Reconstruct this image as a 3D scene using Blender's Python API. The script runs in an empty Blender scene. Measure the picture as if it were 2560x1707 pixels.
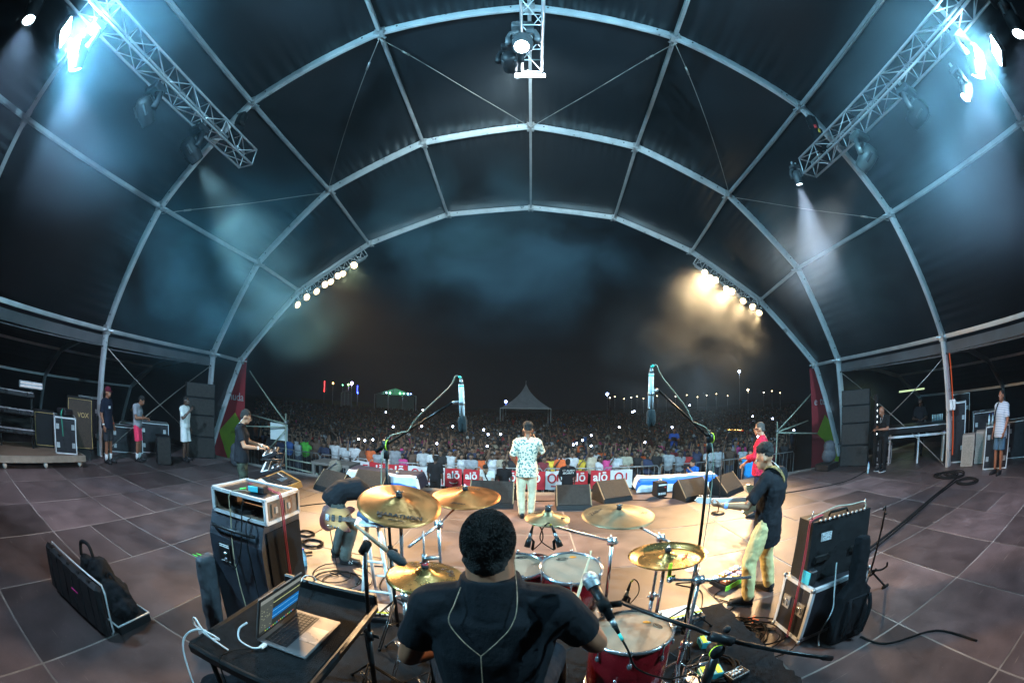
import bpy, bmesh, math, random
from mathutils import Vector, Matrix, Euler, noise
import numpy as np
V = Vector
PI = math.pi
rnd = random.Random(7)
sc = bpy.context.scene
C = sc.collection

# ------------------------------------------------------------------ camera
PITCH, YAW, ROLL = 0.148214, -0.036560, -0.016766
CAM = V((-0.0561, 0.0, 2.1422))
cd = bpy.data.cameras.new('camera')
cam = bpy.data.objects.new('camera', cd); C.objects.link(cam)
cd.type = 'PANO'
cd.panorama_type = 'FISHEYE_EQUISOLID'
cd.sensor_fit = 'HORIZONTAL'
cd.sensor_width = 36.0; cd.sensor_height = 36.0 * 682 / 1024
cd.fisheye_lens = 36.0 * 1033.313 / 2560
cd.fisheye_fov = math.radians(220)
cd.clip_start = 0.02; cd.clip_end = 2000
_r = Matrix.Rotation(-YAW, 3, 'Z') @ Matrix.Rotation(PITCH, 3, 'X')
_rt, _up, _fw = _r @ V((1, 0, 0)), _r @ V((0, 0, 1)), _r @ V((0, 1, 0))
_c, _s = math.cos(ROLL), math.sin(ROLL)
_R, _U = _rt * _c - _up * _s, _rt * _s + _up * _c
cam.matrix_world = Matrix(((_R.x, _U.x, -_fw.x, CAM.x), (_R.y, _U.y, -_fw.y, CAM.y), (_R.z, _U.z, -_fw.z, CAM.z), (0, 0, 0, 1)))
sc.camera = cam

# ------------------------------------------------------------------ night sky, exposure, renderer
w = bpy.data.worlds.new('World'); sc.world = w; w.use_nodes = True
bg = w.node_tree.nodes['Background']
bg.inputs[0].default_value = (0.35, 0.5, 1.0, 1); bg.inputs[1].default_value = 0.0022
sc.view_settings.view_transform = 'Standard'; sc.view_settings.look = 'None'
sc.view_settings.exposure = 0.55; sc.view_settings.gamma = 1.0
cy = sc.cycles
cy.use_denoising = True
cy.denoiser = 'OPENIMAGEDENOISE'
cy.max_bounces = 4; cy.diffuse_bounces = 2; cy.glossy_bounces = 2; cy.transmission_bounces = 4
cy.transparent_max_bounces = 6; cy.volume_bounces = 0
cy.caustics_reflective = False; cy.caustics_refractive = False
cy.sample_clamp_indirect = 3.0; cy.sample_clamp_direct = 0.0
cy.blur_glossy = 0.5
cy.use_adaptive_sampling = True; cy.adaptive_threshold = 0.03; cy.adaptive_min_samples = 16
try: cy.use_light_tree = False
except Exception: pass

# ------------------------------------------------------------------ materials
MATS = {}
def mat(name, col=(.5, .5, .5), rough=.6, metal=0., var=.15, scale=8., bump=0., emit=None, es=0., objcol=False, bscale=None, spec=.5, coat=0., randv=0.):
    """procedural material: base colour broken up by noise, roughness varied, optional bump"""
    if name in MATS: return MATS[name]
    m = bpy.data.materials.new(name); m.use_nodes = True; MATS[name] = m
    nt = m.node_tree; N = nt.nodes; L = nt.links
    p = N['Principled BSDF']
    p.inputs['Metallic'].default_value = metal
    p.inputs['Specular IOR Level'].default_value = spec
    p.inputs['Coat Weight'].default_value = coat
    tc = N.new('ShaderNodeTexCoord'); nz = N.new('ShaderNodeTexNoise')
    nz.inputs['Scale'].default_value = scale; nz.inputs['Detail'].default_value = 5
    L.new(tc.outputs['Object'], nz.inputs['Vector'])
    cr = N.new('ShaderNodeMapRange'); cr.inputs[1].default_value = .3; cr.inputs[2].default_value = .7
    cr.inputs[3].default_value = 1 - var; cr.inputs[4].default_value = 1 + var
    L.new(nz.outputs['Fac'], cr.inputs[0])
    mx = N.new('ShaderNodeMix'); mx.data_type = 'RGBA'; mx.blend_type = 'MULTIPLY'; mx.inputs[0].default_value = 1
    mx.inputs[6].default_value = (*col, 1)
    fac = cr.outputs[0]
    if objcol or randv:
        oi = N.new('ShaderNodeObjectInfo')
        if objcol: L.new(oi.outputs['Color'], mx.inputs[6])
        if randv:
            r2 = N.new('ShaderNodeMapRange'); r2.inputs[3].default_value = 1 - randv; r2.inputs[4].default_value = 1 + randv
            L.new(oi.outputs['Random'], r2.inputs[0])
            mm = N.new('ShaderNodeMath'); mm.operation = 'MULTIPLY'
            L.new(cr.outputs[0], mm.inputs[0]); L.new(r2.outputs[0], mm.inputs[1]); fac = mm.outputs[0]
    L.new(fac, mx.inputs[7]); L.new(mx.outputs[2], p.inputs['Base Color'])
    rr = N.new('ShaderNodeMapRange'); rr.inputs[1].default_value = .3; rr.inputs[2].default_value = .7
    rr.inputs[3].default_value = max(.02, rough - .08); rr.inputs[4].default_value = min(1, rough + .08)
    L.new(nz.outputs['Fac'], rr.inputs[0]); L.new(rr.outputs[0], p.inputs['Roughness'])
    if bump:
        b = N.new('ShaderNodeBump'); b.inputs['Strength'].default_value = bump; b.inputs['Distance'].default_value = .01
        n2 = nz
        if bscale:
            n2 = N.new('ShaderNodeTexNoise'); n2.inputs['Scale'].default_value = bscale; n2.inputs['Detail'].default_value = 4
            L.new(tc.outputs['Object'], n2.inputs['Vector'])
        L.new(n2.outputs['Fac'], b.inputs['Height']); L.new(b.outputs['Normal'], p.inputs['Normal'])
    if emit:
        p.inputs['Emission Color'].default_value = (*emit, 1); p.inputs['Emission Strength'].default_value = es
    return m

ALU = mat('aluminium', (.66, .68, .70), .38, .4, .12, 3, .05)
STEEL = mat('galvanised_steel', (.42, .43, .44), .45, .8, .2, 6)
CHROME = mat('chrome', (.82, .83, .86), .2, .9, .05, 5)
BLACKM = mat('black_powder_coat', (.010, .010, .011), .38, 0., .2, 12, spec=.3)
BLACKP = mat('black_plastic', (.014, .014, .016), .5, 0., .25, 9, .1, bscale=60, spec=.3)
RUBBER = mat('black_rubber', (.008, .008, .008), .75, 0., .2, 20, spec=.15)
TOLEX = mat('black_tolex', (.010, .011, .012), .55, 0., .3, 20, .35, bscale=140, spec=.2)
GRILLE = mat('speaker_grille', (.026, .023, .021), .7, 0., .35, 14, .5, bscale=220, spec=.2)
CARPET = mat('black_carpet', (.012, .012, .013), .95, 0., .4, 25, .6, bscale=180, spec=.1)
PLY = mat('raw_plywood', (.42, .27, .13), .65, 0., .25, 5, .1)
WHITE = mat('white_paint', (.75, .75, .74), .45, 0., .06, 6)
PAPER = mat('white_paper', (.8, .8, .78), .8, 0., .04, 6)
CASEP = mat('case_laminate', (.016, .016, .02), .35, 0., .3, 10, spec=.3)
BLKCLOTH = mat('black_cloth', (.009, .010, .012), .9, 0., .3, 18, .3, bscale=90, spec=.12)
GREENT = mat('green_tape', (.12, .85, .12), .6, 0., .1, 9)
YELT = mat('yellow_tape', (.75, .95, .05), .6, 0., .1, 9)
REDT = mat('red_tape', (.85, .08, .03), .6, 0., .1, 9)
PINKT = mat('pink_tape', (.95, .05, .35), .6, 0., .1, 9)
TEAL = mat('teal_plastic', (.03, .32, .36), .45, 0., .15, 9)

def emis(name, col, strength):
    if name in MATS: return MATS[name]
    m = bpy.data.materials.new(name); m.use_nodes = True; MATS[name] = m
    nt = m.node_tree; nt.nodes.remove(nt.nodes['Principled BSDF'])
    e = nt.nodes.new('ShaderNodeEmission'); e.inputs[0].default_value = (*col, 1); e.inputs[1].default_value = strength
    nt.links.new(e.outputs[0], nt.nodes['Material Output'].inputs[0]); m.cycles.emission_sampling = 'NONE'; return m

# ------------------------------------------------------------------ mesh builder
def frame(a, b):
    """matrix whose Z runs from a to b, origin at a"""
    a, b = V(a), V(b); z = (b - a).normalized()
    q = z.to_track_quat('Z', 'Y')
    return Matrix.Translation(a) @ q.to_matrix().to_4x4(), (b - a).length
class MB:
    def __init__(s): s.v = []; s.f = []; s.m = []; s.mi = 0
    def add(s, vs, fs, M=None):
        o = len(s.v)
        s.v += [tuple(M @ V(p)) for p in vs] if M is not None else [tuple(p) for p in vs]
        s.f += [tuple(i + o for i in f) for f in fs]; s.m += [s.mi] * len(fs); return s
    def box(s, c, d, M=None, rz=0., bev=0.):
        x, y, z = d[0] / 2, d[1] / 2, d[2] / 2
        T = Matrix.Translation(V(c)) @ Matrix.Rotation(rz, 4, 'Z')
        if M is not None: T = M @ T
        if bev:
            b = min(bev, x * .9, y * .9, z * .9); vs = []
            for sx in (-1, 1):
                for sy in (-1, 1):
                    for sz in (-1, 1):
                        vs += [(sx * x, sy * (y - b), sz * (z - b)), (sx * (x - b), sy * y, sz * (z - b)), (sx * (x - b), sy * (y - b), sz * z)]
            bm = bmesh.new(); bv = [bm.verts.new(p) for p in vs]
            bmesh.ops.convex_hull(bm, input=bv); bm.verts.index_update()
            bmesh.ops.dissolve_limit(bm, angle_limit=.01, verts=bm.verts[:], edges=bm.edges[:]); bm.verts.index_update()
            r = s.add([v.co.copy() for v in bm.verts], [[v.index for v in f.verts] for f in bm.faces], T); bm.free(); return r
        vs = [(i * x, j * y, k * z) for k in (-1, 1) for j in (-1, 1) for i in (-1, 1)]
        return s.add(vs, [(0, 2, 3, 1), (4, 5, 7, 6), (0, 1, 5, 4), (1, 3, 7, 5), (3, 2, 6, 7), (2, 0, 4, 6)], T)
    def beam(s, a, b, wx, wz, up=(0, 0, 1)):
        """rectangular bar from a to b, wx across, wz along up"""
        a, b = V(a), V(b); d = (b - a); L = d.length; d.normalize()
        x = d.cross(V(up)); x = x.normalized() if x.length > 1e-6 else V((1, 0, 0)); z = x.cross(d)
        M = Matrix(((x.x, d.x, z.x, (a.x + b.x) / 2), (x.y, d.y, z.y, (a.y + b.y) / 2), (x.z, d.z, z.z, (a.z + b.z) / 2), (0, 0, 0, 1)))
        return s.box((0, 0, 0), (wx, L, wz), M)
    def cyl(s, a, b, r, r2=None, n=10, caps=True):
        M, L = frame(a, b); r2 = r if r2 is None else r2
        vs = [(r * math.cos(2 * PI * i / n), r * math.sin(2 * PI * i / n), 0) for i in range(n)] + [(r2 * math.cos(2 * PI * i / n), r2 * math.sin(2 * PI * i / n), L) for i in range(n)]
        fs = [(i, (i + 1) % n, n + (i + 1) % n, n + i) for i in range(n)]
        if caps: fs += [tuple(range(n - 1, -1, -1)), tuple(range(n, 2 * n))]
        return s.add(vs, fs, M)
    def tube(s, pts, r, n=6, smooth=0, closed=False):
        pts = [V(p) for p in pts]
        if smooth: pts = spline(pts, smooth, closed)
        rs = r if isinstance(r, (list, tuple)) else [r] * len(pts)
        if len(rs) != len(pts): rs = [rs[min(int(i * len(rs) / len(pts)), len(rs) - 1)] for i in range(len(pts))]
        vs = []; N = len(pts); px = None
        for i, p in enumerate(pts):
            d = (pts[(i + 1) % N] - pts[i - 1]) if closed else (pts[min(i + 1, N - 1)] - pts[max(i - 1, 0)])
            if d.length < 1e-9: d = V((0, 0, 1))
            d.normalize()
            if px is None: px = d.orthogonal().normalized()
            px = (px - d * px.dot(d)); px = px.normalized() if px.length > 1e-6 else d.orthogonal().normalized()
            y = d.cross(px)
            vs += [p + (px * math.cos(2 * PI * k / n) + y * math.sin(2 * PI * k / n)) * rs[i] for k in range(n)]
        fs = []
        for i in range(N if closed else N - 1):
            j = (i + 1) % N
            fs += [(i * n + k, i * n + (k + 1) % n, j * n + (k + 1) % n, j * n + k) for k in range(n)]
        if not closed: fs += [tuple(range(n - 1, -1, -1)), tuple(range((N - 1) * n, N * n))]
        return s.add(vs, fs)
    def lathe(s, prof, n=24, M=None, close=False):
        vs = []; fs = []; K = len(prof)
        for r, z in prof: vs += [(r * math.cos(2 * PI * i / n), r * math.sin(2 * PI * i / n), z) for i in range(n)]
        for k in range(K - 1):
            fs += [(k * n + i, k * n + (i + 1) % n, (k + 1) * n + (i + 1) % n, (k + 1) * n + i) for i in range(n)]
        if close: fs += [tuple(range(n - 1, -1, -1)), tuple(range((K - 1) * n, K * n))]
        return s.add(vs, fs, M)
    def sph(s, c, r, n=12, m=8, M=None):
        rx, ry, rz = r if isinstance(r, (tuple, list)) else (r, r, r)
        vs = [(0, 0, -rz)]; fs = []
        for j in range(1, m):
            a = -PI / 2 + PI * j / m
            vs += [(rx * math.cos(a) * math.cos(2 * PI * i / n), ry * math.cos(a) * math.sin(2 * PI * i / n), rz * math.sin(a)) for i in range(n)]
        vs.append((0, 0, rz)); t = len(vs) - 1
        fs += [(0, 1 + (i + 1) % n, 1 + i) for i in range(n)]
        for j in range(m - 2): fs += [(1 + j * n + i, 1 + j * n + (i + 1) % n, 1 + (j + 1) * n + (i + 1) % n, 1 + (j + 1) * n + i) for i in range(n)]
        fs += [(t, 1 + (m - 2) * n + i, 1 + (m - 2) * n + (i + 1) % n) for i in range(n)]
        T = Matrix.Translation(V(c)); T = M @ T if M is not None else T
        return s.add(vs, fs, T)
    def prism(s, poly, h0, h1, M=None):
        """polygon in XY extruded along Z"""
        n = len(poly); vs = [(x, y, h0) for x, y in poly] + [(x, y, h1) for x, y in poly]
        return s.add(vs, [tuple(range(n - 1, -1, -1)), tuple(range(n, 2 * n))] + [(i, (i + 1) % n, n + (i + 1) % n, n + i) for i in range(n)], M)
    def grid(s, fn, nu, nv):
        vs = [fn(i / nu, j / nv) for j in range(nv + 1) for i in range(nu + 1)]
        return s.add(vs, [(j * (nu + 1) + i, j * (nu + 1) + i + 1, (j + 1) * (nu + 1) + i + 1, (j + 1) * (nu + 1) + i) for j in range(nv) for i in range(nu)])
    def mesh(s, name, mats, smooth=False):
        me = bpy.data.meshes.new(name); me.from_pydata(s.v, [], s.f)
        for m in (mats if isinstance(mats, (list, tuple)) else [mats]): me.materials.append(m)
        if any(s.m): me.polygons.foreach_set('material_index', s.m)
        if smooth: me.shade_smooth(); 
        me.update(); return me
def spline(pts, k, closed=False):
    out = []; N = len(pts)
    for i in range(N if closed else N - 1):
        p0 = pts[i - 1] if (closed or i > 0) else pts[0]; p1 = pts[i]; p2 = pts[(i + 1) % N]; p3 = pts[(i + 2) % N] if (closed or i + 2 < N) else pts[-1]
        for j in range(k):
            t = j / k
            out.append(.5 * ((2 * p1) + (p2 - p0) * t + (2 * p0 - 5 * p1 + 4 * p2 - p3) * t * t + (3 * p1 - p0 - 3 * p2 + p3) * t ** 3))
    if not closed: out.append(pts[-1].copy())
    return out

def tag(o, label=None, cat=None, group=None, kind=None):
    if label: o['label'] = label
    if cat: o['category'] = cat
    if group: o['group'] = group
    if kind: o['kind'] = kind
    return o
def obj(name, me, parent=None, loc=None, M=None):
    o = bpy.data.objects.new(name, me); C.objects.link(o)
    if parent is not None: o.parent = parent
    if M is not None: o.matrix_basis = M
    elif loc is not None: o.location = loc
    return o
def thing(name, label, cat, loc=(0, 0, 0), rz=0., group=None, M=None):
    o = bpy.data.objects.new(name, None); C.objects.link(o); o.empty_display_size = .1
    o.matrix_world = M if M is not None else Matrix.Translation(V(loc)) @ Matrix.Rotation(rz, 4, 'Z')
    return tag(o, label, cat, group)
def part(root, name, mb, m, smooth=False, world=False, label=None):
    """one part under root; with world=True the builder holds world coordinates"""
    if world:
        I = absm(root).inverted(); mb.v = [tuple(I @ V(p)) for p in mb.v]
    o = obj(name, mb.mesh(name, m, smooth), root)
    if label: o['label'] = label
    return o
def absm(o): return (absm(o.parent) @ o.matrix_basis) if o.parent else o.matrix_basis.copy()
def single(name, mb, m, label, cat, group=None, smooth=False, base=None):
    """a thing that is one mesh; geometry given in world coordinates, origin put at its base"""
    xs = list(zip(*mb.v)); b = V(base) if base else V(((min(xs[0]) + max(xs[0])) / 2, (min(xs[1]) + max(xs[1])) / 2, min(xs[2])))
    mb.v = [tuple(V(p) - b) for p in mb.v]
    return tag(obj(name, mb.mesh(name, m, smooth), None, b), label, cat, group)
def copytree(o, parent=None, M=None, loc=None, rz=None):
    c = o.copy(); C.objects.link(c)
    c.parent = parent
    if M is not None: c.matrix_world = M
    elif loc is not None: c.matrix_world = Matrix.Translation(V(loc)) @ Matrix.Rotation(rz or 0, 4, 'Z')
    for ch in o.children: copytree(ch, c)
    return c
def struct(name, mb, m, smooth=False): return tag(obj(name, mb.mesh(name, m, smooth)), kind='structure')
def spot(name, loc, target, power, col, ang, blend=.4, size=.06, parent=None):
    l = bpy.data.lights.new(name, 'SPOT'); l.energy = power; l.color = col; l.spot_size = math.radians(ang); l.spot_blend = blend; l.shadow_soft_size = size
    o = bpy.data.objects.new(name, l); C.objects.link(o)
    d = (V(target) - V(loc))
    M = Matrix.Translation(V(loc)) @ d.to_track_quat('-Z', 'Y').to_matrix().to_4x4()
    if parent is not None: o.parent = parent; o.matrix_basis = absm(parent).inverted() @ M
    else: o.matrix_world = M
    return o
# ================================================================== THE SETTING
GZ = -1.45            # level of the field the crowd stands on
STAGE_Y = 9.72        # front edge of the stage
def wood_panel_mat():
    m = mat('stage_panel', (.074, .053, .052), .5, 0., .3, 2.2, .12, bscale=55, randv=.48, spec=.35)
    nt = m.node_tree; N = nt.nodes; L = nt.links; p = N['Principled BSDF']
    tc = [n for n in N if n.type == 'TEX_COORD'][0]
    ad = N.new('ShaderNodeNewGeometry')
    # pale scratches and scuffs
    mp = N.new('ShaderNodeMapping'); mp.inputs['Rotation'].default_value = (0, 0, .6); mp.inputs['Scale'].default_value = (1, 7, 1)
    L.new(ad.outputs['Position'], mp.inputs[0])
    n1 = N.new('ShaderNodeTexNoise'); n1.inputs['Scale'].default_value = 2.4; n1.inputs['Detail'].default_value = 9; n1.inputs['Roughness'].default_value = .75
    L.new(mp.outputs[0], n1.inputs['Vector'])
    n2 = N.new('ShaderNodeTexNoise'); n2.inputs['Scale'].default_value = 34; n2.inputs['Detail'].default_value = 3
    L.new(ad.outputs['Position'], n2.inputs['Vector'])
    r1 = N.new('ShaderNodeMapRange'); r1.inputs[1].default_value = .64; r1.inputs[2].default_value = .75; r1.inputs[4].default_value = .45
    L.new(n1.outputs['Fac'], r1.inputs[0])
    r2 = N.new('ShaderNodeMapRange'); r2.inputs[1].default_value = .70; r2.inputs[2].default_value = .76; r2.inputs[4].default_value = .4
    L.new(n2.outputs['Fac'], r2.inputs[0])
    mxm = N.new('ShaderNodeMath'); mxm.operation = 'MAXIMUM'; L.new(r1.outputs[0], mxm.inputs[0]); L.new(r2.outputs[0], mxm.inputs[1])
    mp2 = N.new('ShaderNodeMapping'); mp2.inputs['Rotation'].default_value = (0, 0, -.9); mp2.inputs['Scale'].default_value = (1.3, 26, 1); L.new(ad.outputs['Position'], mp2.inputs[0])
    n3 = N.new('ShaderNodeTexNoise'); n3.inputs['Scale'].default_value = 1.5; n3.inputs['Detail'].default_value = 6; L.new(mp2.outputs[0], n3.inputs['Vector'])
    r3 = N.new('ShaderNodeMapRange'); r3.inputs[1].default_value = .68; r3.inputs[2].default_value = .74; r3.inputs[4].default_value = .55; L.new(n3.outputs['Fac'], r3.inputs[0])
    mx3 = N.new('ShaderNodeMath'); mx3.operation = 'MAXIMUM'; L.new(mxm.outputs[0], mx3.inputs[0]); L.new(r3.outputs[0], mx3.inputs[1]); mxm = mx3
    n4 = N.new('ShaderNodeTexNoise'); n4.inputs['Scale'].default_value = .9; n4.inputs['Detail'].default_value = 7; n4.inputs['Roughness'].default_value = .7; L.new(ad.outputs['Position'], n4.inputs['Vector'])
    r4 = N.new('ShaderNodeMapRange'); r4.inputs[1].default_value = .38; r4.inputs[2].default_value = .62; r4.inputs[3].default_value = .78; r4.inputs[4].default_value = 1.1; L.new(n4.outputs['Fac'], r4.inputs[0])
    st = N.new('ShaderNodeMix'); st.data_type = 'RGBA'; st.blend_type = 'MULTIPLY'; st.inputs[0].default_value = 1; L.new(p.inputs['Base Color'].links[0].from_socket, st.inputs[6]); L.new(r4.outputs[0], st.inputs[7])
    old = st.outputs[2]
    mx = N.new('ShaderNodeMix'); mx.data_type = 'RGBA'; mx.inputs[7].default_value = (.30, .24, .20, 1)
    L.new(mxm.outputs[0], mx.inputs[0]); L.new(old, mx.inputs[6]); L.new(mx.outputs[2], p.inputs['Base Color'])
    return m
PANEL = wood_panel_mat()
JOINT = mat('joint_dust', (.17, .15, .135), .9, 0., .85, 1.1)

# field
GROUND = mat('trampled_field', (.028, .022, .017), .95, 0., .4, .6, .3)
mb = MB(); mb.box((0, 110, GZ - .5), (400, 280, 1)); struct('ground', mb, GROUND)
# stage: base slab with pale dusty joints, one deck panel per cell
GX, GYS, X0, Y0 = 1.2857, 1.4963, 3.2633, 1.9095
mb = MB(); mb.box((0, 2.36, -.0485), (37, 14.71, .096)); stage = struct('stage_floor', mb, JOINT)
pm = MB(); pm.box((0, 0, -.012), (GX - .022, GYS - .022, .03), bev=.003); pme = pm.mesh('deck_panel', PANEL)
pm2 = MB(); pm2.box((0, 0, -.012), (GX - .022, GYS / 2 - .016, .03), bev=.003); pme2 = pm2.mesh('deck_panel_half', PANEL)
for i in range(-14, 12):
    for j in range(-5, 6):
        x = X0 + (i + .5) * GX; y = Y0 + (j + .5) * GYS
        if y + GYS / 2 > STAGE_Y + .02: continue
        if rnd.random() < .16 and abs(x) < 10:
            for k in (-1, 1):
                o = obj('deck_panel', pme2, stage, (x, y + k * GYS / 4, rnd.uniform(-.0025, .0025)))
        else:
            o = obj('deck_panel', pme, stage, (x, y, rnd.uniform(-.0025, .0025))); o.rotation_euler.z = rnd.choice((0, PI))
mb = MB(); mb.box((0, STAGE_Y - .06, GZ / 2 - .05), (37, .1, -GZ - .1)); struct('stage_skirt', mb, BLKCLOTH)
# drum riser
RZ = .40
t = thing('drum_riser', 'low black carpeted drum riser under the kit', 'riser', (0, 1.0, 0))
mb = MB(); mb.box((.03, 1.35, .185), (3.1, 3.0, .37), bev=.01); part(t, 'deck', mb, BLACKM, world=True)
mb = MB()
edge = []
for k in range(60):
    a = k / 60
    edge.append((-1.55 + rnd.uniform(-.012, .012) + .0 * a, -.15 + 3.02 * a))
for k in range(60): edge.append((-1.55 + 3.13 * k / 60, 2.87 + rnd.uniform(-.012, .012)))
for k in range(60): edge.append((1.58 + rnd.uniform(-.025, .02) + .05 * (1 - k / 60), 2.87 - 3.02 * k / 60))
for k in range(60): edge.append((1.58 - 3.13 * k / 60, -.15))
mb.prism(edge, .371, RZ); part(t, 'carpet', mb, CARPET, world=True)

# ------------------------------------------------------------------ tent
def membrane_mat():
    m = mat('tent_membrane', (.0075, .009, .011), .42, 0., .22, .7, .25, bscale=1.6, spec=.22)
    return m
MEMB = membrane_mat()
RIB = mat('rib_aluminium', (.62, .66, .68), .34, .55, .14, 2.5, .04)
PURL = mat('purlin_aluminium', (.45, .46, .47), .45, .6, .15, 3)
CABLE = mat('steel_cable', (.36, .33, .30), .5, .7, .2, 5)
NA = {0: (.07, 16.35, 10.52), 1: (3.63, 15.71, 9.85), 2: (6.67, 14.88, 8.16), 3: (8.86, 13.4, 5.83), 4: (10.39, 11.96, 3.21), -1: (-3.46, 15.71, 9.91), -2: (-6.54, 14.88, 8.36), -3: (-8.72, 13.4, 6.01), -4: (-10.24, 11.96, 3.12)}
NB = {0: (.03, 10.47, 10.53), 1: (3.35, 10.47, 9.9), 2: (6.33, 10.47, 8.49), 3: (8.73, 10.47, 6.2), 4: (10.25, 10.47, 3.23), -1: (-3.35, 10.47, 10.0), -2: (-6.35, 10.47, 8.52), -3: (-8.74, 10.47, 6.19), -4: (-10.36, 10.47, 3.19)}
NC = {0: (0, 5.63, 10.52), 1: (3.24, 5.63, 9.86), 2: (6.21, 5.63, 8.46), 3: (8.45, 5.63, 6.08), 4: (10.15, 5.63, 3.22), -1: (-3.37, 5.63, 10.0), -2: (-6.38, 5.63, 8.5), -3: (-8.67, 5.63, 6.12), -4: (-10.29, 5.63, 3.16)}
ND = {k: (x, .67, z) for k, (x, y, z) in NC.items()}; ND[-3] = (-8.72, .67, 6.12)
NE = {k: (x, -4.3, z) for k, (x, y, z) in NC.items()}
ARCH = [NA, NB, NC, ND, NE]
BASE = [((-10.55, 10.7, 0), (10.6, 10.7, 0)), ((-10.42, 10.4, 0), (10.5, 10.4, 0)), ((-10.38, 5.55, 0), (10.5, 5.6, 0)), ((-10.4, .67, 0), (10.5, .67, 0)), ((-10.4, -4.3, 0), (10.5, -4.3, 0))]
tent = thing('stage_tent', 'large dark arched stage tent with pale aluminium ribs', 'tent', (0, 5.6, 0))
ctr = V((0, 0, 2.2))
for ai, N in enumerate(ARCH):
    pts = [V(BASE[ai][0])] + [V(N[k]) for k in range(-4, 5)] + [V(BASE[ai][1])]
    mb = MB(); jb = MB()
    for a, b in zip(pts[:-1], pts[1:]):
        d = (b - a).normalized(); m = (a + b) / 2
        inw = V((m.x, 0, m.z - 2.2)).normalized(); 
        if m.z < 3: inw = V((1 if m.x > 0 else -1, 0, 0))
        mb.beam(a, b, .11, .18, inw)                                  # box profile
        off = inw * -.102
        mb.beam(a + off, b + off, .05, .028, inw)                     # keder rail along the inner edge
        off = inw * -.03
        for sg in (-1, 1):
            y = V((0, sg * .0565, 0)); mb.beam(a + off + y, b + off + y, .012, .03, inw)
        for q in (a + d * .42, b - d * .42):                          # bolt holes
            jb.cyl(q + V((0, -.0555, 0)), q + V((0, -.075, 0)), .022, n=8)
    rib = part(tent, 'arch_rib', mb, RIB, world=True)
    tag(part(rib, 'rib_bolts', jb, BLACKM, world=True), kind='stuff')
    for k in range(-4, 5):
        p = V(N[k]); inw = V((p.x, 0, p.z - 2.2)).normalized()
        gb = MB(); gb.box(p, (.24, .16, .24)); gb.beam(p - inw * .11 + V((-.09, -.14, 0)), p - inw * .11 + V((.09, .14, 0)), .05, .035); gb.beam(p - inw * .11 + V((.09, -.14, 0)), p - inw * .11 + V((-.09, .14, 0)), .05, .035)
        part(rib, 'joint_bracket', gb, PURL, world=True)
for ai in range(4):
    for k in range(-4, 5):
        a, b = V(ARCH[ai][k]), V(ARCH[ai + 1][k]); mb = MB()
        mb.beam(a, b, .085, .085); mb.beam(a - V((0, 0, .05)), b - V((0, 0, .05)), .03, .02)
        part(tent, 'purlin', mb, PURL, world=True)
# membrane between ribs: one panel per field, sagging a little and puckered along the ribs
for ai in range(4):
    for k in range(-4, 4):
        a0, a1, b0, b1 = V(ARCH[ai][k]), V(ARCH[ai][k + 1]), V(ARCH[ai + 1][k]), V(ARCH[ai + 1][k + 1])
        m = (a0 + a1 + b0 + b1) / 4; out = V((m.x, 0, m.z - 2.2)).normalized()
        def fn(u, v, a0=a0, a1=a1, b0=b0, b1=b1, out=out, k=k, ai=ai):
            p = a0.lerp(a1, u).lerp(b0.lerp(b1, u), v)
            sag = -.16 * math.sin(PI * v) * math.sin(PI * u) ** .5
            e = math.exp(-v * 9) if ai != 0 else math.exp(-(1 - v) * 9)
            rip = .035 * e * math.sin(u * 74 + 6 * noise.noise(V((u * 4, k, ai))))
            return p + out * (.115 + sag + rip)
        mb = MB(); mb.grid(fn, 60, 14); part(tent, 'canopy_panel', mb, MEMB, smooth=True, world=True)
# triangular front walls between the raked front arch and the arch behind it
for sgn in (-1, 1):
    a4, b4, ba, bb = V(NA[4 * sgn]), V(NB[4 * sgn]), V(BASE[0][0 if sgn < 0 else 1]), V(BASE[1][0 if sgn < 0 else 1])
    def fn(u, v): return a4.lerp(ba, v).lerp(b4.lerp(bb, v), u) + V((sgn * (.07 + .02 * math.sin(v * 23 + u * 9)), 0, 0))
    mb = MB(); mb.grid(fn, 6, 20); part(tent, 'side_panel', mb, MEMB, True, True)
# diagonal wind-bracing cables
for a, b in ((NC[-1], NB[0]), (NC[1], NB[0]), (NC[-1], NB[-2]), (NC[1], NB[2]), (NC[-3], NB[-2]), (NC[3], NB[2])):
    mb = MB(); a, b = V(a) + V((0, .1, -.14)), V(b) + V((0, -.1, -.14))
    mid = (a + b) / 2 + V((0, 0, -.12)); mb.tube([a, mid, b], .011, 5, 8)
    q = a.lerp(b, .12); q2 = a.lerp(b, .16); mb.cyl(q + V((0, 0, -.04)), q2 + V((0, 0, -.05)), .026, n=6)
    part(tent, 'brace_cable', mb, CABLE, True, True)
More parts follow.
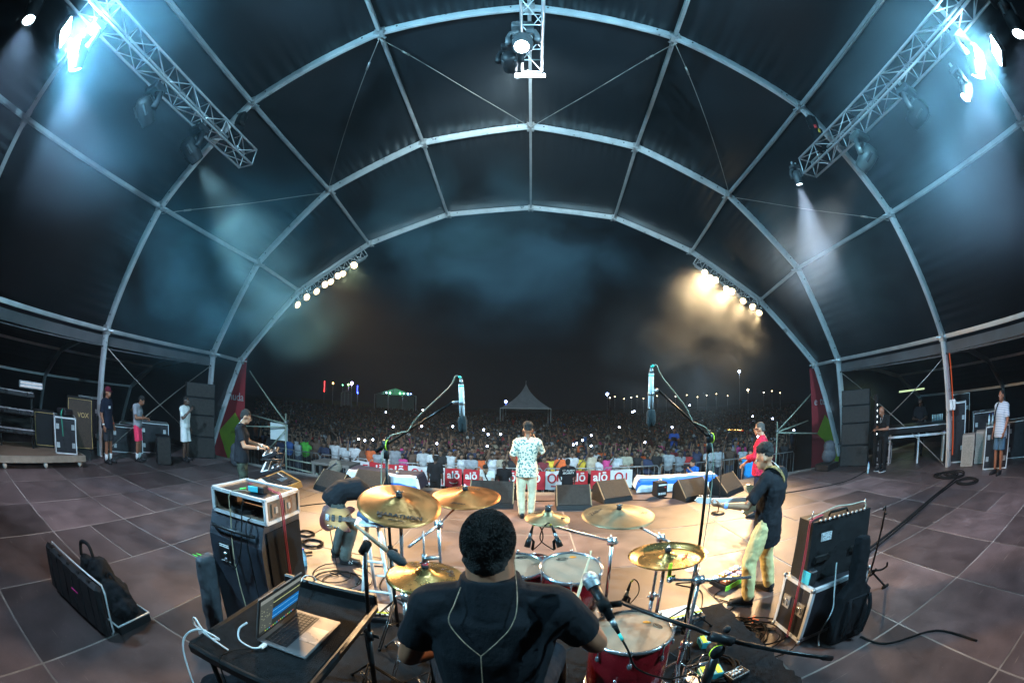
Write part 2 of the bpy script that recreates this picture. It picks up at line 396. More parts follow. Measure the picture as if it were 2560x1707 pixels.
# eave gutter panels, side aisles
GUT = mat('gutter_panel', (.08, .08, .085), .55, .2, .25, 2)
for sgn in (-1, 1):
    for ai in (1, 2, 3):
        a, b = V(ARCH[ai][4 * sgn]), V(ARCH[ai + 1][4 * sgn]); o = V((sgn * .10, 0, -.26))
        mb = MB(); mb.beam(a + o, b + o, .05, .24); mb.beam(a + o + V((0, 0, -.14)), b + o + V((0, 0, -.2)), .12, .03)
        part(tent, 'eave_gutter', mb, GUT, world=True)
    al = thing('side_aisle', 'low dark side aisle of the tent on the %s with thin ribs' % ('left' if sgn < 0 else 'right'), 'tent', (sgn * 13.5, 5, 0), group='tent side aisles')
    prof = [(10.45, 3.0), (12.2, 2.95), (14.2, 2.6), (16.0, 1.7), (16.9, .02)]
    for y in (10.47, 5.63, .67, -4.3):
        mb = MB()
        for p, q in zip(prof[:-1], prof[1:]): mb.beam((sgn * p[0], y, p[1] - .05), (sgn * q[0], y, q[1] - .05), .1, .14, (sgn * .3, 0, 1))
        part(al, 'aisle_rib', mb, PURL, world=True)
    for p in prof[1:4]:
        mb = MB(); mb.beam((sgn * p[0], -4.3, p[1] - .02), (sgn * p[0], 10.47, p[1] - .02), .08, .08); part(al, 'aisle_purlin', mb, PURL, world=True)
    fine = spline([V((sgn * x, 0, z)) for x, z in prof], 6)
    mb = MB()
    for p, q in zip(fine[:-1], fine[1:]):
        mb.grid(lambda u, v, p=p, q=q: p.lerp(q, u) + V((0, -4.3 + 14.77 * v, .05 + .012 * math.sin(v * 60))), 1, 40)
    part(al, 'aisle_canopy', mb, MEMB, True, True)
    mb = MB()
    n = len(fine); mb.add([(p.x, 10.5, p.z) for p in fine] + [(p.x, 10.5, 0) for p in fine], [(i, i + 1, n + i + 1, n + i) for i in range(n - 1)])
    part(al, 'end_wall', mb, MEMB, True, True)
    # crossed bracing cables between the posts
    for a, b in (((sgn * 10.3, 5.7, 2.75), (sgn * 10.4, 10.3, .05)), ((sgn * 10.3, 10.3, 2.75), (sgn * 10.4, 5.7, .05))):
        mb = MB(); mb.cyl(a, b, .014, n=6); part(al, 'brace_cable', mb, CABLE, True, True)
# back wall of the tent behind the camera
mb = MB()
pts = [V(NE[k]) for k in range(-4, 5)]
mb.add([tuple(p + V((0, -.2, .1))) for p in pts] + [(p.x, p.y - .2, 0) for p in pts], [(i, i + 1, 10 + i, 9 + i) for i in range(8)])
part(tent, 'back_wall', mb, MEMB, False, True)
# ================================================================== RIGGING AND LAMPS
COLD = (.42, .76, 1.0); WARM = (1.0, .64, .32)
def truss(name, label, a, b, size, bay, up=(0, 0, 1), group=None, tri=False, r=.024):
    """box truss from a to b: chords, one lacing part per bay"""
    a, b = V(a), V(b); d = (b - a); L = d.length; d.normalize()
    x = d.cross(V(up)).normalized(); z = x.cross(d)
    t = thing(name, label, 'truss', a, group=group); h = size / 2
    cor = [(-h, -h), (h, -h), (h, h), (-h, h)]
    if tri: cor = [(-h, h), (h, h), (0, -h)]
    n = len(cor)
    for cx, cz in cor:
        mb = MB(); mb.cyl(a + x * cx + z * cz, b + x * cx + z * cz, r, n=8); part(t, 'chord', mb, ALU, True, True)
    nb = max(1, round(L / bay)); st = L / nb
    for i in range(nb):
        mb = MB()
        for k in range(n):
            c0, c1 = cor[k], cor[(k + 1) % n]
            if i % 2 == 0 or k % 2: c0, c1 = (c0, c1) if i % 2 == 0 else (c1, c0)
            p = a + d * (st * i) + x * c0[0] + z * c0[1]; q = a + d * (st * (i + 1)) + x * c1[0] + z * c1[1]
            mb.cyl(p, q, r * .45, n=6)
            e0 = a + d * (st * i) + x * cor[k][0] + z * cor[k][1]; e1 = a + d * (st * i) + x * cor[(k + 1) % n][0] + z * cor[(k + 1) % n][1]
            mb.cyl(e0, e1, r * .5, n=6)
        part(t, 'lacing', mb, ALU, True, True)
    mb = MB()
    for k in range(n):
        mb.cyl(b + x * cor[k][0] + z * cor[k][1], b + x * cor[(k + 1) % n][0] + z * cor[(k + 1) % n][1], r * .6, n=6)
    part(t, 'end_frame', mb, ALU, True, True)
    return t
TL, TR, TC = (-5.73, 6.69), (5.62, 6.57), (.03, 8.25)
truss('roof_truss', 'long aluminium box truss hanging under the left of the roof', (TL[0], -3.5, TL[1]), (TL[0], 5.6, TL[1]), .36, .6, group='roof trusses')
truss('roof_truss', 'long aluminium box truss hanging under the right of the roof', (TR[0], -3.5, TR[1]), (TR[0], 5.6, TR[1]), .36, .6, group='roof trusses')
truss('roof_truss', 'central aluminium ladder truss at the top of the roof', (TC[0], -3.5, TC[1]), (TC[0], 5.6, TC[1]), .36, .6, group='roof trusses')

LENS_ON = emis('lamp_lens_cold', (.75, .9, 1.0), 40)
LENS_OFF = mat('lamp_lens_off', (.03, .035, .05), .06, 0., .1, 4, coat=1)
def moving_head(label, top, aim, lens_mat, power=0, col=COLD, ang=26, s=1., group='moving head lamps', body=None, blend=.5):
    """base box clamped under a truss, forked yoke, tapered head with a lens"""
    top, aim = V(top), V(aim); t = thing('moving_head_lamp', label, 'stage lamp', top, group=group)
    body = body or BLACKP
    mb = MB()
    for k in (-1, 1): mb.box(top + V((k * .09 * s, 0, .06 * s)), (.04 * s, .07 * s, .14 * s))
    part(t, 'clamp', mb, ALU, world=True)['kind'] = 'stuff'
    mb = MB(); mb.box(top + V((0, 0, -.07 * s)), (.36 * s, .30 * s, .14 * s), bev=.03 * s); part(t, 'base', mb, body, world=True)
    piv = top + V((0, 0, -.48 * s)); d = (aim - piv).normalized()
    hd = V((d.x, d.y, 0)); hd = hd.normalized() if hd.length > .05 else V((0, 1, 0)); sx = V((-hd.y, hd.x, 0))
    mb = MB()
    for k in (-1, 1):
        mb.tube([top + V((0, 0, -.15 * s)) + sx * (k * .06 * s), top + V((0, 0, -.18 * s)) + sx * (k * .19 * s), top + V((0, 0, -.32 * s)) + sx * (k * .225 * s), piv + sx * (k * .21 * s)], [.045 * s, .05 * s, .055 * s, .07 * s], 8)
    y = part(t, 'yoke', mb, body, True, True)
    M = Matrix.Translation(piv) @ d.to_track_quat('Z', 'Y').to_matrix().to_4x4()
    mb = MB(); mb.lathe([(0, -.24 * s), (.10 * s, -.235 * s), (.15 * s, -.17 * s), (.17 * s, -.02 * s), (.155 * s, .12 * s), (.13 * s, .22 * s), (.135 * s, .26 * s), (.12 * s, .262 * s), (.11 * s, .245 * s)], 20, M)
    h = part(t, 'head', mb, body, True, True)
    mb = MB()
    for k in range(4):
        a = k * PI / 2 + .78
        mb.box((.165 * s * math.cos(a), .165 * s * math.sin(a), -.06 * s), (.04 * s, .04 * s, .2 * s), M)
    part(h, 'head_ridges', mb, mat('lamp_housing_trim', (.06, .065, .07), .5, .1), world=True)['kind'] = 'stuff'
    mb = MB(); mb.lathe([(0, .268 * s), (.06 * s, .262 * s), (.112 * s, .246 * s)], 20, M); part(h, 'lens', mb, lens_mat, True, True)
    if power: spot('lamp_beam', piv + d * (.30 * s), aim, power, col, ang, blend, .09 * s, t)
    return t
def flood(label, pos, aim, wd, ht, m, power, col, ang=110):
    pos, aim = V(pos), V(aim); d = (aim - pos).normalized()
    M = Matrix.Translation(pos) @ d.to_track_quat('Z', 'Y').to_matrix().to_4x4()
    t = thing('flood_lamp', label, 'stage lamp', pos, group='white flood lamps')
    mb = MB(); mb.box((0, 0, -.05), (wd + .04, ht + .04, .1), M, bev=.015); part(t, 'housing', mb, BLACKM, world=True)
    mb = MB(); mb.box((0, 0, .006), (wd, ht, .01), M); part(t, 'lens', mb, m, world=True)
    mb = MB()
    for k in (-1, 1): mb.tube([M @ V((k * (wd / 2 + .03), 0, -.05)), M @ V((k * (wd / 2 + .03), 0, -.05)) + V((0, 0, .14)), pos + V((0, 0, .3)) - d * .05], .012, 6)
    part(t, 'bracket', mb, BLACKM, world=True)
    if power: spot('lamp_beam', pos + d * .08 + V((0, 0, -.12)), aim, power, col, ang, 1., .12, t)
    return t
# left truss
HX = lambda y, tx=TL: (tx[0], y, tx[1] - .24)
moving_head('dark moving head under the left truss, nearest the stage front', HX(3.95), (-3.5, 17.5, -1.0), LENS_OFF, 2400, (.95, .95, .95), 50, blend=1.)
moving_head('dark moving head hanging midway along the left truss', HX(2.55), (-8.5, 15, 0), LENS_OFF, 0)
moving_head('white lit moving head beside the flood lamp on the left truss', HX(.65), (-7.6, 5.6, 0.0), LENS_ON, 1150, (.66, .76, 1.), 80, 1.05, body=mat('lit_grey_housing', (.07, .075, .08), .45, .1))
moving_head('lit lamp at the far left corner of the picture', (TL[0], -.75, TL[1] - .24), (-5.0, 2.0, 0), LENS_ON, 450, (.7, .78, 1.), 80)
flood('glaring white flood lamp on the left truss', (-5.66, .16, 5.97), (3, 13, 7.2), .34, .27, emis('flood_white', (.7, .88, 1.), 120), 5600, (.30, .72, 1.), 165)
# right truss
moving_head('pale green-lit moving head under the right truss, nearest the stage front', (TR[0], 3.85, TR[1] - .24), (3.5, 17.5, -1.0), LENS_OFF, 2400, (.95, .95, .95), 50, blend=1., body=mat('green_lit_housing', (.10, .12, .12), .4, .1))  # pale green light on this head is put into its housing colour
moving_head('dark moving head tilted sideways midway along the right truss', (TR[0], 2.3, TR[1] - .24), (6.2, 9.5, 4.2), LENS_OFF, 4000, (.3, .55, 1.), 7, blend=.3)
moving_head('lit moving head beside the flood lamp on the right truss', (TR[0], .62, TR[1] - .24), (7.0, 5.4, 0), LENS_ON, 1100, (.66, .76, 1.), 80, body=mat('lit_grey_housing'))
moving_head('small lit moving head below the right flood lamp', (TR[0], 1.12, TR[1] - .62), (2.6, 5.0, 0), LENS_ON, 300, COLD, 36, .7)
moving_head('lit lamp at the far right corner of the picture', (TR[0], -.6, TR[1] - .24), (5.0, 2.0, 0), LENS_ON, 450, (.7, .78, 1.), 80)
flood('glaring white flood lamp on the right truss', (5.60, .12, 5.69), (-3, 13, 7.2), .32, .25, emis('flood_white2', (.75, .92, 1.), 90), 5000, (.36, .76, 1.), 165)
moving_head('small wash lamp with a foggy cone under the right truss end', (5.45, 5.85, 6.72), (6.3, 6.9, 0), emis('lens_dim', (.8, .88, 1.), 14), 1200, (.66, .78, 1.), 44, .6, body=mat('lamp_housing_trim'))
# centre truss
moving_head('lit moving head on the central roof truss', (-.13, 4.55, TC[1] - .02), (-.6, 1.2, 0), LENS_ON, 500, COLD, 40, 1.05, body=mat('lit_grey_housing'))
moving_head('dark moving head on the left of the central roof truss', (-.36, 5.05, TC[1] - .05), (0, 16, 9.0), LENS_OFF, 3200, (.74, .95, 1.), 120, .9, blend=1.)  # beam added to this dark head to brighten the front arches
t = thing('light_bar', 'short glowing white light bar at the central truss end', 'stage lamp', (0, 5.62, 7.98))
mb = MB(); mb.box((.01, 5.66, 8.0), (.62, .10, .10), bev=.02); part(t, 'housing', mb, BLACKM, world=True)
mb = MB(); mb.box((.01, 5.602, 7.955), (.52, .012, .085)); part(t, 'tube', mb, emis('bar_white', (.82, .9, 1.), 60), world=True)
spot('lamp_beam', (.01, 5.58, 7.9), (.0, 7.6, 0), 1300, (1., .95, .86), 34, .8, .2, t)
# chain hoists
for sx, lab, x in ((-1, 'black chain hoist and bag at the left truss end', TL[0]), (1, 'black chain hoist with a red and yellow hook at the right truss end', TR[0])):
    t = thing('chain_hoist', lab, 'hoist', (x, 5.0, 7.0))
    hx = x + sx * .12
    mb = MB(); mb.box((hx, 5.05, 7.42), (.24, .2, .34), bev=.05); part(t, 'motor', mb, BLACKM, world=True)
    mb = MB(); mb.cyl((hx, 5.05, 7.6), (x + sx * .05, 5.6, 8.6), .012, n=6); mb.cyl((hx, 5.05, 7.25), (x, 5.05, 6.87), .012, n=6); part(t, 'chain', mb, STEEL, True, True)
    mb = MB(); mb.lathe([(.03, -.42), (.12, -.40), (.15, -.2), (.14, 0), (.16, .06)], 12, Matrix.Translation((hx + sx * .02, 5.06, 7.12))); part(t, 'chain_bag', mb, BLKCLOTH, True, True)
    if sx > 0:
        mb = MB(); mb.cyl((hx - .07, 4.94, 7.26), (hx - .07, 4.94, 7.18), .035, n=8); part(t, 'hook', mb, mat('hook_red', (.6, .03, .03), .4), True, True)
        mb = MB(); mb.cyl((hx - .01, 4.94, 7.18), (hx - .01, 4.94, 7.08), .035, n=8); part(t, 'hook', mb, mat('hook_yellow', (.8, .45, .02), .4), True, True)
# front trusses with rows of par cans
PARL = emis('par_lens_warm', (1.0, .72, .40), 4.5)
PARHOT = emis('par_lens_hot', (1.0, .74, .42), 14)
def par_can(label, pos, aim, m, power, hang, group, ang=32, r=.14):
    pos, aim = V(pos), V(aim); d = (aim - pos).normalized()
    M = Matrix.Translation(pos) @ d.to_track_quat('Z', 'Y').to_matrix().to_4x4()
    t = thing('par_can', label, 'stage lamp', pos, group=group)
    mb = MB(); mb.lathe([(.02, -.30), (.06, -.29), (.075, -.2), (r * .97, -.12), (r, .04), (r + .008, .05), (r + .008, .062), (r - .004, .055), (r - .006, -.02)], 18, M); part(t, 'can', mb, mat('par_can_black', (.02, .02, .02), .4, .3), True, True)
    mb = MB(); mb.lathe([(0, -.012), (r * .6, -.016), (r - .006, -.03)], 18, M); part(t, 'lens', mb, m, True, True)
    mb = MB(); x = (M.to_3x3() @ V((1, 0, 0)))
    for k in (-1, 1): mb.tube([pos + x * (k * (r + .012)), pos + x * (k * (r + .012)) + V((0, 0, r + .06)), V(hang)], .009, 5)
    part(t, 'yoke', mb, BLACKM, False, True)
    spot('lamp_beam', pos + d * .09, aim, power, WARM, ang, 1., .08, t)
for sgn, N2, N3 in ((-1, NA[-2], NA[-3]), (1, NA[2], NA[3])):
    a = V(N2) + V((0, -.18, -.42)); b = V(N3) + V((0, -.12, -.30)); d = (b - a).normalized()
    truss('front_truss', 'slanting %s front truss below the first arch with warm par cans' % ('left' if sgn < 0 else 'right'), a + d * .12, b - d * .02, .38, .42, (0, 0, 1), 'front trusses', r=.028)
    L = (b - a).length
    fr = (.13, .29, .36, .46, .545, .66, .80, .925) if sgn < 0 else (.11, .19, .26, .42, .50, .66, .80, .89)
    for i, f in enumerate(fr):
        h = a.lerp(b, f) + V((0, -.1, -.17)); p = h + V((-sgn * .0, -.16, -.26 - .05 * (i % 2)))
        hot = (sgn < 0 and i == 0) or (sgn > 0 and i < 5)
        tx = V((-2.4 + .80 * i + (0 if sgn < 0 else .6), 4.6 + .34 * (i % 4) + (2.2 if i % 2 else 0), 0))
        order = ('topmost', 'second from the top', 'third from the top', 'fourth from the top', 'fourth from the bottom', 'third from the bottom', 'second from the bottom', 'lowest')[i]
        par_can('glowing warm par can on the %s front truss, %s of the row' % ('left' if sgn < 0 else 'right', order), p, tx, PARHOT if hot else PARL, 2600, h, 'warm par cans on the front trusses', 44)
# -------------------------------------------------------------- haze in the air
hz = bpy.data.materials.new('haze_air'); hz.use_nodes = True
nt = hz.node_tree; nt.nodes.remove(nt.nodes['Principled BSDF'])
pv = nt.nodes.new('ShaderNodeVolumePrincipled'); pv.inputs['Color'].default_value = (.85, .92, 1, 1); pv.inputs['Density'].default_value = .0007; pv.inputs['Anisotropy'].default_value = .0
nt.links.new(pv.outputs[0], nt.nodes['Material Output'].inputs['Volume'])
mb = MB(); mb.box((0, 110, 14.5), (420, 300, 37)); o = obj('haze', mb.mesh('haze', hz)); o['kind'] = 'stuff'

# drifting stage smoke, lit by the lamps around it
def smoke(name, c, r, dens, scale, seed, col=(.85, .95, 1), lo=.42, hi=.68):
    m = bpy.data.materials.new(name); m.use_nodes = True; nt = m.node_tree; N = nt.nodes; L = nt.links; N.remove(N['Principled BSDF'])
    pv = N.new('ShaderNodeVolumePrincipled'); pv.inputs['Color'].default_value = (*col, 1); pv.inputs['Anisotropy'].default_value = .1
    tc = N.new('ShaderNodeTexCoord'); mp = N.new('ShaderNodeMapping'); mp.inputs['Location'].default_value = (seed * 3.7, seed * 1.3, seed * 2.1); mp.inputs['Scale'].default_value = (r[0] * scale, r[1] * scale, r[2] * scale * 1.4)
    L.new(tc.outputs['Object'], mp.inputs[0]); nz = N.new('ShaderNodeTexNoise'); nz.inputs['Scale'].default_value = 1; nz.inputs['Detail'].default_value = 3; nz.inputs['Distortion'].default_value = .6; L.new(mp.outputs[0], nz.inputs['Vector'])
    mr = N.new('ShaderNodeMapRange'); mr.inputs[1].default_value = lo; mr.inputs[2].default_value = hi; L.new(nz.outputs['Fac'], mr.inputs[0])
    ln = N.new('ShaderNodeVectorMath'); ln.operation = 'LENGTH'; L.new(tc.outputs['Object'], ln.inputs[0])
    fo = N.new('ShaderNodeMapRange'); fo.interpolation_type = 'SMOOTHSTEP'; fo.inputs[1].default_value = .98; fo.inputs[2].default_value = .25; L.new(ln.outputs['Value'], fo.inputs[0])
    mu = N.new('ShaderNodeMath'); mu.operation = 'MULTIPLY'; L.new(mr.outputs[0], mu.inputs[0]); L.new(fo.outputs[0], mu.inputs[1])
    m2 = N.new('ShaderNodeMath'); m2.operation = 'MULTIPLY'; m2.inputs[1].default_value = dens; L.new(mu.outputs[0], m2.inputs[0]); L.new(m2.outputs[0], pv.inputs['Density'])
    L.new(pv.outputs[0], N['Material Output'].inputs['Volume'])
    mb = MB(); mb.sph((0, 0, 0), 1., 24, 14); o = obj('smoke', mb.mesh(name, m), None, c); o.scale = r; o['kind'] = 'stuff'
cy.volume_step_rate = 2.0; cy.volume_max_steps = 96
smoke('smoke_left_lamps', (-5.6, 1.2, 5.6), (3.0, 2.8, 2.2), .05, .5, 1, (.5, .8, 1.), lo=.3, hi=.75)
smoke('smoke_right_lamps', (5.8, 1.6, 5.2), (3.0, 3.0, 2.4), .04, .5, 2, (.55, .82, 1.), lo=.3, hi=.75)
smoke('smoke_front_right', (6.5, 13.3, 6.1), (2.8, 1.9, 2.4), .15, .8, 3, lo=.25, hi=.8)
smoke('smoke_right_crowd', (6.2, 14.0, 3.8), (4.6, 3.0, 3.4), .09, .5, 8)
smoke('smoke_left_top', (-3.5, 12.5, 8.0), (6.0, 4.0, 2.8), .07, .4, 10, (.36, .78, 1.))
smoke('smoke_wash_lamp', (5.8, 6.5, 5.5), (1.7, 1.7, 1.9), .12, .6, 9, lo=.2, hi=.8)
smoke('smoke_left_drift', (-7.2, 7.0, 4.8), (4.4, 4.0, 3.0), .15, .5, 4, (.32, .8, 1.))
smoke('smoke_right_drift', (7.6, 6.5, 5.2), (3.2, 3.2, 2.6), .05, .5, 5)
smoke('smoke_front_top', (-1.0, 17.5, 8.4), (9.0, 4.0, 4.4), .15, .28, 6, (.36, .74, 1.))
# ================================================================== PEOPLE
PENDING = []
_tex = {}
def clouds(size):
    if size not in _tex:
        t = bpy.data.textures.new('folds_%s' % size, 'CLOUDS'); t.noise_scale = size; t.noise_depth = 2; _tex[size] = t
    return _tex[size]
def skinned(root, name, mb, m, vox=.012, sm=4, disp=0., dsize=.08):
    """union of closed shapes, fused into one continuous surface"""
    o = obj(name, mb.mesh(name, m), root)
    r = o.modifiers.new('r', 'REMESH'); r.mode = 'VOXEL'; r.voxel_size = vox; r.use_smooth_shade = True
    s = o.modifiers.new('s', 'SMOOTH'); s.factor = .5; s.iterations = sm
    if disp:
        d = o.modifiers.new('d', 'DISPLACE'); d.texture = clouds(dsize); d.strength = disp; d.mid_level = .5; d.texture_coords = 'LOCAL'
    PENDING.append(o); return o
def flush():
    dg = bpy.context.evaluated_depsgraph_get(); dg.update()
    news = [(o, bpy.data.meshes.new_from_object(o.evaluated_get(dg))) for o in PENDING]
    for o, me in news:
        old = o.data; me.name = o.name; o.modifiers.clear(); o.data = me; bpy.data.meshes.remove(old)
        me.shade_smooth()
    PENDING.clear()
SKIN = [mat('skin_deep', (.085, .040, .024), .5, 0., .15, 14), mat('skin_brown', (.27, .105, .055), .5, 0., .15, 14), mat('skin_tan', (.38, .18, .10), .5, 0., .12, 14)]
HAIR = mat('black_hair', (.010, .008, .007), .85, 0., .5, 70, 1.0, bscale=160)
EYE = mat('eye_white', (.5, .48, .45), .25)
LIPS = mat('lips', (.09, .03, .025), .45)
def limb(mb, pts, rs, n=10):
    for i in range(len(pts) - 1): mb.cyl(pts[i], pts[i + 1], rs[i], rs[i + 1], n)
    for p, r in zip(pts, rs): mb.sph(p, r, n, 6)
def loft(mb, rings, n=16):
    """rings: (centre, side vector, half width, half depth)"""
    vs = []; K = len(rings)
    for i, (c, sd, wd, dp) in enumerate(rings):
        c = V(c); a = V(rings[max(i - 1, 0)][0]); b = V(rings[min(i + 1, K - 1)][0]); ax = (b - a).normalized()
        sd = V(sd); sd = (sd - ax * sd.dot(ax)).normalized(); fd = sd.cross(ax)
        for k in range(n):
            t = 2 * PI * k / n; ct, st = math.cos(t), math.sin(t)
            ct = math.copysign(abs(ct) ** .85, ct); st = math.copysign(abs(st) ** .85, st)
            vs.append(c + sd * (ct * wd) + fd * (st * dp))
    fs = [(i * n + k, i * n + (k + 1) % n, (i + 1) * n + (k + 1) % n, (i + 1) * n + k) for i in range(K - 1) for k in range(n)]
    fs += [tuple(range(n - 1, -1, -1)), tuple(range((K - 1) * n, K * n))]
    mb.add(vs, fs)
def hand(mb, wr, d, up, curl=.5, thumb=1, s=1., spread=.12):
    """palm and five bent fingers of unequal length; d = forearm direction, up = back of the hand"""
    d = V(d).normalized(); up = V(up); up = (up - d * up.dot(d)).normalized(); sd = d.cross(up) * thumb
    wr = V(wr)
    palm = wr + d * (.052 * s)
    loft(mb, [(wr - d * .005, sd, .024 * s, .018 * s), (wr + d * (.03 * s), sd, .036 * s, .016 * s), (wr + d * (.07 * s), sd, .042 * s, .014 * s), (wr + d * (.092 * s), sd, .038 * s, .011 * s)], 10)
    for i, (o, ln) in enumerate(((.032, .070), (.011, .080), (-.011, .074), (-.031, .058))):
        p = wr + d * (.086 * s) + sd * (o * s); dd = (d + sd * (o * spread * 8)).normalized(); rr = .0095 * s
        pts = [p]; a = 0.
        for k, f in enumerate((.42, .32, .26)):
            a += curl * (.6, 1.0, .8)[k]
            pts.append(pts[-1] + (dd * math.cos(a) - up * math.sin(a)) * (ln * f * s))
        limb(mb, pts, [rr, rr * .95, rr * .9, rr * .8], 7)
    p = wr + d * (.03 * s) + sd * (.03 * s)
    td = (d * .75 + sd * .6 - up * (.3 + .4 * curl)).normalized()
    limb(mb, [p, p + td * (.038 * s), p + (td * .7 + d * .5 - up * .3 * curl).normalized() * (.066 * s)], [.013 * s, .011 * s, .009 * s], 7)
BASEJ = dict(pel=(0, 0, .93), wst=(0, .005, 1.08), cst=(0, .01, 1.28), nk=(0, -.01, 1.455), hd=(0, .025, 1.615),
             shL=(-.185, -.01, 1.40), elL=(-.235, -.035, 1.12), wrL=(-.245, .05, .875), hpL=(-.088, 0, .91), knL=(-.10, .025, .49), anL=(-.105, -.015, .085), toL=(-.125, .15, .035),
             shR=(.185, -.01, 1.40), elR=(.235, -.035, 1.12), wrR=(.245, .05, .875), hpR=(.088, 0, .91), knR=(.10, .025, .49), anR=(.105, -.015, .085), toR=(.125, .15, .035))
def joints(pose, s): 
    j = {k: V(v) for k, v in BASEJ.items()}
    for k, v in (pose or {}).items(): 
        if k in j: j[k] = V(v)
    return {k: v * s for k, v in j.items()}
def person(label, loc, rz=0., pose=None, skin=1, shirt=None, pants=None, shoes=None, hair='short', hairm=None, s=1., fat=1., sleeve=.62, leg=1., head=(0, 0), vox=.013, hands=True, curl=(.4, .4), palmup=(None, None), group=None, cap=None, loose=1., fold=.012, shirt_drop=0., M=None, name='person', socks=None, thumbs=(1, -1), neck=1., collar=0., dsz=.075):
    J = joints(pose, s); sk = SKIN[skin]
    root = thing(name, label, 'person', loc, rz, group, M)
    sdS = (J['shR'] - J['shL']).normalized(); sdH = (J['hpR'] - J['hpL']).normalized()
    f = fat * s
    # ---- body: one continuous mesh
    b = MB()
    def torso(mb, g, low=0.):
        dn = (J['pel'] - J['wst']).normalized()
        loft(mb, [(J['pel'] + dn * (.085 * s + low), sdH, (.125 * f + g) if not low else .178 * f + g, .085 * f + g if not low else .132 * f + g), (J['pel'], sdH, (.162 if not low else .172) * f + g, (.112 if not low else .126) * f + g), (J['wst'], (sdH + sdS).normalized(), .146 * f + g, .106 * f + g),
                  (J['cst'], sdS, .172 * f + g, .116 * f + g), ((J['shL'] + J['shR']) / 2 - (J['nk'] - J['cst']).normalized() * .015 * s, sdS, .165 * f + g, .088 * f + g), (J['nk'] + (J['cst'] - J['nk']) * .05, sdS, .075 * f + g * .7, .062 * f + g * .7)])
        for q in 'LR':
            mb.sph(J['sh' + q] + V((0, 0, -.012)), .066 * f + g * .6, 12, 8)
            nb = J['nk'] + (J['cst'] - J['nk']) * .12
            mb.cyl(nb, J['sh' + q] + V((0, 0, .004)), .058 * f + g * .5, .060 * f + g * .6, 12)
            mb.cyl(J['cst'] + (J['sh' + q] - J['cst']) * .35, J['sh' + q] + V((0, 0, -.02)), .10 * f + g * .6, .062 * f + g * .6, 12)
    torso(b, -.006)
    Mh = Matrix.Translation(J['hd']) @ Matrix.Rotation(head[0], 4, 'Z') @ Matrix.Rotation(head[1], 4, 'X') @ Matrix.Scale(s, 4)
    limb(b, [J['nk'] - (J['hd'] - J['nk']) * .25, J['nk'], J['hd'] + V((0, -.015, -.03))], [.075 * s * fat, .056 * s * fat * neck, .052 * s * fat * neck])
    b.sph((0, -.012, .022), (.074, .095, .098), 14, 10, Mh); b.sph((0, .028, -.052), (.056, .066, .066), 12, 8, Mh); b.sph((0, .075, -.085), (.026, .022, .022), 10, 6, Mh)
    b.sph((0, .072, .02), (.058, .022, .014), 10, 6, Mh)
    limb(b, [Mh @ V((0, .088, .012)), Mh @ V((0, .108, -.020)), ], [.010 * s, .0165 * s], 8)
    b.sph((0, .086, -.058), (.026, .015, .013), 10, 6, Mh)
    for q in (-1, 1):
        b.sph((q * .080, -.008, -.006), (.013, .024, .034), 8, 8, Mh)
    for q, nm in ((0, 'L'), (1, 'R')):
        limb(b, [J['sh' + nm], J['sh' + nm].lerp(J['el' + nm], .4), J['el' + nm], J['el' + nm].lerp(J['wr' + nm], .3), J['wr' + nm]], [.054 * f, .05 * f, .041 * f, .041 * f, .027 * s])
        d = (J['wr' + nm] - J['el' + nm]).normalized()
        if (pose or {}).get('hd' + nm): d = V(pose['hd' + nm])
        up = palmup[q] or (V((-1 if q == 0 else 1, 0, .2)) if abs(d.z) > .6 else V((0, 0, 1)))
        if hands: hand(b, J['wr' + nm], d, up, curl[q], thumbs[q], s * 1.03)
        else: b.sph(J['wr' + nm] + d * (.06 * s), (.032 * s, .04 * s, .05 * s), 8, 6)
        limb(b, [J['hp' + nm], J['hp' + nm].lerp(J['kn' + nm], .5), J['kn' + nm], J['kn' + nm].lerp(J['an' + nm], .35), J['an' + nm]], [.086 * f, .073 * f, .052 * f, .053 * f, .036 * s])
        limb(b, [J['an' + nm] + V((0, -.02, -.035)) * s, J['to' + nm]], [.036 * s, .026 * s], 8)
    skinned(root, 'body', b, sk, vox, 3)
    for q in (-1, 1):
        e = MB(); e.sph((q * .030, .079, .004), .0115, 8, 6, Mh); part(root, 'eye', e, EYE, True)
    e = MB(); e.sph((0, .099, -.058), (.021, .006, .009), 8, 6, Mh); part(root, 'mouth', e, LIPS, True)
    # ---- clothes
    if shirt:
        c = MB(); torso(c, .020 * loose, max(.0, shirt_drop))
        for nm in 'LR':
            if sleeve <= 0: continue
            a, e_, w_ = J['sh' + nm], J['el' + nm], J['wr' + nm]
            pts = [a, a.lerp(e_, min(sleeve, 1))] if sleeve <= 1 else [a, e_, e_.lerp(w_, sleeve - 1)]
            rs = [.070 * f, (.064 if sleeve < 1 else .058) * f * (1 + .12 * (loose - 1))] + ([.045 * f] if sleeve > 1 else [])
            for i in range(len(pts) - 1): c.cyl(pts[i], pts[i + 1], rs[i], rs[i + 1], 14)
            c.sph(pts[0], rs[0], 12, 8)
            if sleeve > 1: c.sph(pts[1], rs[1], 10, 6)
        if collar: c.cyl(J['nk'] + (J['cst'] - J['nk']) * .3, J['nk'] + (J['hd'] - J['nk']).normalized() * collar, .11 * f, .066 * f * neck, 16)
        skinned(root, 'shirt', c, shirt, vox * .95, 2, fold, dsz)
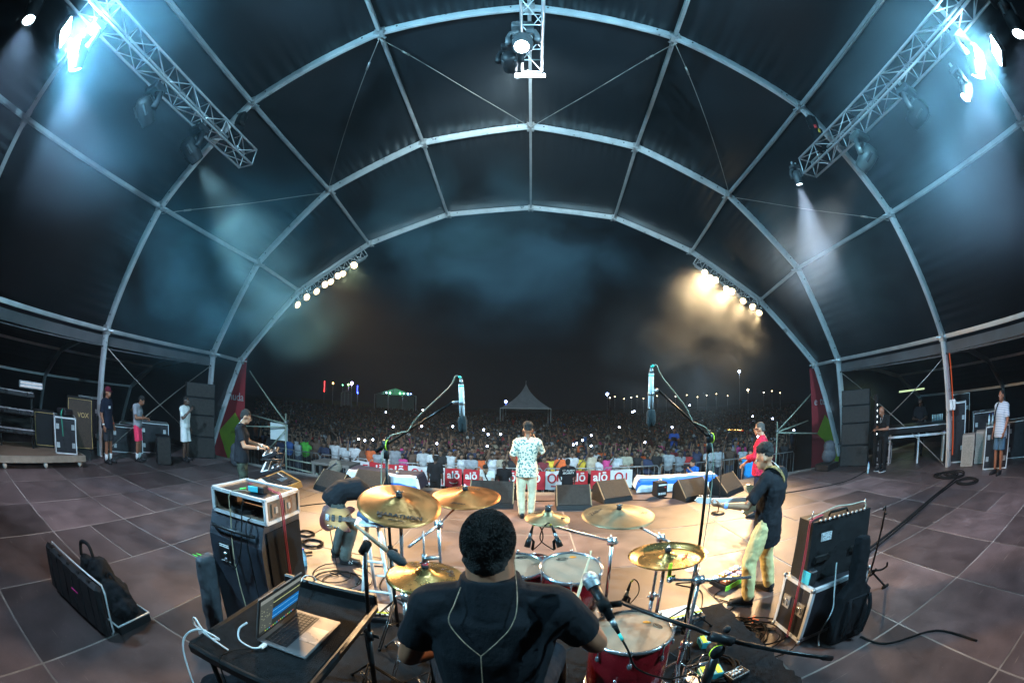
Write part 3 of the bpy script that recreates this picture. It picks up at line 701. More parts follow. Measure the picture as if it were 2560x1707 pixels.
    if pants:
        c = MB(); dn = (J['pel'] - J['wst']).normalized()
        loft(c, [(J['pel'] + dn * (.06 * s), sdH, .155 * f, .108 * f), (J['pel'], sdH, .172 * f, .122 * f), (J['pel'] - dn * (.09 * s), sdH, .160 * f, .116 * f)])
        for nm in 'LR':
            h, k, a = J['hp' + nm], J['kn' + nm], J['an' + nm]
            if leg >= 1: limb(c, [h, h.lerp(k, .5), k, k.lerp(a, .4), a + (k - a).normalized() * .02], [.098 * f, .084 * f * loose, .068 * f * loose, .066 * f * loose, .056 * f * loose], 14)
            else:
                e_ = h.lerp(k, leg / .55) if leg <= .55 else k.lerp(a, (leg - .55) / .45)
                c.sph(h, .098 * f, 12, 8); c.cyl(h, e_, .098 * f, .088 * f * loose, 14)
        skinned(root, 'trousers' if leg >= 1 else 'shorts', c, pants, vox * .95, 2, fold, .06)
    if socks:
        for nm in 'LR':
            c = MB(); a, k = J['an' + nm], J['kn' + nm]; c.cyl(a + V((0, 0, -.03)), a.lerp(k, .33), .044 * s, .05 * s, 12); part(root, 'sock', c, socks, True)
    if shoes:
        for nm in 'LR':
            a, t = J['an' + nm], J['to' + nm]; d = V((t.x - a.x, t.y - a.y, 0)).normalized() if (V((t.x - a.x, t.y - a.y))).length > .02 else V((0, 1, 0))
            sx = V((d.y, -d.x, 0)); bz = min(a.z - .085 * s, t.z - .03 * s)
            c = MB(); o_ = V((a.x, a.y, bz)) 
            loft(c, [(o_ - d * .065 + V((0, 0, .055)), sx, .03, .05), (o_ - d * .02 + V((0, 0, .062)), sx, .042, .06), (o_ + d * .06 + V((0, 0, .055)), sx, .045, .05), (o_ + d * .14 + V((0, 0, .04)), sx, .05, .034), (o_ + d * .20 + V((0, 0, .034)), sx, .034, .026)], 12)
            sh = part(root, 'shoe', c, shoes, True)
            c = MB(); loft(c, [(o_ - d * .07 + V((0, 0, .012)), sx, .032, .012), (o_ + V((0, 0, .012)), sx, .046, .012), (o_ + d * .14 + V((0, 0, .012)), sx, .054, .012), (o_ + d * .21 + V((0, 0, .014)), sx, .034, .012)], 12)
            part(sh, 'sole', c, WHITE if socks is None and shoes is not BLACKP else RUBBER, True)
    if hair and hair != 'bald':
        h = MB(); hm = hairm or HAIR
        if hair == 'short': h.sph((0, -.024, .040), (.081, .098, .094), 20, 14, Mh); h.sph((0, -.06, -.01), (.070, .058, .07), 14, 10, Mh); dd, ds = .016, .014
        elif hair == 'afro': h.sph((0, -.022, .044), (.084, .098, .097), 22, 16, Mh); h.sph((0, -.055, -.005), (.077, .068, .080), 16, 12, Mh); dd, ds = .016, .018
        elif hair == 'flattop': h.sph((0, -.028, .098), (.088, .098, .068), 20, 14, Mh); h.sph((0, -.046, .045), (.076, .078, .07), 14, 10, Mh); dd, ds = .032, .018
        elif hair == 'buzz': h.sph((0, -.020, .034), (.0775, .092, .090), 20, 14, Mh); h.sph((0, -.055, -.015), (.064, .054, .06), 14, 10, Mh); dd, ds = .003, .01
        elif hair == 'long': h.sph((0, -.024, .042), (.084, .10, .096), 20, 14, Mh); loft(h, [(Mh @ V((0, -.05, .02)), (1, 0, 0), .08, .055), (Mh @ V((0, -.065, -.12)), (1, 0, 0), .09, .05), (Mh @ V((0, -.07, -.24)), (1, 0, 0), .06, .03)]); dd, ds = .012, .03
        skinned(root, 'hair', h, hm, .010 if vox < .02 else vox * .7, 1, dd, ds)
    if cap:
        h = MB(); h.lathe([(.001, .135), (.05, .128), (.082, .085), (.088, .03), (.085, .02)], 20, Mh @ Matrix.Translation((0, -.012, .005)) @ Matrix.Diagonal((1, 1.12, 1, 1)))
        kk = part(root, 'cap', h, cap, True)
        h = MB(); h.prism([(-.07, .05), (-.065, .13), (-.03, .165), (.03, .165), (.065, .13), (.07, .05)], .028, .036, Mh); part(kk, 'brim', h, cap)
    return root, J, Mh
def cloth(name, col=(.5, .5, .5), var=.14, scale=7): return mat('cloth_' + name, col, .88, 0., var, scale, .35, bscale=38, spec=.12)
BLKT = cloth('black_tee', (.012, .013, .016)); CAMO = cloth('camo', (.035, .042, .03), .7, 14)
CREAM = cloth('cream_trousers', (.62, .53, .36)); KHAKI = cloth('pale_yellow_chinos', (.60, .50, .24)); DKJEAN = cloth('grey_jeans', (.085, .09, .08), .3, 12)
# ---------------- drummer, seen from behind, seated on the riser
drx, dry = -.155, 1.34
pose = dict(pel=(0, .02, .90), wst=(0, -.02, 1.06), cst=(0, -.03, 1.25), nk=(-.005, -.03, 1.485), hd=(-.015, .0, 1.636), shL=(-.215, -.04, 1.405), shR=(.215, -.04, 1.425),
            elL=(-.32, -.02, 1.13), wrL=(-.20, .22, 1.05), elR=(.385, .03, 1.20), wrR=(.325, .27, 1.25), hdR=(.02, .9, .25), hpL=(-.11, .04, .90), hpR=(.11, .04, .90), knL=(-.26, .42, .86), knR=(.24, .42, .86), anL=(-.27, .40, .50), anR=(.27, .45, .50), toL=(-.28, .57, .44), toR=(.29, .62, .44))
drummer, J, Mh = person('drummer seen from behind in a black tee with braided earphone cord', (drx, dry, 0), 0, pose, 1, BLKT, cloth('black_jeans', (.015, .016, .02)), BLACKP, 'afro', s=1., fat=1.18, sleeve=.66, vox=.0085, curl=(1.0, 1.15), palmup=(None, V((.5, 0, .85))), loose=1.1, fold=.012, dsz=.16, shirt_drop=.06, head=(-.12, .0), neck=1.35, collar=.062)
curl_ = MB(); cq = random.Random(11)
for k in range(5200):
    u = V((cq.gauss(0, 1), cq.gauss(0, 1), cq.gauss(0, 1))).normalized()
    if u.y > .35 and u.z < .35: continue
    if u.z < -.75: continue
    p = Mh @ V((u.x * .083, u.y * .096 - .024 - .012 * max(0, -u.z), .044 + u.z * .098)); n_ = u; tq = u.orthogonal().normalized(); bq = u.cross(tq); ph = cq.uniform(0, 6.3); R_ = cq.uniform(.002, .0045)
    curl_.tube([p + n_ * (.0022 * q) + (tq * math.cos(ph + q * 1.5) + bq * math.sin(ph + q * 1.5)) * R_ for q in range(6)], .0010, 3)
part(drummer, 'curls', curl_, HAIR)['kind'] = 'stuff'
mb = MB()
bk = lambda x, z, o=.0: V((x, -.196 - o, z))
yj = bk(-.025, 1.30, .004)
for sx, ear in ((-1, (-.115, -.135, 1.475)), (1, (.085, -.125, 1.495))):
    mb.tube([V((sx * .082 - .015, .0, 1.62)) if sx > 0 else V((-.10, -.09, 1.52)), V(ear), V((sx * .10 - .03, -.168, 1.42)), V((sx * .055 - .03, -.192, 1.36)), yj], .0019, 6, 6)
mb.tube([yj, bk(-.02, 1.15, .006), bk(-.008, 1.03, .004), bk(-.01, .94, .0)], .0022, 6, 6)
part(drummer, 'earphone_cord', mb, mat('braided_cord', (.33, .22, .14), .6, .2, .4, 90), True)
# ---------------- singer at the stage front
def printed():
    m = cloth('leaf_print_shirt', (.64, .58, .44)); nt = m.node_tree; N = nt.nodes; L = nt.links; p = N['Principled BSDF']
    tc = [n for n in N if n.type == 'TEX_COORD'][0]
    vo = N.new('ShaderNodeTexVoronoi'); vo.inputs['Scale'].default_value = 24; vo.feature = 'F1'; L.new(tc.outputs['Object'], vo.inputs['Vector'])
    nz = N.new('ShaderNodeTexNoise'); nz.inputs['Scale'].default_value = 9; nz.inputs['Detail'].default_value = 6; nz.inputs['Distortion'].default_value = 1.5; L.new(tc.outputs['Object'], nz.inputs['Vector'])
    ad = N.new('ShaderNodeMath'); ad.operation = 'SUBTRACT'; L.new(nz.outputs['Fac'], ad.inputs[0]); L.new(vo.outputs['Distance'], ad.inputs[1])
    r = N.new('ShaderNodeMapRange'); r.inputs[1].default_value = .03; r.inputs[2].default_value = .12; L.new(ad.outputs[0], r.inputs[0])
    old = p.inputs['Base Color'].links[0].from_socket; mx = N.new('ShaderNodeMix'); mx.data_type = 'RGBA'; mx.inputs[7].default_value = (.10, .18, .17, 1)
    L.new(r.outputs[0], mx.inputs[0]); L.new(old, mx.inputs[6]); L.new(mx.outputs[2], p.inputs['Base Color']); return m
singer, J, _ = person('singer in a leaf print shirt and cream trousers holding a microphone', (-.02, 7.45, 0), 0, dict(elR=(.27, .10, 1.20), wrR=(.13, .20, 1.46), elL=(-.26, -.03, 1.14), wrL=(-.20, .14, 1.0), knL=(-.10, .01, .49), anL=(-.075, -.01, .085), anR=(.085, .02, .085), toL=(-.10, .15, .035), toR=(.12, .17, .035)), 1, printed(), CREAM, BLACKP, 'flattop', s=1.02, sleeve=.95, vox=.011, head=(.1, .0), curl=(.5, 1.3), loose=1.1, fold=.02, shirt_drop=.07, palmup=(None, V((1, 0, 0))))
t = thing('microphone', 'handheld microphone at the mouth of the singer', 'microphone', (.10, 7.66, 1.49))
mb = MB(); mb.cyl((.13, 7.62, 1.42), (.05, 7.64, 1.60), .013, .018, 10); part(t, 'handle', mb, BLACKM, True, True)
mb = MB(); mb.sph((.045, 7.645, 1.615), .026); part(t, 'grille', mb, STEEL, True, True)
# ---------------- keyboard player
keyb, J, _ = person('keyboard player in a black tee and camouflage trousers', (-5.1, 6.0, 0), -1.02, dict(nk=(0, .03, 1.45), hd=(0, .10, 1.60), cst=(0, .03, 1.28), elR=(.27, .10, 1.10), wrR=(.16, .37, 1.08), elL=(-.26, .13, 1.12), wrL=(-.14, .42, 1.09), toL=(-.12, .15, .035)), 2, BLKT, CAMO, BLACKP, 'short', sleeve=.7, vox=.011, head=(0, -.35), curl=(.7, .7), loose=1.15, fold=.015, shirt_drop=.05, s=1.02)
for nm in 'LR':
    mb = MB(); a = J['wr' + nm]; d = (J['wr' + nm] - J['el' + nm]).normalized(); mb.cyl(a - d * .035, a - d * .012, .034, .033, 12); part(keyb, 'wristband', mb, PAPER, True)
mb = MB(); mb.sph(J['hd'] + V((.078, -.01, 0)), .014); mb.tube([J['hd'] + V((.08, -.01, 0)), J['hd'] + V((.075, -.08, -.06)), J['nk'] + V((.03, -.09, -.02))], .003, 5, 4); part(keyb, 'earphone', mb, WHITE, True)
mb = MB()
for q in (-1, 1): mb.tube([J['hd'] + V((q * .036, .118, -.035)) + V((math.cos(a) * .028, 0, math.sin(a) * .02)) for a in [k * PI / 5 for k in range(10)]], .003, 5, closed=True)
mb.tube([J['hd'] + V((.064, .11, -.03)), J['hd'] + V((.08, 0, .0))], .003, 5); part(keyb, 'glasses', mb, BLACKM, True)
# ---------------- bass player, bent far forward
bassp, J, _ = person('bass player in a black tee bent far over his instrument', (-2.33, 4.62, 0), -.95, dict(pel=(0, -.08, .84), wst=(0, .05, .96), cst=(0, .25, .99), nk=(0, .42, .90), hd=(0, .54, .80), shL=(-.185, .38, .89), shR=(.185, .36, .91), elL=(-.30, .42, .66), wrL=(-.42, .55, .58), elR=(.25, .22, .70), wrR=(.10, .30, .62), hpL=(-.09, -.07, .82), hpR=(.09, -.07, .82), knL=(-.13, .08, .48), anL=(-.13, -.06, .085), toL=(-.16, .10, .035), knR=(.13, .12, .48), anR=(.14, .0, .085), toR=(.17, .16, .035)), 1, BLKT, DKJEAN, BLACKP, 'short', vox=.012, sleeve=.75, loose=1.15, fold=.014, head=(0, -1.1), curl=(.9, .7), fat=1.08)
for ch in list(bassp.children):
    if ch.name.startswith('shoe'):
        M = ch.data.vertices; cx = sum((v.co for v in M), V()) / len(M)
        for sg in (-1, 1):
            mb = MB(); p = cx + V((sg * .048, .0, .0)); mb.tube([p + V((0, -.02, -.02)), p + V((0, -.01, .02)), p + V((0, .02, -.02)), p + V((0, .03, .02))], .005, 4); part(ch, 'side_mark', mb, WHITE)
# ---------------- guitarist on the right
guitp, J, _ = person('guitarist in a black tee and pale yellow trousers with a patterned strap', (2.40, 3.50, 0), .72, dict(pel=(.02, 0, .92), cst=(0, -.02, 1.28), nk=(-.01, .03, 1.45), hd=(-.03, .10, 1.585), shL=(-.185, .03, 1.38), shR=(.19, -.06, 1.39), elL=(-.34, .16, 1.14), wrL=(-.44, .40, 1.16), elR=(.34, .0, 1.12), wrR=(.16, .22, 1.02), knL=(-.16, .10, .49), anL=(-.22, .02, .085), toL=(-.28, .17, .035), knR=(.15, .0, .49), anR=(.2, -.10, .085), toR=(.27, .05, .035)), 2, BLKT, KHAKI, BLACKP, 'flattop', s=.975, sleeve=.85, vox=.010, head=(.15, -.30), curl=(1.0, .7), loose=1.25, fold=.02, shirt_drop=.17, palmup=(V((-.6, .3, -.7)), None))
mb = MB(); mb.cyl(J['wrL'].lerp(J['elL'], .22), J['wrL'].lerp(J['elL'], .07), .037, .034, 12); part(guitp, 'wristband', mb, mat('blue_white_band', (.35, .45, .75), .6), True)
def band(root, name, pts, wd, m, nrm, th=.006, label=None):
    """flat strap along points; nrm gives the outward normal at each point"""
    mb = MB(); P_ = spline([V(p) for p in pts], 6); Nn = spline([V(p) for p in nrm], 6); vs = []; fs = []
    for i, p in enumerate(P_):
        d = (P_[min(i + 1, len(P_) - 1)] - P_[max(i - 1, 0)]).normalized(); n = Nn[i].normalized(); sd = d.cross(n).normalized()
        vs += [p - sd * wd / 2, p + sd * wd / 2, p + sd * wd / 2 + n * th, p - sd * wd / 2 + n * th]
    for i in range(len(P_) - 1):
        a, b = i * 4, i * 4 + 4
        for k in range(4): fs.append((a + k, a + (k + 1) % 4, b + (k + 1) % 4, b + k))
    n_ = len(P_) * 4 - 4; fs += [(3, 2, 1, 0), (n_, n_ + 1, n_ + 2, n_ + 3)]
    mb.add(vs, fs); return part(root, name, mb, m, label=label)
STRAP = mat('patterned_strap', (.17, .105, .03), .7, 0., .9, 26)
band(guitp, 'guitar_strap', [(-.10, .13, 1.30), (-.10, .05, 1.455), (-.07, -.075, 1.44), (.04, -.142, 1.28), (.14, -.125, 1.10), (.19, -.03, .97)], .062, STRAP, [(-.2, 1, .3), (-.1, .2, 1), (0, -1, .5), (0, -1, 0), (.4, -1, 0), (1, -.1, 0)])
mb = MB(); mb.sph(J['hd'] + V((.075, -.02, -.01)), .013); mb.tube([J['hd'] + V((.08, -.02, -.01)), J['nk'] + V((.06, -.08, .03)), J['nk'] + V((.03, -.13, -.05)), J['nk'] + V((.07, -.15, -.09)), J['nk'] + V((.05, -.15, -.06))], .004, 5, 5); part(guitp, 'earphone', mb, WHITE, True)
# ---------------- player in red
saxp, J, _ = person('player in a red shirt and glasses behind the guitarist', (4.12, 6.38, 0), .95, dict(elL=(-.28, .1, 1.14), wrL=(-.12, .30, 1.10), elR=(.27, .08, 1.10), wrR=(.10, .30, .98), hd=(0, .05, 1.60)), 2, cloth('crimson_shirt', (.50, .02, .05), .5, 30), cloth('dark_blue_jeans', (.02, .025, .05)), BLACKP, 'buzz', sleeve=1.75, vox=.013, head=(0, -.15), hairm=mat('grey_buzz', (.055, .048, .042), .9), s=1.0, fat=1.1, shirt_drop=.06)
mb = MB(); mb.tube([J['hd'] + V((.078, 0, .01)), J['hd'] + V((.05, .10, .0)), J['hd'] + V((0, .112, .0)), J['hd'] + V((-.05, .10, .0)), J['hd'] + V((-.078, 0, .01))], .006, 6, 4); part(saxp, 'glasses', mb, BLACKM, True)
# ---------------- three men at the left wing
p1, J, _ = person('man in a maroon cap, navy polo and dark shorts by the left post', (-9.56, 5.41, 0), -1.15, dict(), 1, cloth('navy_polo', (.012, .016, .03)), cloth('charcoal_shorts', (.035, .035, .04)), BLACKP, 'short', leg=.52, sleeve=.85, vox=.014, cap=cloth('maroon_cap', (.11, .012, .025)), socks=cloth('white_sock', (.7, .7, .7)), shirt_drop=.05, s=1.03)
for nm, mm in (('L', REDT), ('R', PAPER)):
    mb = MB(); a, d = J['wr' + nm], (J['wr' + nm] - J['el' + nm]).normalized(); mb.cyl(a - d * .04, a - d * .015, .036, .035, 10); part(p1, 'wristband', mb, mm, True)
mb = MB(); mb.box((.085, .152, 1.33), (.085, .012, .055)); part(p1, 'chest_badge', mb, PAPER)
p2, J, _ = person('man in a grey tee and bright pink shorts looking down at his phone', (-9.52, 6.48, 0), -1.0, dict(nk=(0, .06, 1.44), hd=(0, .14, 1.56), cst=(0, .0, 1.27), elR=(.26, .06, 1.12), wrR=(.08, .30, 1.14), elL=(-.26, .06, 1.12), wrL=(-.08, .30, 1.12)), 1, cloth('grey_tee', (.30, .30, .32)), cloth('pink_shorts', (.85, .05, .12)), BLACKP, 'short', leg=.5, sleeve=.7, vox=.014, head=(0, -.6), socks=cloth('white_sock'), curl=(.9, .9), s=.99)
p3, J, _ = person('man in a white tee and white shorts raising a phone', (-9.05, 8.0, 0), -1.25, dict(elR=(.30, .10, 1.16), wrR=(.16, .30, 1.40), hd=(0, .04, 1.61)), 0, cloth('white_tee', (.72, .70, .66)), cloth('white_shorts', (.75, .73, .70)), BLACKP, 'buzz', leg=.5, sleeve=.85, vox=.014, loose=1.35, curl=(.4, 1.1), s=1.02)
for lab, P_, J_, M_, off in (('phone in the hands of the man in pink shorts', p2, J, absm(p2), V((0, .38, 1.15))), ('phone raised by the man in the white tee', p3, J, absm(p3), V((.13, .37, 1.48)))):
    mb = MB(); c = M_ @ off; mb.box((0, 0, 0), (.07, .012, .14), Matrix.Translation(c) @ Matrix.Rotation(-1.1, 4, 'Z') @ Matrix.Rotation(-.9 if 'pink' in lab else -.1, 4, 'X'), bev=.004)
    single('phone', mb, BLACKM, lab, 'phone', 'phones held by crew')
# ---------------- right wing
p4, J, _ = person('bald bearded man in black with white soled shoes looking at his phone', (9.16, 7.34, 0), 1.35, dict(nk=(0, .05, 1.45), hd=(0, .12, 1.57), elR=(.26, .08, 1.12), wrR=(.07, .31, 1.13), elL=(-.26, .07, 1.12), wrL=(-.09, .30, 1.12)), 1, cloth('black_shirt', (.010, .011, .012)), cloth('black_trousers', (.010, .010, .011)), BLACKM, 'bald', vox=.014, head=(0, -.55), curl=(.9, .9), sleeve=.8, s=1.0)
mb = MB(); mb.tube([J['nk'] + V((.06, .03, .02)), J['cst'] + V((.03, .14, .02)), J['cst'] + V((-.03, .14, .02)), J['nk'] + V((-.06, .03, .02))], .005, 5, 6); part(p4, 'necklace', mb, STEEL, True)
mb = MB(); mb.box((0, 0, 0), (.07, .012, .14), absm(p4) @ Matrix.Translation((0, .37, 1.15)) @ Matrix.Rotation(-.9, 4, 'X'), bev=.004); single('phone', mb, BLACKM, 'phone held by the bald man in black', 'phone', 'phones held by crew')
p5, J, _ = person('dim crew member standing behind the monitor desk', (11.9, 7.75, 0), 2.1, dict(elR=(.26, .10, 1.12), wrR=(.1, .33, 1.12), elL=(-.26, .10, 1.12), wrL=(-.14, .33, 1.12)), 0, BLKT, cloth('black_trousers'), BLACKP, 'short', vox=.016, sleeve=.8)
STRIPE = cloth('blue_striped_tee', (.22, .30, .42))
nt = STRIPE.node_tree; N = nt.nodes; L = nt.links; wv = N.new('ShaderNodeTexWave'); wv.bands_direction = 'Z'; wv.inputs['Scale'].default_value = 9; wv.inputs['Distortion'].default_value = .3
tc = [n for n in N if n.type == 'TEX_COORD'][0]; L.new(tc.outputs['Object'], wv.inputs['Vector']); old = N['Principled BSDF'].inputs['Base Color'].links[0].from_socket
mx = N.new('ShaderNodeMix'); mx.data_type = 'RGBA'; mx.inputs[7].default_value = (.62, .66, .7, 1); L.new(wv.outputs['Fac'], mx.inputs[0]); L.new(old, mx.inputs[6]); L.new(mx.outputs[2], N['Principled BSDF'].inputs['Base Color'])
p6, J, _ = person('man in a striped blue tee and denim shorts with a shoulder strap', (9.95, 3.55, 0), 1.3, dict(elL=(-.25, .02, 1.12), wrL=(-.22, .12, .9)), 1, STRIPE, cloth('denim_shorts', (.06, .12, .18)), BLACKP, 'buzz', leg=.52, sleeve=.8, vox=.014, shirt_drop=.06, s=1.03, fat=1.05, loose=1.15)
band(p6, 'shoulder_strap', [(.17, .16, 1.10), (.10, .16, 1.38), (.10, .0, 1.52), (.12, -.15, 1.35), (.18, -.14, 1.05)], .045, BLKCLOTH, [(0, 1, 0), (0, 1, .3), (0, 0, 1), (0, -1, .2), (0, -1, 0)])
# ================================================================== DRUM KIT AND WHAT STANDS ROUND IT
def text(root, name, body, M, size, m, depth=.0006, world=False, align='CENTER', bold=0., shear=0.):
    """lettering as thin raised mesh; M maps text plane (XY) into the parent's space"""
    cu = bpy.data.curves.new(name, 'FONT'); cu.body = body; cu.size = size; cu.align_x = align; cu.align_y = 'CENTER'; cu.extrude = depth; cu.offset = bold; cu.shear = shear; cu.resolution_u = 3
    tmp = bpy.data.objects.new(name, cu); me = bpy.data.meshes.new_from_object(tmp); bpy.data.objects.remove(tmp); bpy.data.curves.remove(cu)
    if world: M = absm(root).inverted() @ M
    me.transform(M); me.materials.clear(); me.materials.append(m); me.name = name
    return obj(name, me, root)
def bronze(name, col, rough):
    m = mat(name, col, rough, .92, .22, 9); nt = m.node_tree; N = nt.nodes; L = nt.links
    tc = [n for n in N if n.type == 'TEX_COORD'][0]
    sx = N.new('ShaderNodeVectorMath'); sx.operation = 'MULTIPLY'; sx.inputs[1].default_value = (1, 1, 0); L.new(tc.outputs['Object'], sx.inputs[0])
    ln = N.new('ShaderNodeVectorMath'); ln.operation = 'LENGTH'; L.new(sx.outputs[0], ln.inputs[0])
    mu = N.new('ShaderNodeMath'); mu.operation = 'MULTIPLY'; mu.inputs[1].default_value = 1500; L.new(ln.outputs['Value'], mu.inputs[0])
    sn = N.new('ShaderNodeMath'); sn.operation = 'SINE'; L.new(mu.outputs[0], sn.inputs[0])
    bp = N.new('ShaderNodeBump'); bp.inputs['Strength'].default_value = .35; bp.inputs['Distance'].default_value = .0006; L.new(sn.outputs[0], bp.inputs['Height'])
    L.new(bp.outputs[0], N['Principled BSDF'].inputs['Normal']); return m
BR1 = bronze('bronze_worn', (.44, .20, .07), .38); BR2 = bronze('bronze_dark', (.30, .22, .12), .42); BR3 = bronze('bronze_bright', (.55, .34, .12), .27); BR4 = bronze('bronze_olive', (.24, .19, .115), .5)
INK = mat('black_ink', (.01, .01, .01), .6); INKR = mat('red_ink', (.35, .02, .02), .6)
def nmat(c, n, spin=0.): return Matrix.Translation(V(c)) @ V(n).to_track_quat('Z', 'Y').to_matrix().to_4x4() @ Matrix.Rotation(spin, 4, 'Z')
def cymbal(label, c, D, n, m, prof='crash', felt=True):
    M = nmat(c, n); t = thing('cymbal', label, 'cymbal', M=M, group='cymbals of the drum kit'); R = D / 2
    if prof == 'china': P = [(.006, .022), (.03, .022), (.05, .004), (.055, 0), (R * .55, -.006), (R * .72, -.014), (R * .80, -.016), (R * .9, -.006), (R, .012)]
    else: P = [(.006, .030), (.025, .028), (R * .24, .012), (R * .28, .006), (R * .6, -.006), (R * .9, -.018), (R, -.023)]
    P = P + [(r, z - .0016) for r, z in reversed(P)]
    mb = MB(); mb.lathe(P, 56); part(t, 'plate', mb, m, True)
    mb = MB(); mb.cyl((0, 0, .028), (0, 0, .048), .019, .017, 14); part(t, 'felt', mb, mat('black_felt', (.02, .02, .02), .95), True)
    mb = MB(); mb.cyl((0, 0, .048), (0, 0, .068), .004); mb.cyl((0, 0, .052), (0, 0, .060), .010, .008, 8); mb.box((.012, 0, .058), (.022, .005, .008)); mb.box((-.012, 0, .058), (.022, .005, .008)); part(t, 'wing_nut', mb, CHROME, True)
    return t, M
tilt = lambda a, b=0.: V((b, -a, 1)).normalized()
cr, M = cymbal('large worn bronze crash cymbal with a printed word, on the left', (-.72, 2.09, 1.59), .46, tilt(.27, .13), BR1)
mt = Matrix.Translation((-.02, -.145, -.0035)) @ Matrix.Rotation(-.30, 4, 'Z'); 
text(cr, 'lettering', 'MARATHON', mt, .042, INK, .0008, bold=.0012)
text(cr, 'lettering', 'SPEED CRASH', Matrix.Translation((-.035, -.178, -.009)) @ Matrix.Rotation(-.30, 4, 'Z'), .015, INK)
mb = MB(); mb.lathe([(0, .0014), (.012, .0014), (.012, 0)], 14, Matrix.Translation((-.12, -.142, -.0055))); part(cr, 'printed_emblem', mb, INK)
cr2, M = cymbal('tarnished crash cymbal right behind the drummer\'s head', (-.44, 2.65, 1.53), .46, tilt(.13, -.02), bronze('bronze_tarnished', (.40, .15, .045), .42))
text(cr2, 'lettering', 'Zildjian', Matrix.Translation((.0, -.16, -.007)), .032, INK, .0007, shear=.2)
text(cr2, 'lettering', 'K Custom', Matrix.Translation((-.02, .12, -.003)), .04, INK, .0007, shear=.2)
spl, M = cymbal('small splash cymbal in the middle of the kit', (.08, 2.32, 1.49), .26, tilt(.10, .03), BR2)
mb = MB(); mb.lathe([(0, .0012), (.011, .0012), (.011, 0)], 14, Matrix.Translation((.075, -.05, -.006))); part(spl, 'printed_emblem', mb, INK)
text(spl, 'lettering', 'splash', Matrix.Translation((-.04, .055, .001)) @ Matrix.Rotation(.2, 4, 'Z'), .024, INK, shear=.3)
rd, M = cymbal('wide dull ride cymbal beyond the rack toms', (.60, 2.76, 1.37), .52, tilt(.10, .01), BR4)
text(rd, 'lettering', 'Zildjian', Matrix.Translation((-.15, .06, -.004)) @ Matrix.Rotation(.75, 4, 'Z'), .052, INK, .0008, shear=.2)
text(rd, 'lettering', 'Uri', Matrix.Translation((.165, -.03, -.006)) @ Matrix.Rotation(-.25, 4, 'Z'), .05, INK, .0008, shear=.3)
ch, M = cymbal('shiny china cymbal with an upturned edge at the right', (.70, 1.97, 1.32), .43, tilt(-.02, -.03), BR3, 'china')
text(ch, 'lettering', 'Zildjian', Matrix.Translation((-.01, .095, .0015)) @ Matrix.Rotation(PI + .1, 4, 'Z'), .036, INKR, .0008, shear=.2)
hh, M = cymbal('bright hi-hat cymbal left of the drummer', (-.50, 1.75, 1.33), .37, tilt(.05, .03), BR3)
text(hh, 'lettering', 'R8', Matrix.Translation((.115, -.02, -.006)) @ Matrix.Rotation(1.35, 4, 'Z'), .062, INK, .0009, bold=.001)
t2 = MB(); t2.lathe([(.006, -.03), (.04, -.024), (.17, -.034), (.185, -.030)], 48); part(hh, 'bottom_plate', t2, BR3, True)
mb = MB(); mb.cyl((0, 0, .03), (0, 0, .055), .016, n=12); part(hh, 'clutch_band', mb, mat('red_band', (.5, .02, .03), .5), True)
# ---- drums
REDSH = mat('red_sparkle_shell', (.22, .006, .010), .22, .35, .35, 320, coat=.8)
HEAD = mat('clear_drum_head', (.33, .215, .145), .4, 0., .16, 9)
def drum(label, c, D, H, n, lugs=6, legs=0):
    M = nmat(c, n); t = thing('drum', label, 'drum', M=M, group='drums of the kit'); R = D / 2
    mb = MB(); mb.lathe([(R - .004, -.012), (R, -.014), (R, -H + .014), (R - .004, -H)], 40); part(t, 'shell', mb, REDSH, True)
    mb = MB(); mb.lathe([(0, -.004), (R - .02, -.004), (R - .004, -.003)], 40); part(t, 'drum_head', mb, HEAD, True); mb = MB(); mb.lathe([(R - .004, -H), (0, -H)], 40); part(t, 'bottom_head', mb, HEAD, True)
    for z, zz in ((.006, -.014), (-H - .006, -H + .014)):
        mb = MB(); mb.lathe([(R - .003, zz), (R + .009, zz), (R + .011, (z + zz) / 2), (R + .008, z), (R - .002, z), (R - .003, zz)], 40); part(t, 'hoop', mb, CHROME, True)
    for k in range(lugs):
        a = 2 * PI * (k + .3) / lugs; u = V((math.cos(a), math.sin(a), 0)); mb = MB()
        mb.cyl(u * (R + .010) + V((0, 0, .010)), u * (R + .012) + V((0, 0, -.075)), .0045, n=6); mb.cyl(u * (R + .010) + V((0, 0, .006)), u * (R + .010) + V((0, 0, .018)), .008, n=6); mb.sph(u * (R + .010) + V((0, 0, -.085)), (.014, .014, .022), 8, 6); part(t, 'tension_lug', mb, CHROME, True)
    mb = MB(); 
    for k in range(3 if H > .3 else 0):
        a = 2 * PI * k / 3 + .5; u = V((math.cos(a), math.sin(a), 0)); mb = MB()
        mb.tube([u * (R + .02) + V((0, 0, -H * .45)), u * (R + .02) + V((0, 0, -H - .05)), u * (R + .07) + V((0, 0, -H - .16)), u * (R + .06) + V((0, 0, -legs))], .006, 6); part(t, 'leg', mb, CHROME, True)
    return t, M, R
tomA, M, R = drum('smallest rack tom half hidden by the drummer\'s shoulder', (-.07, 2.13, 1.245), .265, .21, tilt(.15, .05))
text(tomA, 'lettering', 'EVANS', Matrix.Translation((.01, .085, .0)), .022, INK)
tomB, M, R = drum('middle rack tom with an orange sticker and a stick over it', (.195, 2.02, 1.275), .315, .24, tilt(.17, .02))
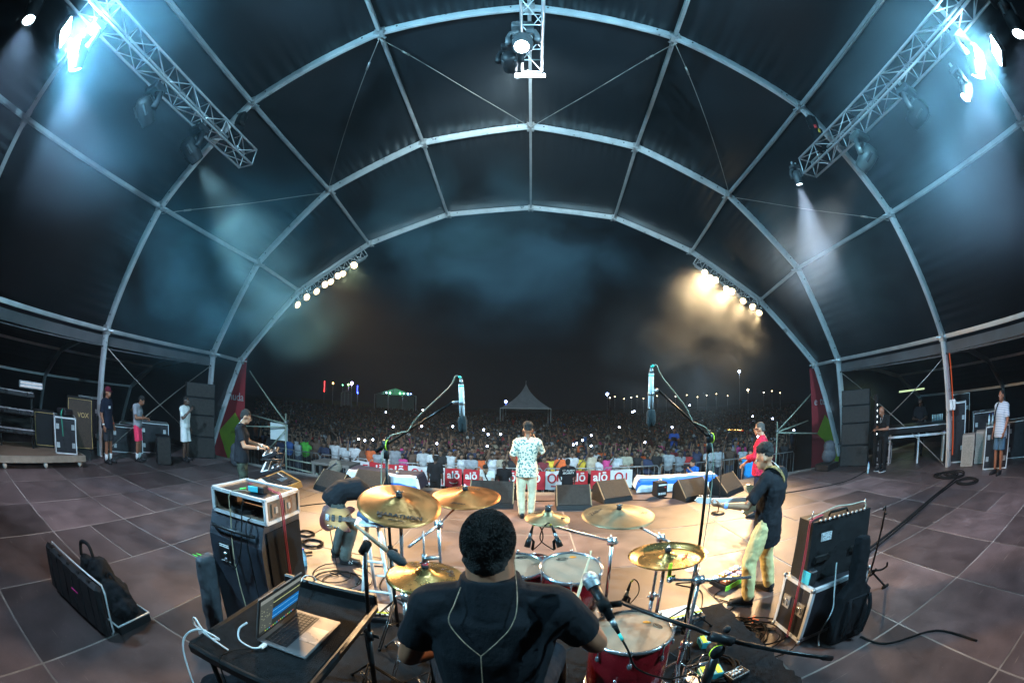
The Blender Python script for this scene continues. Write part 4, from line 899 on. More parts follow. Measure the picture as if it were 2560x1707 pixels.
def logo(t, x, y, rot):
    mb = MB(); mb.tube([(x + .032 * math.cos(a) * math.cos(rot) - .013 * math.sin(a) * math.sin(rot), y + .032 * math.cos(a) * math.sin(rot) + .013 * math.sin(a) * math.cos(rot), -.002) for a in [k * PI / 9 for k in range(18)]], .0016, 4, closed=True); part(t, 'logo_ring', mb, INK)
    text(t, 'lettering', 'EVANS', Matrix.Translation((x, y, -.0025)) @ Matrix.Rotation(rot, 4, 'Z'), .015, INK)
ORANGE = mat('orange_sticker', (.75, .22, .01), .6)
logo(tomB, -.03, .10, .05); logo(tomA, .035, .085, -.1)
mb = MB(); mb.lathe([(0, -.0022), (.015, -.0022), (.015, -.004)], 16, Matrix.Translation((.033, .115, 0)) @ Matrix.Diagonal((1.3, .8, 1, 1))); part(tomB, 'sticker', mb, ORANGE)
ftom, M, R = drum('big red floor tom with an orange sticker in the lower right', (.50, 1.80, .965), .42, .40, tilt(.04, -.02), 8, .56)
logo(ftom, .12, .075, -.6)
mb = MB(); mb.lathe([(0, -.0022), (.016, -.0022), (.016, -.004)], 16, Matrix.Translation((.055, .105, 0)) @ Matrix.Diagonal((1.4, .8, 1, 1))); part(ftom, 'sticker', mb, ORANGE)
mb = MB(); mb.box((-.12, -.175, .008), (.07, .022, .004), rz=-.3); mb.box((-.15, -.155, .009), (.02, .04, .004), rz=.3); part(ftom, 'yellow_tape', mb, YELT)
kick, M, R = drum('red bass drum under the rack toms', (.03, 2.62, .70), .55, .40, V((0, -1, .02)), 8)
# snare, hidden in part by the drummer
t = thing('drum_throne', 'round black drum throne under the drummer', 'stool', (drx, dry, RZ))
mb = MB(); mb.cyl((drx, dry, .78), (drx, dry, .86), .17, .165, 24); part(t, 'seat', mb, TOLEX, True, True)
mb = MB(); mb.cyl((drx, dry, .42), (drx, dry, .78), .018); part(t, 'post', mb, CHROME, True, True)
for k in range(3):
    mb = MB(); a = 2 * PI * k / 3; mb.cyl((drx, dry, .62), (drx + .26 * math.cos(a), dry + .26 * math.sin(a), .415), .01); part(t, 'leg', mb, CHROME, True, True)
# round black seat top peeking in at the bottom right corner of the frame
mb = MB(); mb.cyl((1.02, .62, .88), (1.02, .62, .97), .19, .185, 28); mb.cyl((1.02, .62, .41), (1.02, .62, .88), .02)
single('stool', mb, TOLEX, 'black stool top cut off by the bottom right of the frame', 'stool', smooth=False)
# drumstick
t = thing('drumstick', 'pale wooden drumstick in the right hand of the drummer', 'drumstick', (.18, 1.6, 1.30))
mb = MB(); a, b = V((.150, 1.53, 1.265)), V((.255, 1.80, 1.455)); d = (b - a).normalized(); mb.tube([a - d * .06, a, a + d * .2, b - d * .04, b - d * .015, b - d * .008, b], [.0075, .0075, .007, .0045, .0035, .006, .003], 10); part(t, 'shaft', mb, mat('hickory', (.62, .47, .30), .5), True, True)
# ---- cymbal stands
def stand(label, pole_top, arm, foot, clamp=None, m=CHROME, spread=.28, group='chrome cymbal stands', fz=RZ, name='cymbal_stand', feet=True):
    """tripod legs, telescoping pole with collars, boom arm"""
    pt, ft = V(pole_top), V((foot[0], foot[1], fz)); t = thing(name, label, 'stand', ft, group=group)
    mid = ft.lerp(pt, .5)
    mb = MB(); mb.cyl(ft + V((0, 0, .06)), mid, .014, n=12); part(t, 'lower_tube', mb, m, True, True)
    mb = MB(); mb.cyl(mid, pt, .0105, n=12); part(t, 'upper_tube', mb, m, True, True)
    mb = MB(); mb.cyl(mid - V((0, 0, .03)), mid + V((0, 0, .03)), .021, n=12); mb.box(mid + V((.03, 0, 0)), (.04, .008, .022)); mb.cyl(mid + V((-.02, -.015, .01)), mid + V((-.045, -.03, .01)), .006, n=6); part(t, 'collar', mb, m, True, True)
    if arm:
        mb = MB(); pts = [V(p) for p in arm]; mb.tube(pts, .0085, 10); part(t, 'boom_arm', mb, m, True, True)
        mb = MB(); mb.cyl(pt + V((-.025, 0, .004)), pt + V((.025, 0, .004)), .024, n=16); mb.cyl(pt + V((0, -.022, .004)), pt + V((0, .022, .004)), .02, n=12); mb.box(pt + V((0, .035, .02)), (.008, .035, .02)); part(t, 'boom_clamp', mb, m, True, True); mb = MB(); mb.sph(pts[0], .018, 10, 8); mb.cyl(pts[0], pts[0] + V((.02, -.02, .015)), .006, n=6); part(t, 'tilter', mb, m, True, True)
    if feet:
        for k in range(3):
            a = 2 * PI * k / 3 + .35; u = V((math.cos(a), math.sin(a), 0)); mb = MB()
            for o in (-.008, .008):
                w_ = V((-u.y, u.x, 0)) * o; mb.cyl(ft + V((0, 0, .30)) + w_, ft + u * spread + V((0, 0, .012)) + w_, .005, n=6); mb.cyl(ft + V((0, 0, .10)) + w_, ft + u * (spread * .55) + V((0, 0, .14)) + w_, .0045, n=6)
            lg = part(t, 'leg', mb, m, True, True)
            mb = MB(); mb.sph(ft + u * spread + V((0, 0, .012)), .014, 8, 6); part(lg, 'rubber_foot', mb, RUBBER, True, True)
    return t
stand('chrome boom stand of the left crash cymbal', (-.72, 2.12, 1.54), None, (-.74, 2.14))
stand('chrome boom stand of the tarnished crash with its arm slanting left', (-.572, 2.42, 1.37), [(-.44, 2.64, 1.50), (-.572, 2.42, 1.374), (-.70, 2.18, 1.29)], (-.56, 2.45))
stand('chrome boom stand holding the small splash cymbal', (.436, 2.19, 1.355), [(.085, 2.31, 1.455), (.10, 2.30, 1.43), (.436, 2.19, 1.36), (.47, 2.18, 1.35)], (.43, 2.22))
stand('chrome boom stand of the wide ride cymbal', (.80, 2.40, 1.275), [(.60, 2.75, 1.345), (.62, 2.73, 1.335), (.80, 2.40, 1.278), (.84, 2.34, 1.265)], (.80, 2.45))
stand('dark chrome stand under the china cymbal', (.69, 1.98, 1.30), None, (.71, 2.08))
stand('chrome stand with a level arm reaching right of the china cymbal', (.805, 1.76, 1.245), [(.654, 1.78, 1.266), (.805, 1.76, 1.248), (1.116, 1.745, 1.205)], (.79, 1.78))
mb = MB(); mb.box((.655, 1.80, 1.31), (.02, .006, .08), rz=.3); mb.box((.662, 1.79, 1.27), (.05, .006, .025), rz=.3); single('tape_flag', mb, YELT, 'bright yellow tape flag on the level chrome arm', 'tape')
stand('hi-hat stand left of the drummer', (-.50, 1.75, 1.30), None, (-.50, 1.76))
mb = MB(); mb.cyl((-.50, 1.75, 1.30), (-.50, 1.745, 1.55), .004, n=8); mb.cyl((-.50, 1.75, 1.39), (-.50, 1.75, 1.43), .013, n=10); mb.box((-.47, 1.76, 1.41), (.07, .02, .016), rz=.5); single('hi_hat_rod', mb, STEEL, 'thin steel rod and clutch above the hi-hat', 'rod', smooth=True)
# chrome pedal plates and rack hardware at the lower right
t = thing('drum_pedal', 'chrome foot pedal on the carpet right of the floor tom', 'pedal', (.93, 1.62, RZ))
mb = MB(); mb.box((.93, 1.62, .43), (.10, .30, .012), Matrix.Identity(4)); mb.box((.93, 1.70, .50), (.08, .26, .012), Matrix.Translation((0, 0, 0)) @ Matrix.Rotation(0, 4, 'X')); part(t, 'footboard', mb, CHROME, world=True)
mb = MB(); mb.cyl((.86, 1.80, .42), (.86, 1.80, .62), .012); mb.cyl((1.0, 1.80, .42), (1.0, 1.80, .62), .012); mb.cyl((.85, 1.80, .62), (1.01, 1.80, .62), .012); mb.cyl((.93, 1.80, .62), (.93, 1.76, .72), .008); part(t, 'frame', mb, CHROME, True, True)
# ---- microphones and mic stands
FOAM = mat('grey_foam', (.03, .034, .036), .95, 0., .3, 50, .5, bscale=150)
GRIPB = mat('stand_black', (.014, .014, .015), .34, .3, .2, 8)
def cable(label, pts, r=.005, m=RUBBER, cat='cable', group=None, k=6, name='cable'):
    mb = MB(); mb.tube(pts, r, 6, k); return single(name, mb, m, label, cat, group, True)
def overhead(label, mictop, micbot, foam, clip, joint, boomend, foot, fz, tape, side):
    t = thing('overhead_microphone', 'white overhead condenser microphone with dark foam on the %s boom' % side, 'microphone', foam, group='overhead microphones')
    a, b, f = V(mictop), V(micbot), V(foam); d = (b - a).normalized()
    mb = MB(); mb.cyl(a + d * .03, b, .0145, n=14); part(t, 'barrel', mb, mat('white_enamel', (.85, .86, .88), .3), True, True)
    mb = MB(); mb.cyl(a, a + d * .03, .008, .0135, 12); part(t, 'connector', mb, STEEL, True, True)
    mb = MB(); mb.lathe([(.004, -.045), (.018, -.04), (.024, -.02), (.025, .02), (.021, .042), (.010, .05)], 16, Matrix.Translation(f) @ (a - b).to_track_quat('Z', 'Y').to_matrix().to_4x4()); part(t, 'windscreen', mb, FOAM, True, True)
    mb = MB(); mb.cyl(a + d * .036, a + d * .042, .0152, n=12); part(t, 'green_ring', mb, mat('turquoise_tape', (.05, .75, .6), .5), True, True); mb = MB(); mb.cyl(a + V((0, 0, .004)) - d * .0, a - d * .012 + V((.012 if side == 'right' else -.012, 0, .0)), .007, n=8); part(t, 'green_ring', mb, mat('turquoise_tape', (.05, .75, .6), .5), True, True)
    s_ = stand(label, joint, None, foot, m=GRIPB, fz=fz, spread=.3, group='overhead microphone stands', name='microphone_stand')
    c, j, e = V(clip), V(joint), V(boomend)
    mb = MB(); mb.tube([e, j, j.lerp(c, .55), c], [.009, .009, .008, .006], 10); part(s_, 'boom', mb, GRIPB, True, True)
    mb = MB(); mb.cyl(e, e.lerp(j, .6), .014, n=10); part(s_, 'grip', mb, RUBBER, True, True)
    mb = MB(); mb.cyl(j + V((-.02, 0, 0)), j + V((.02, 0, 0)), .032, n=16); mb.cyl(j + V((0, 0, -.09)), j + V((0, 0, -.02)), .019, n=12); mb.sph(j + V((0, 0, .035)), .012, 8, 6); part(s_, 'joint', mb, BLACKP, True, True)
    mb = MB(); mb.lathe([(.031, -.004), (.034, 0), (.031, .004)], 18, Matrix.Translation(j + V((.012, -.022, 0))) @ Matrix.Rotation(PI / 2, 4, 'Y')); part(s_, 'tape_ring', mb, YELT, True, True)
    mb = MB(); mb.cyl(c, c.lerp(a.lerp(b, .6), .75), .008, n=8); mb.cyl(a.lerp(b, .60), a.lerp(b, .68), .017, n=12); part(s_, 'mic_clip', mb, STEEL, True, True)
    sg = 1 if side == 'right' else -1
    cable('pale cable looping from the %s overhead microphone down its boom' % side, [a - d * .006, a + V((sg * .03, 0, .012)), a + V((sg * .07, .02, -.05)), c.lerp(j, .45) + V((sg * .02, 0, .03)), c.lerp(j, .62) + V((0, -.012, 0)), c.lerp(j, .75) + V((0, -.012, .018)), j + V((0, -.015, .015)), j + V((sg * .03, -.02, -.3)), V((foot[0], foot[1], fz + .1))], .0038, mat('pale_cable', (.30, .33, .26), .5), group='overhead microphone cables')
overhead('left overhead microphone boom stand behind the big crash', (-.403, 2.169, 2.263), (-.392, 2.173, 2.059), (-.39, 2.172, 2.02), (-.445, 2.168, 2.135), (-.916, 2.46, 1.852), (-1.0, 2.50, 1.80), (-.93, 2.55), RZ, YELT, 'left')
overhead('right overhead microphone boom stand behind the china cymbal', (.586, 2.044, 2.319), (.583, 2.053, 2.111), (.585, 2.05, 2.06), (.633, 2.088, 2.208), (1.063, 2.336, 1.915), (1.10, 2.36, 1.86), (1.08, 2.42), RZ, YELT, 'right')
# vocal microphone in the foreground
t = thing('microphone', 'foreground vocal microphone with silver ball grille beside the drummer', 'microphone', (.20, 1.15, 1.46))
a, b = V((.156, 1.208, 1.577)), V((.228, 1.085, 1.448)); d = (b - a).normalized(); Mv = Matrix.Translation(a) @ (-d).to_track_quat('Z', 'Y').to_matrix().to_4x4()
mb = MB(); mb.lathe([(.014, -.028), (.0225, -.016), (.0255, 0), (.0225, .016), (.013, .026), (0, .028)], 20, Mv); part(t, 'grille', mb, mat('steel_mesh', (.55, .56, .58), .35, .8, .45, 420, .6, bscale=700), True, True)
mb = MB(); mb.lathe([(.0262, -.004), (.0262, .002)], 20, Mv); mb.lathe([(.0235, -.03), (.0245, -.018), (.0245, -.012)], 20, Mv); part(t, 'collar', mb, STEEL, True, True)
mb = MB(); mb.cyl(a + d * .022, b - d * .035, .0185, .0125, 16); part(t, 'handle', mb, BLACKM, True, True)
mb = MB(); mb.cyl(b - d * .035, b - d * .012, .0095, n=12); part(t, 'connector', mb, STEEL, True, True)
mb = MB(); mb.cyl(b - d * .012, b + d * .02, .009, .005, 12); part(t, 'cable_boot', mb, RUBBER, True, True)
mb = MB(); mb.cyl(b + d * .02, b + d * .045, .0052, n=10); part(t, 'tape_ring', mb, mat('turquoise_tape'), True, True)
cable('black cable curving from the foreground microphone under its boom', [b + d * .045, b + d * .075 + V((.005, 0, -.01)), b + V((.08, -.035, -.16)), b + V((.18, -.06, -.21)), (.50, .98, 1.25), (.55, .97, 1.0)], .0036)
t = thing('microphone_stand', 'black boom stand reaching across the bottom right of the picture', 'stand', (.56, .95, RZ))
c, k1, k2, e = V((.225, 1.205, 1.494)), V((.47, 1.04, 1.432)), V((.54, .99, 1.405)), V((1.155, .985, 1.075))
mb = MB(); mb.tube([c + V((.03, -.02, 0)), k1, k2], .0075, 12); mb.tube([k2, e.lerp(k2, .12), e.lerp(k2, .1), e], [.0085, .0085, .013, .013], 12); part(t, 'boom', mb, GRIPB, True, True)
mb = MB(); mb.cyl(c + V((-.012, -.012, -.012)), c + V((.035, -.024, -.004)), .012, n=12); mb.cyl(a.lerp(b, .42), a.lerp(b, .62), .021, n=14); part(t, 'mic_clip', mb, RUBBER, True, True)
mb = MB(); mb.cyl(k2 + V((-.03, .01, .01)), k2 + V((.05, -.01, -.025)), .017, n=12); mb.cyl(k2 + V((0, -.02, -.05)), k2 + V((0, .02, -.05)), .026, n=16); mb.sph(k2 + V((.035, .02, .012)), .014, 10, 8); part(t, 'joint', mb, BLACKP, True, True)
mb = MB(); mb.lathe([(.0255, -.003), (.0275, 0), (.0255, .003)], 18, Matrix.Translation(k2 + V((0, -.012, -.05))) @ Matrix.Rotation(PI / 2, 4, 'X')); part(t, 'tape_ring', mb, YELT, True, True)
mb = MB(); mb.cyl(k2 + V((0, 0, -.06)), (.555, .95, .44), .0115, n=12); mb.cyl(k2 + V((0, 0, -.30)), k2 + V((.004, 0, -.06)), .016, n=12); part(t, 'pole', mb, GRIPB, True, True)
mb = MB(); mb.cyl((.555, .95, RZ), (.555, .95, .43), .13, .12, 24); part(t, 'base', mb, BLACKM, True, True)
# hi-hat microphone with foam
t = thing('microphone', 'hi-hat microphone on a worn wooden-looking handle with black foam', 'microphone', (-.72, 1.72, 1.45))
a, b = V((-.827, 1.74, 1.535)), V((-.664, 1.71, 1.440)); d = (b - a).normalized()
mb = MB(); mb.cyl(a, b, .009, .012, 12); part(t, 'barrel', mb, mat('worn_tan_barrel', (.30, .22, .15), .5, .3), True, True)
mb = MB(); mb.lathe([(.010, -.05), (.022, -.038), (.026, -.01), (.024, .03), (.012, .05)], 16, Matrix.Translation(b + d * .055) @ d.to_track_quat('Z', 'Y').to_matrix().to_4x4()); part(t, 'windscreen', mb, FOAM, True, True)
s_ = stand('black stand holding the hi-hat microphone', (-.77, 1.70, 1.44), None, (-.83, 1.72), m=GRIPB, group='drum microphone stands', name='microphone_stand')
mb = MB(); mb.cyl((-.79, 1.71, 1.41), (-.755, 1.70, 1.47), .022, n=12); part(s_, 'mic_clip', mb, RUBBER, True, True)
# clip-on tom microphones
def tommic(label, base, tip, cab):
    base, tip = V(base), V(tip); d = (tip - base).normalized(); t = thing('tom_microphone', label, 'microphone', base, group='tom microphones')
    mb = MB(); mb.cyl(base, base + d * .055, .0185, .015, 14); part(t, 'body', mb, BLACKM, True, True)
    mb = MB(); mb.cyl(base + d * .055, base + d * .085, .0105, n=12); part(t, 'connector', mb, STEEL, True, True)
    mb = MB(); mb.cyl(base + d * .085, tip, .0095, .005, 12); part(t, 'cable_boot', mb, BLACKM, True, True)
    mb = MB(); mb.tube([base + V((.03 * cab, .01, -.02)), base + V((.036 * cab, .01, .03)), base + V((.022 * cab, .01, .05)), base + d * .03], .008, 8); part(t, 'clip', mb, RUBBER, True, True)
    mb = MB(); mb.tube([tip, tip + V((.02 * cab, 0, .012)), tip + V((.05 * cab, .01, -.03)), tip + V((.055 * cab, .02, -.10)), base + V((.03 * cab, .02, -.03))], .0036, 6, 5); part(t, 'cable', mb, RUBBER, True, True)
    mb = MB(); mb.cyl(tip, tip + V((.012 * cab, 0, .006)), .006, n=8); part(t, 'tape_ring', mb, mat('ochre_tape', (.55, .40, .03), .6), True, True)
tommic('clip-on tom microphone leaning right, on the smallest rack tom', (-.035, 2.22, 1.325), (-.005, 2.24, 1.45), 1)
tommic('clip-on tom microphone leaning left, on the middle rack tom', (.145, 2.17, 1.345), (.095, 2.20, 1.465), -1)
tommic('clip-on tom microphone standing over the floor tom', (.49, 2.01, 1.025), (.525, 2.03, 1.16), 1)
# ---- laptop table
t = thing('laptop_table', 'black carpeted case lid used as a table for the laptop', 'table', (-1.06, 1.38, RZ))
mb = MB(); mb.box((-1.06, 1.38, 1.06), (.54, .88, .03), bev=.006); part(t, 'top', mb, CARPET, world=True)
for s_, d_, nm in (((-1.06, .945, 1.055), (.56, .03, .055), 'edge_rail'), ((-1.06, 1.815, 1.085), (.56, .035, .085), 'edge_rail'), ((-1.335, 1.38, 1.055), (.028, .86, .055), 'edge_rail'), ((-.785, 1.38, 1.05), (.028, .86, .045), 'edge_rail')):
    mb = MB(); mb.box(s_, d_, bev=.01); part(t, nm, mb, BLACKM, world=True)
for x, y in ((-1.28, 1.0), (-.84, 1.0), (-1.28, 1.76), (-.84, 1.76)):
    mb = MB(); mb.cyl((x, y, RZ), (x, y, 1.045), .014, n=8); part(t, 'leg', mb, BLACKM, True, True)
# laptop: hinge line runs away from the camera, the screen faces right
hl, hr, fr_, fl_ = V((-1.092, 1.173, 1.082)), V((-1.085, 1.545, 1.082)), V((-.892, 1.53, 1.082)), V((-.90, 1.145, 1.082))
xa = (hr - hl).normalized(); W_ = .36; D_ = .245
ya = V((xa.y, -xa.x, 0))
ML = Matrix(((xa.x, ya.x, 0, hl.x - .02), (xa.y, ya.y, 0, hl.y), (0, 0, 1, 1.078), (0, 0, 0, 1)))   # x along hinge, y toward the user
t = thing('laptop', 'open grey laptop showing recording software on the black table', 'laptop', M=ML)
GREYAL = mat('space_grey_aluminium', (.17, .155, .155), .45, .4, .06, 20)
mb = MB(); mb.box((W_ / 2, D_ / 2, .008), (W_, D_, .014), bev=.005); part(t, 'base', mb, GREYAL)
mb = MB(); mb.box((W_ / 2, D_ * .36, .0155), (W_ * .86, D_ * .46, .002)); kb = part(t, 'keyboard', mb, BLACKP)
km = MB(); km.box((0, 0, 0), (.0185, .0155, .003), bev=.001); kme = km.mesh('key', mat('key_black', (.02, .02, .022), .5))
for r in range(5):
    for c_ in range(14): obj('key', kme, kb, (W_ / 2 - .143 + c_ * .022, D_ * .36 - .046 + r * .0205, .0178))
mb = MB(); mb.box((W_ / 2, D_ * .80, .0155), (.135, .083, .001)); part(t, 'trackpad', mb, mat('trackpad_grey', (.36, .34, .34), .3, .4))
Msc = Matrix.Translation((0, .004, .016)) @ Matrix.Rotation(-.30, 4, 'X')
mb = MB(); mb.box((W_ / 2, -.004, .118), (W_, .006, .236), Msc, bev=.003); lid = part(t, 'lid', mb, GREYAL)
mb = MB(); mb.box((W_ / 2, .0005, .118), (W_ - .006, .002, .228), Msc); part(lid, 'bezel', mb, BLACKM)
def scr(nm, x0, x1, z0, z1, m, y=.0022):
    mb = MB(); mb.box(((x0 + x1) / 2, y, (z0 + z1) / 2), (x1 - x0, .0006, z1 - z0), Msc); return part(lid, nm, mb, m)
E_ = lambda n, c, s=1.0: emis('screen_' + n, c, s)
scr('screen', .012, W_ - .012, .014, .224, E_('dark', (.020, .026, .026)))
scr('screen_toolbar', .012, W_ - .012, .196, .218, E_('bar', (.16, .18, .17)), .0026)
scr('screen_side_panel', .012, .115, .03, .196, E_('panel', (.055, .065, .06)), .0026)
scr('screen_clip', .115, W_ - .012, .066, .130, E_('clip', (.005, .10, .30)), .0027)
for z in (.080, .114): scr('screen_waveform', .115, W_ - .012, z, z + .003, E_('wave', (.12, .36, .62)), .0031)
scr('screen_track', .115, W_ - .012, .165, .170, E_('yel', (.30, .34, .16)), .0027)
for i in range(16): scr('screen_dock_icon', .06 + i * .0165, .06 + i * .0165 + .008, .018, .025, emis('dock%d' % (i % 4), ((.5, .5, .1), (.1, .5, .15), (.1, .3, .6), (.5, .15, .12))[i % 4], .8), .0028)
for i in range(26):
    x, z = rnd.uniform(.018, .105), rnd.uniform(.04, .185); scr('screen_fader', x, x + .006, z, z + .003, E_('dot', (.22, .24, .16)), .003)
WHC = mat('white_cable', (.75, .75, .76), .5)
PM = lambda x, y, z: ML @ V((x, y, z))
cable('white charging cable bent round from the laptop side', [PM(-.001, .05, .012), PM(-.04, .05, .012), PM(-.07, .02, .014), PM(-.07, -.04, .03), PM(-.03, -.06, .06), PM(-.0, -.03, .09)], .0045, WHC, group='white cables')
cable('white cable looping high over the near left table edge', [(-1.16, 1.02, 1.09), (-1.24, .99, 1.15), (-1.30, 1.0, 1.20), (-1.33, 1.01, 1.15), (-1.27, 1.03, 1.10), (-1.2, 1.02, 1.13), (-1.28, .98, 1.16), (-1.36, .93, 1.08), (-1.37, .90, .9), (-1.33, .86, .6), (-1.25, .80, .42)], .0048, WHC, group='white cables')
cable('white cable hooked over the far table rail', [PM(.34, -.02, .01), PM(.38, -.03, .05), (-1.20, 1.78, 1.14), (-1.17, 1.815, 1.155), (-1.15, 1.86, 1.1), (-1.15, 1.88, .9)], .0045, WHC, group='white cables')
cable('thin black cable hanging over the near edge of the table', [(-1.1, 1.1, 1.085), (-1.14, 1.0, 1.10), (-1.15, .93, 1.06), (-1.1, .90, .8), (-1.0, .88, .5)], .004, RUBBER)
t = thing('usb_adapter', 'small silver adapter plugged into the laptop', 'adapter', PM(-.02, .045, 0)); mb = MB(); mb.box((-.022, .05, .010), (.04, .018, .009), ML); part(t, 'plug', mb, WHITE, world=True)
# ================================================================== STAGE GEAR
def vcase(t, name, x0, x1, y0, y1, z0, z1, body=CASEP, M=None, edge=.022, corners=True):
    """flight case shell: laminate box, aluminium edges, ball corners; world coordinates (or through M)"""
    T = M or Matrix.Identity(4); c = ((x0 + x1) / 2, (y0 + y1) / 2, (z0 + z1) / 2)
    mb = MB(); mb.box(c, (x1 - x0, y1 - y0, z1 - z0), T); p = part(t, name, mb, body, world=True)
    e = .006
    for ax in range(3):
        for s1 in (0, 1):
            for s2 in (0, 1):
                lo = [x0, y0, z0]; hi = [x1, y1, z1]; a = [0, 0, 0]; b = [0, 0, 0]
                o = [i for i in range(3) if i != ax]; a[ax] = lo[ax]; b[ax] = hi[ax]
                for i, sd in zip(o, (s1, s2)): a[i] = b[i] = (hi[i] - edge / 2 + e if sd else lo[i] + edge / 2 - e)
                mb = MB(); mb.box([(q + r) / 2 for q, r in zip(a, b)], [abs(q - r) + (0 if i != ax else 0) if i == ax else edge for i, (q, r) in enumerate(zip(a, b))], T); part(p, 'edge_strip', mb, ALU, world=True)
    if corners:
        for X in (x0, x1):
            for Y in (y0, y1):
                for Z in (z0, z1):
                    mb = MB(); mb.sph(T @ V((X, Y, Z)), edge * .62, 8, 6); part(p, 'ball_corner', mb, STEEL, True, True)
    return p
# ---- bass rig: cabinet, rack case, wireless unit
t = thing('bass_cabinet', 'tall dark blue-black bass cabinet with a jack plate, left of the kit', 'speaker', (-2.1, 2.55, 0))
mb = MB(); mb.prism([(-.57, 0), (-.57, 1.02), (-.50, 1.205), (.0, 1.205), (.0, 0)], -2.36, -1.82, Matrix(((0, 0, 1, 0), (1, 0, 0, 2.81), (0, 1, 0, 0), (0, 0, 0, 1)))); part(t, 'box', mb, mat('blue_black_tolex', (.014, .019, .028), .5, 0., .3, 14, .3, bscale=150), world=True)
mb = MB(); mb.box((-1.812, 2.55, .58), (.012, .48, 1.1)); part(t, 'grille', mb, BLKCLOTH, world=True)
mb = MB(); mb.box((-2.2, 2.232, .90), (.12, .01, .16)); pl = part(t, 'jack_plate', mb, BLACKM, world=True)
for z in (.85, .90): 
    mb = MB(); mb.cyl((-2.19, 2.228, z), (-2.19, 2.21, z), .014, n=12); part(pl, 'jack', mb, CHROME, True, True)
for z in (.95, .965, .83): mb = MB(); mb.box((-2.2, 2.2265, z), (.10, .002, .008)); part(pl, 'printed_line', mb, PAPER, world=True)
mb = MB(); mb.tube([(-2.32, 2.255, 1.10), (-2.28, 2.22, 1.11), (-1.92, 2.22, 1.11), (-1.88, 2.255, 1.10)], .014, 8); part(t, 'handle', mb, BLACKM, True, True)
t = thing('rack_case', 'open aluminium edged rack case on top of the bass cabinet', 'flight case', (-2.05, 2.52, 1.21))
WOODC = mat('worn_case_ply', (.15, .10, .07), .6, 0., .35, 9)
x0, x1, y0, y1, z0, z1 = -2.32, -1.79, 2.30, 2.76, 1.21, 1.38
for nm, c, d in (('floor_panel', ((x0 + x1) / 2, (y0 + y1) / 2, z0 + .006), (x1 - x0, y1 - y0, .012)), ('roof_panel', ((x0 + x1) / 2, (y0 + y1) / 2, z1 - .006), (x1 - x0, y1 - y0, .012)), ('side_panel', (x0 + .006, (y0 + y1) / 2, (z0 + z1) / 2), (.012, y1 - y0, z1 - z0 - .024)), ('side_panel', (x1 - .006, (y0 + y1) / 2, (z0 + z1) / 2), (.012, y1 - y0, z1 - z0 - .024))):
    mb = MB(); mb.box(c, d); part(t, nm, mb, CASEP if nm == 'roof_panel' else WOODC, world=True)
for a, b in (((x0, y0, z0), (x1, y0, z0)), ((x0, y0, z1), (x1, y0, z1)), ((x0, y0, z0), (x0, y0, z1)), ((x1, y0, z0), (x1, y0, z1)), ((x1, y1, z0), (x1, y1, z1)), ((x1, y0, z1), (x1, y1, z1)), ((x1, y0, z0), (x1, y1, z0)), ((x0, y0, z1), (x0, y1, z1)), ((x0, y1, z1), (x1, y1, z1))):
    mb = MB(); mb.beam(a, b, .024, .024); part(t, 'edge_strip', mb, ALU, world=True)
mb = MB(); mb.box((-2.05, 2.62, 1.29), (.44, .02, .12)); part(t, 'amplifier_panel', mb, mat('grey_panel', (.12, .13, .15), .45, .3), world=True)
for y in (2.42, 2.60):
    mb = MB(); mb.box((-1.782, y, 1.295), (.008, .10, .10)); q = part(t, 'latch_plate', mb, mat('rusty_plate', (.20, .13, .09), .6, .4), world=True)
    mb = MB(); mb.box((-1.774, y, 1.295), (.01, .03, .045)); part(q, 'latch', mb, STEEL, world=True)
mb = MB(); mb.box((-2.33, 2.40, 1.285), (.012, .04, .07)); part(t, 'latch_plate', mb, STEEL, world=True)
t = thing('wireless_pack', 'small teal wireless unit on the rack case', 'radio unit', (-1.98, 2.47, 1.38))
mb = MB(); mb.box((-1.97, 2.47, 1.41), (.13, .10, .055), rz=.2, bev=.008); part(t, 'case', mb, BLACKP, world=True)
mb = MB(); mb.box((-1.985, 2.42, 1.412), (.085, .02, .045), rz=.2, bev=.004); part(t, 'front', mb, mat('teal_front', (.05, .45, .55), .4), world=True)
mb = MB(); mb.cyl((-2.05, 2.41, 1.41), (-2.09, 2.38, 1.40), .006); part(t, 'antenna', mb, GREENT, True, True)
CORDS = mat('red_cord', (.35, .03, .05), .5)
for o in (0, .022):
    cable('%s red cord hanging over the right side of the rack case' % ('nearer' if o == 0 else 'farther'), [(-2.2, 2.62 + o, 1.39), (-2.0, 2.60 + o, 1.392), (-1.86, 2.52 + o, 1.395), (-1.765, 2.47 + o, 1.37), (-1.755, 2.47 + o, 1.0), (-1.765, 2.49 + o, .5), (-1.75, 2.52 + o, .02)], .005, CORDS, group='red cords')
cable('tan cable hanging down the front of the bass cabinet', [(-2.0, 2.40, 1.395), (-2.08, 2.33, 1.40), (-2.12, 2.275, 1.36), (-2.12, 2.27, 1.2), (-2.10, 2.22, .9), (-2.06, 2.20, .5), (-2.0, 2.18, .1)], .005, mat('tan_cable', (.30, .25, .16), .6))
cable('black cable hanging from the rack into the jack plate', [(-1.98, 2.30, 1.38), (-1.99, 2.27, 1.3), (-2.0, 2.21, 1.0), (-2.08, 2.19, .82), (-2.17, 2.20, .86)], .005)
cable('black cable coil lying inside the rack case', [(-2.06 + .12 * math.cos(a) * (1 + .1 * math.sin(3 * a)), 2.36 + .055 * math.sin(a), 1.232 + .01 * (a / 6)) for a in [k * .7 for k in range(28)]], .006, k=3)
cable('black cable dangling down the middle of the bass cabinet', [(-1.93, 2.29, 1.23), (-1.93, 2.215, 1.15), (-1.90, 2.2, .7), (-1.88, 2.2, .1)], .004)
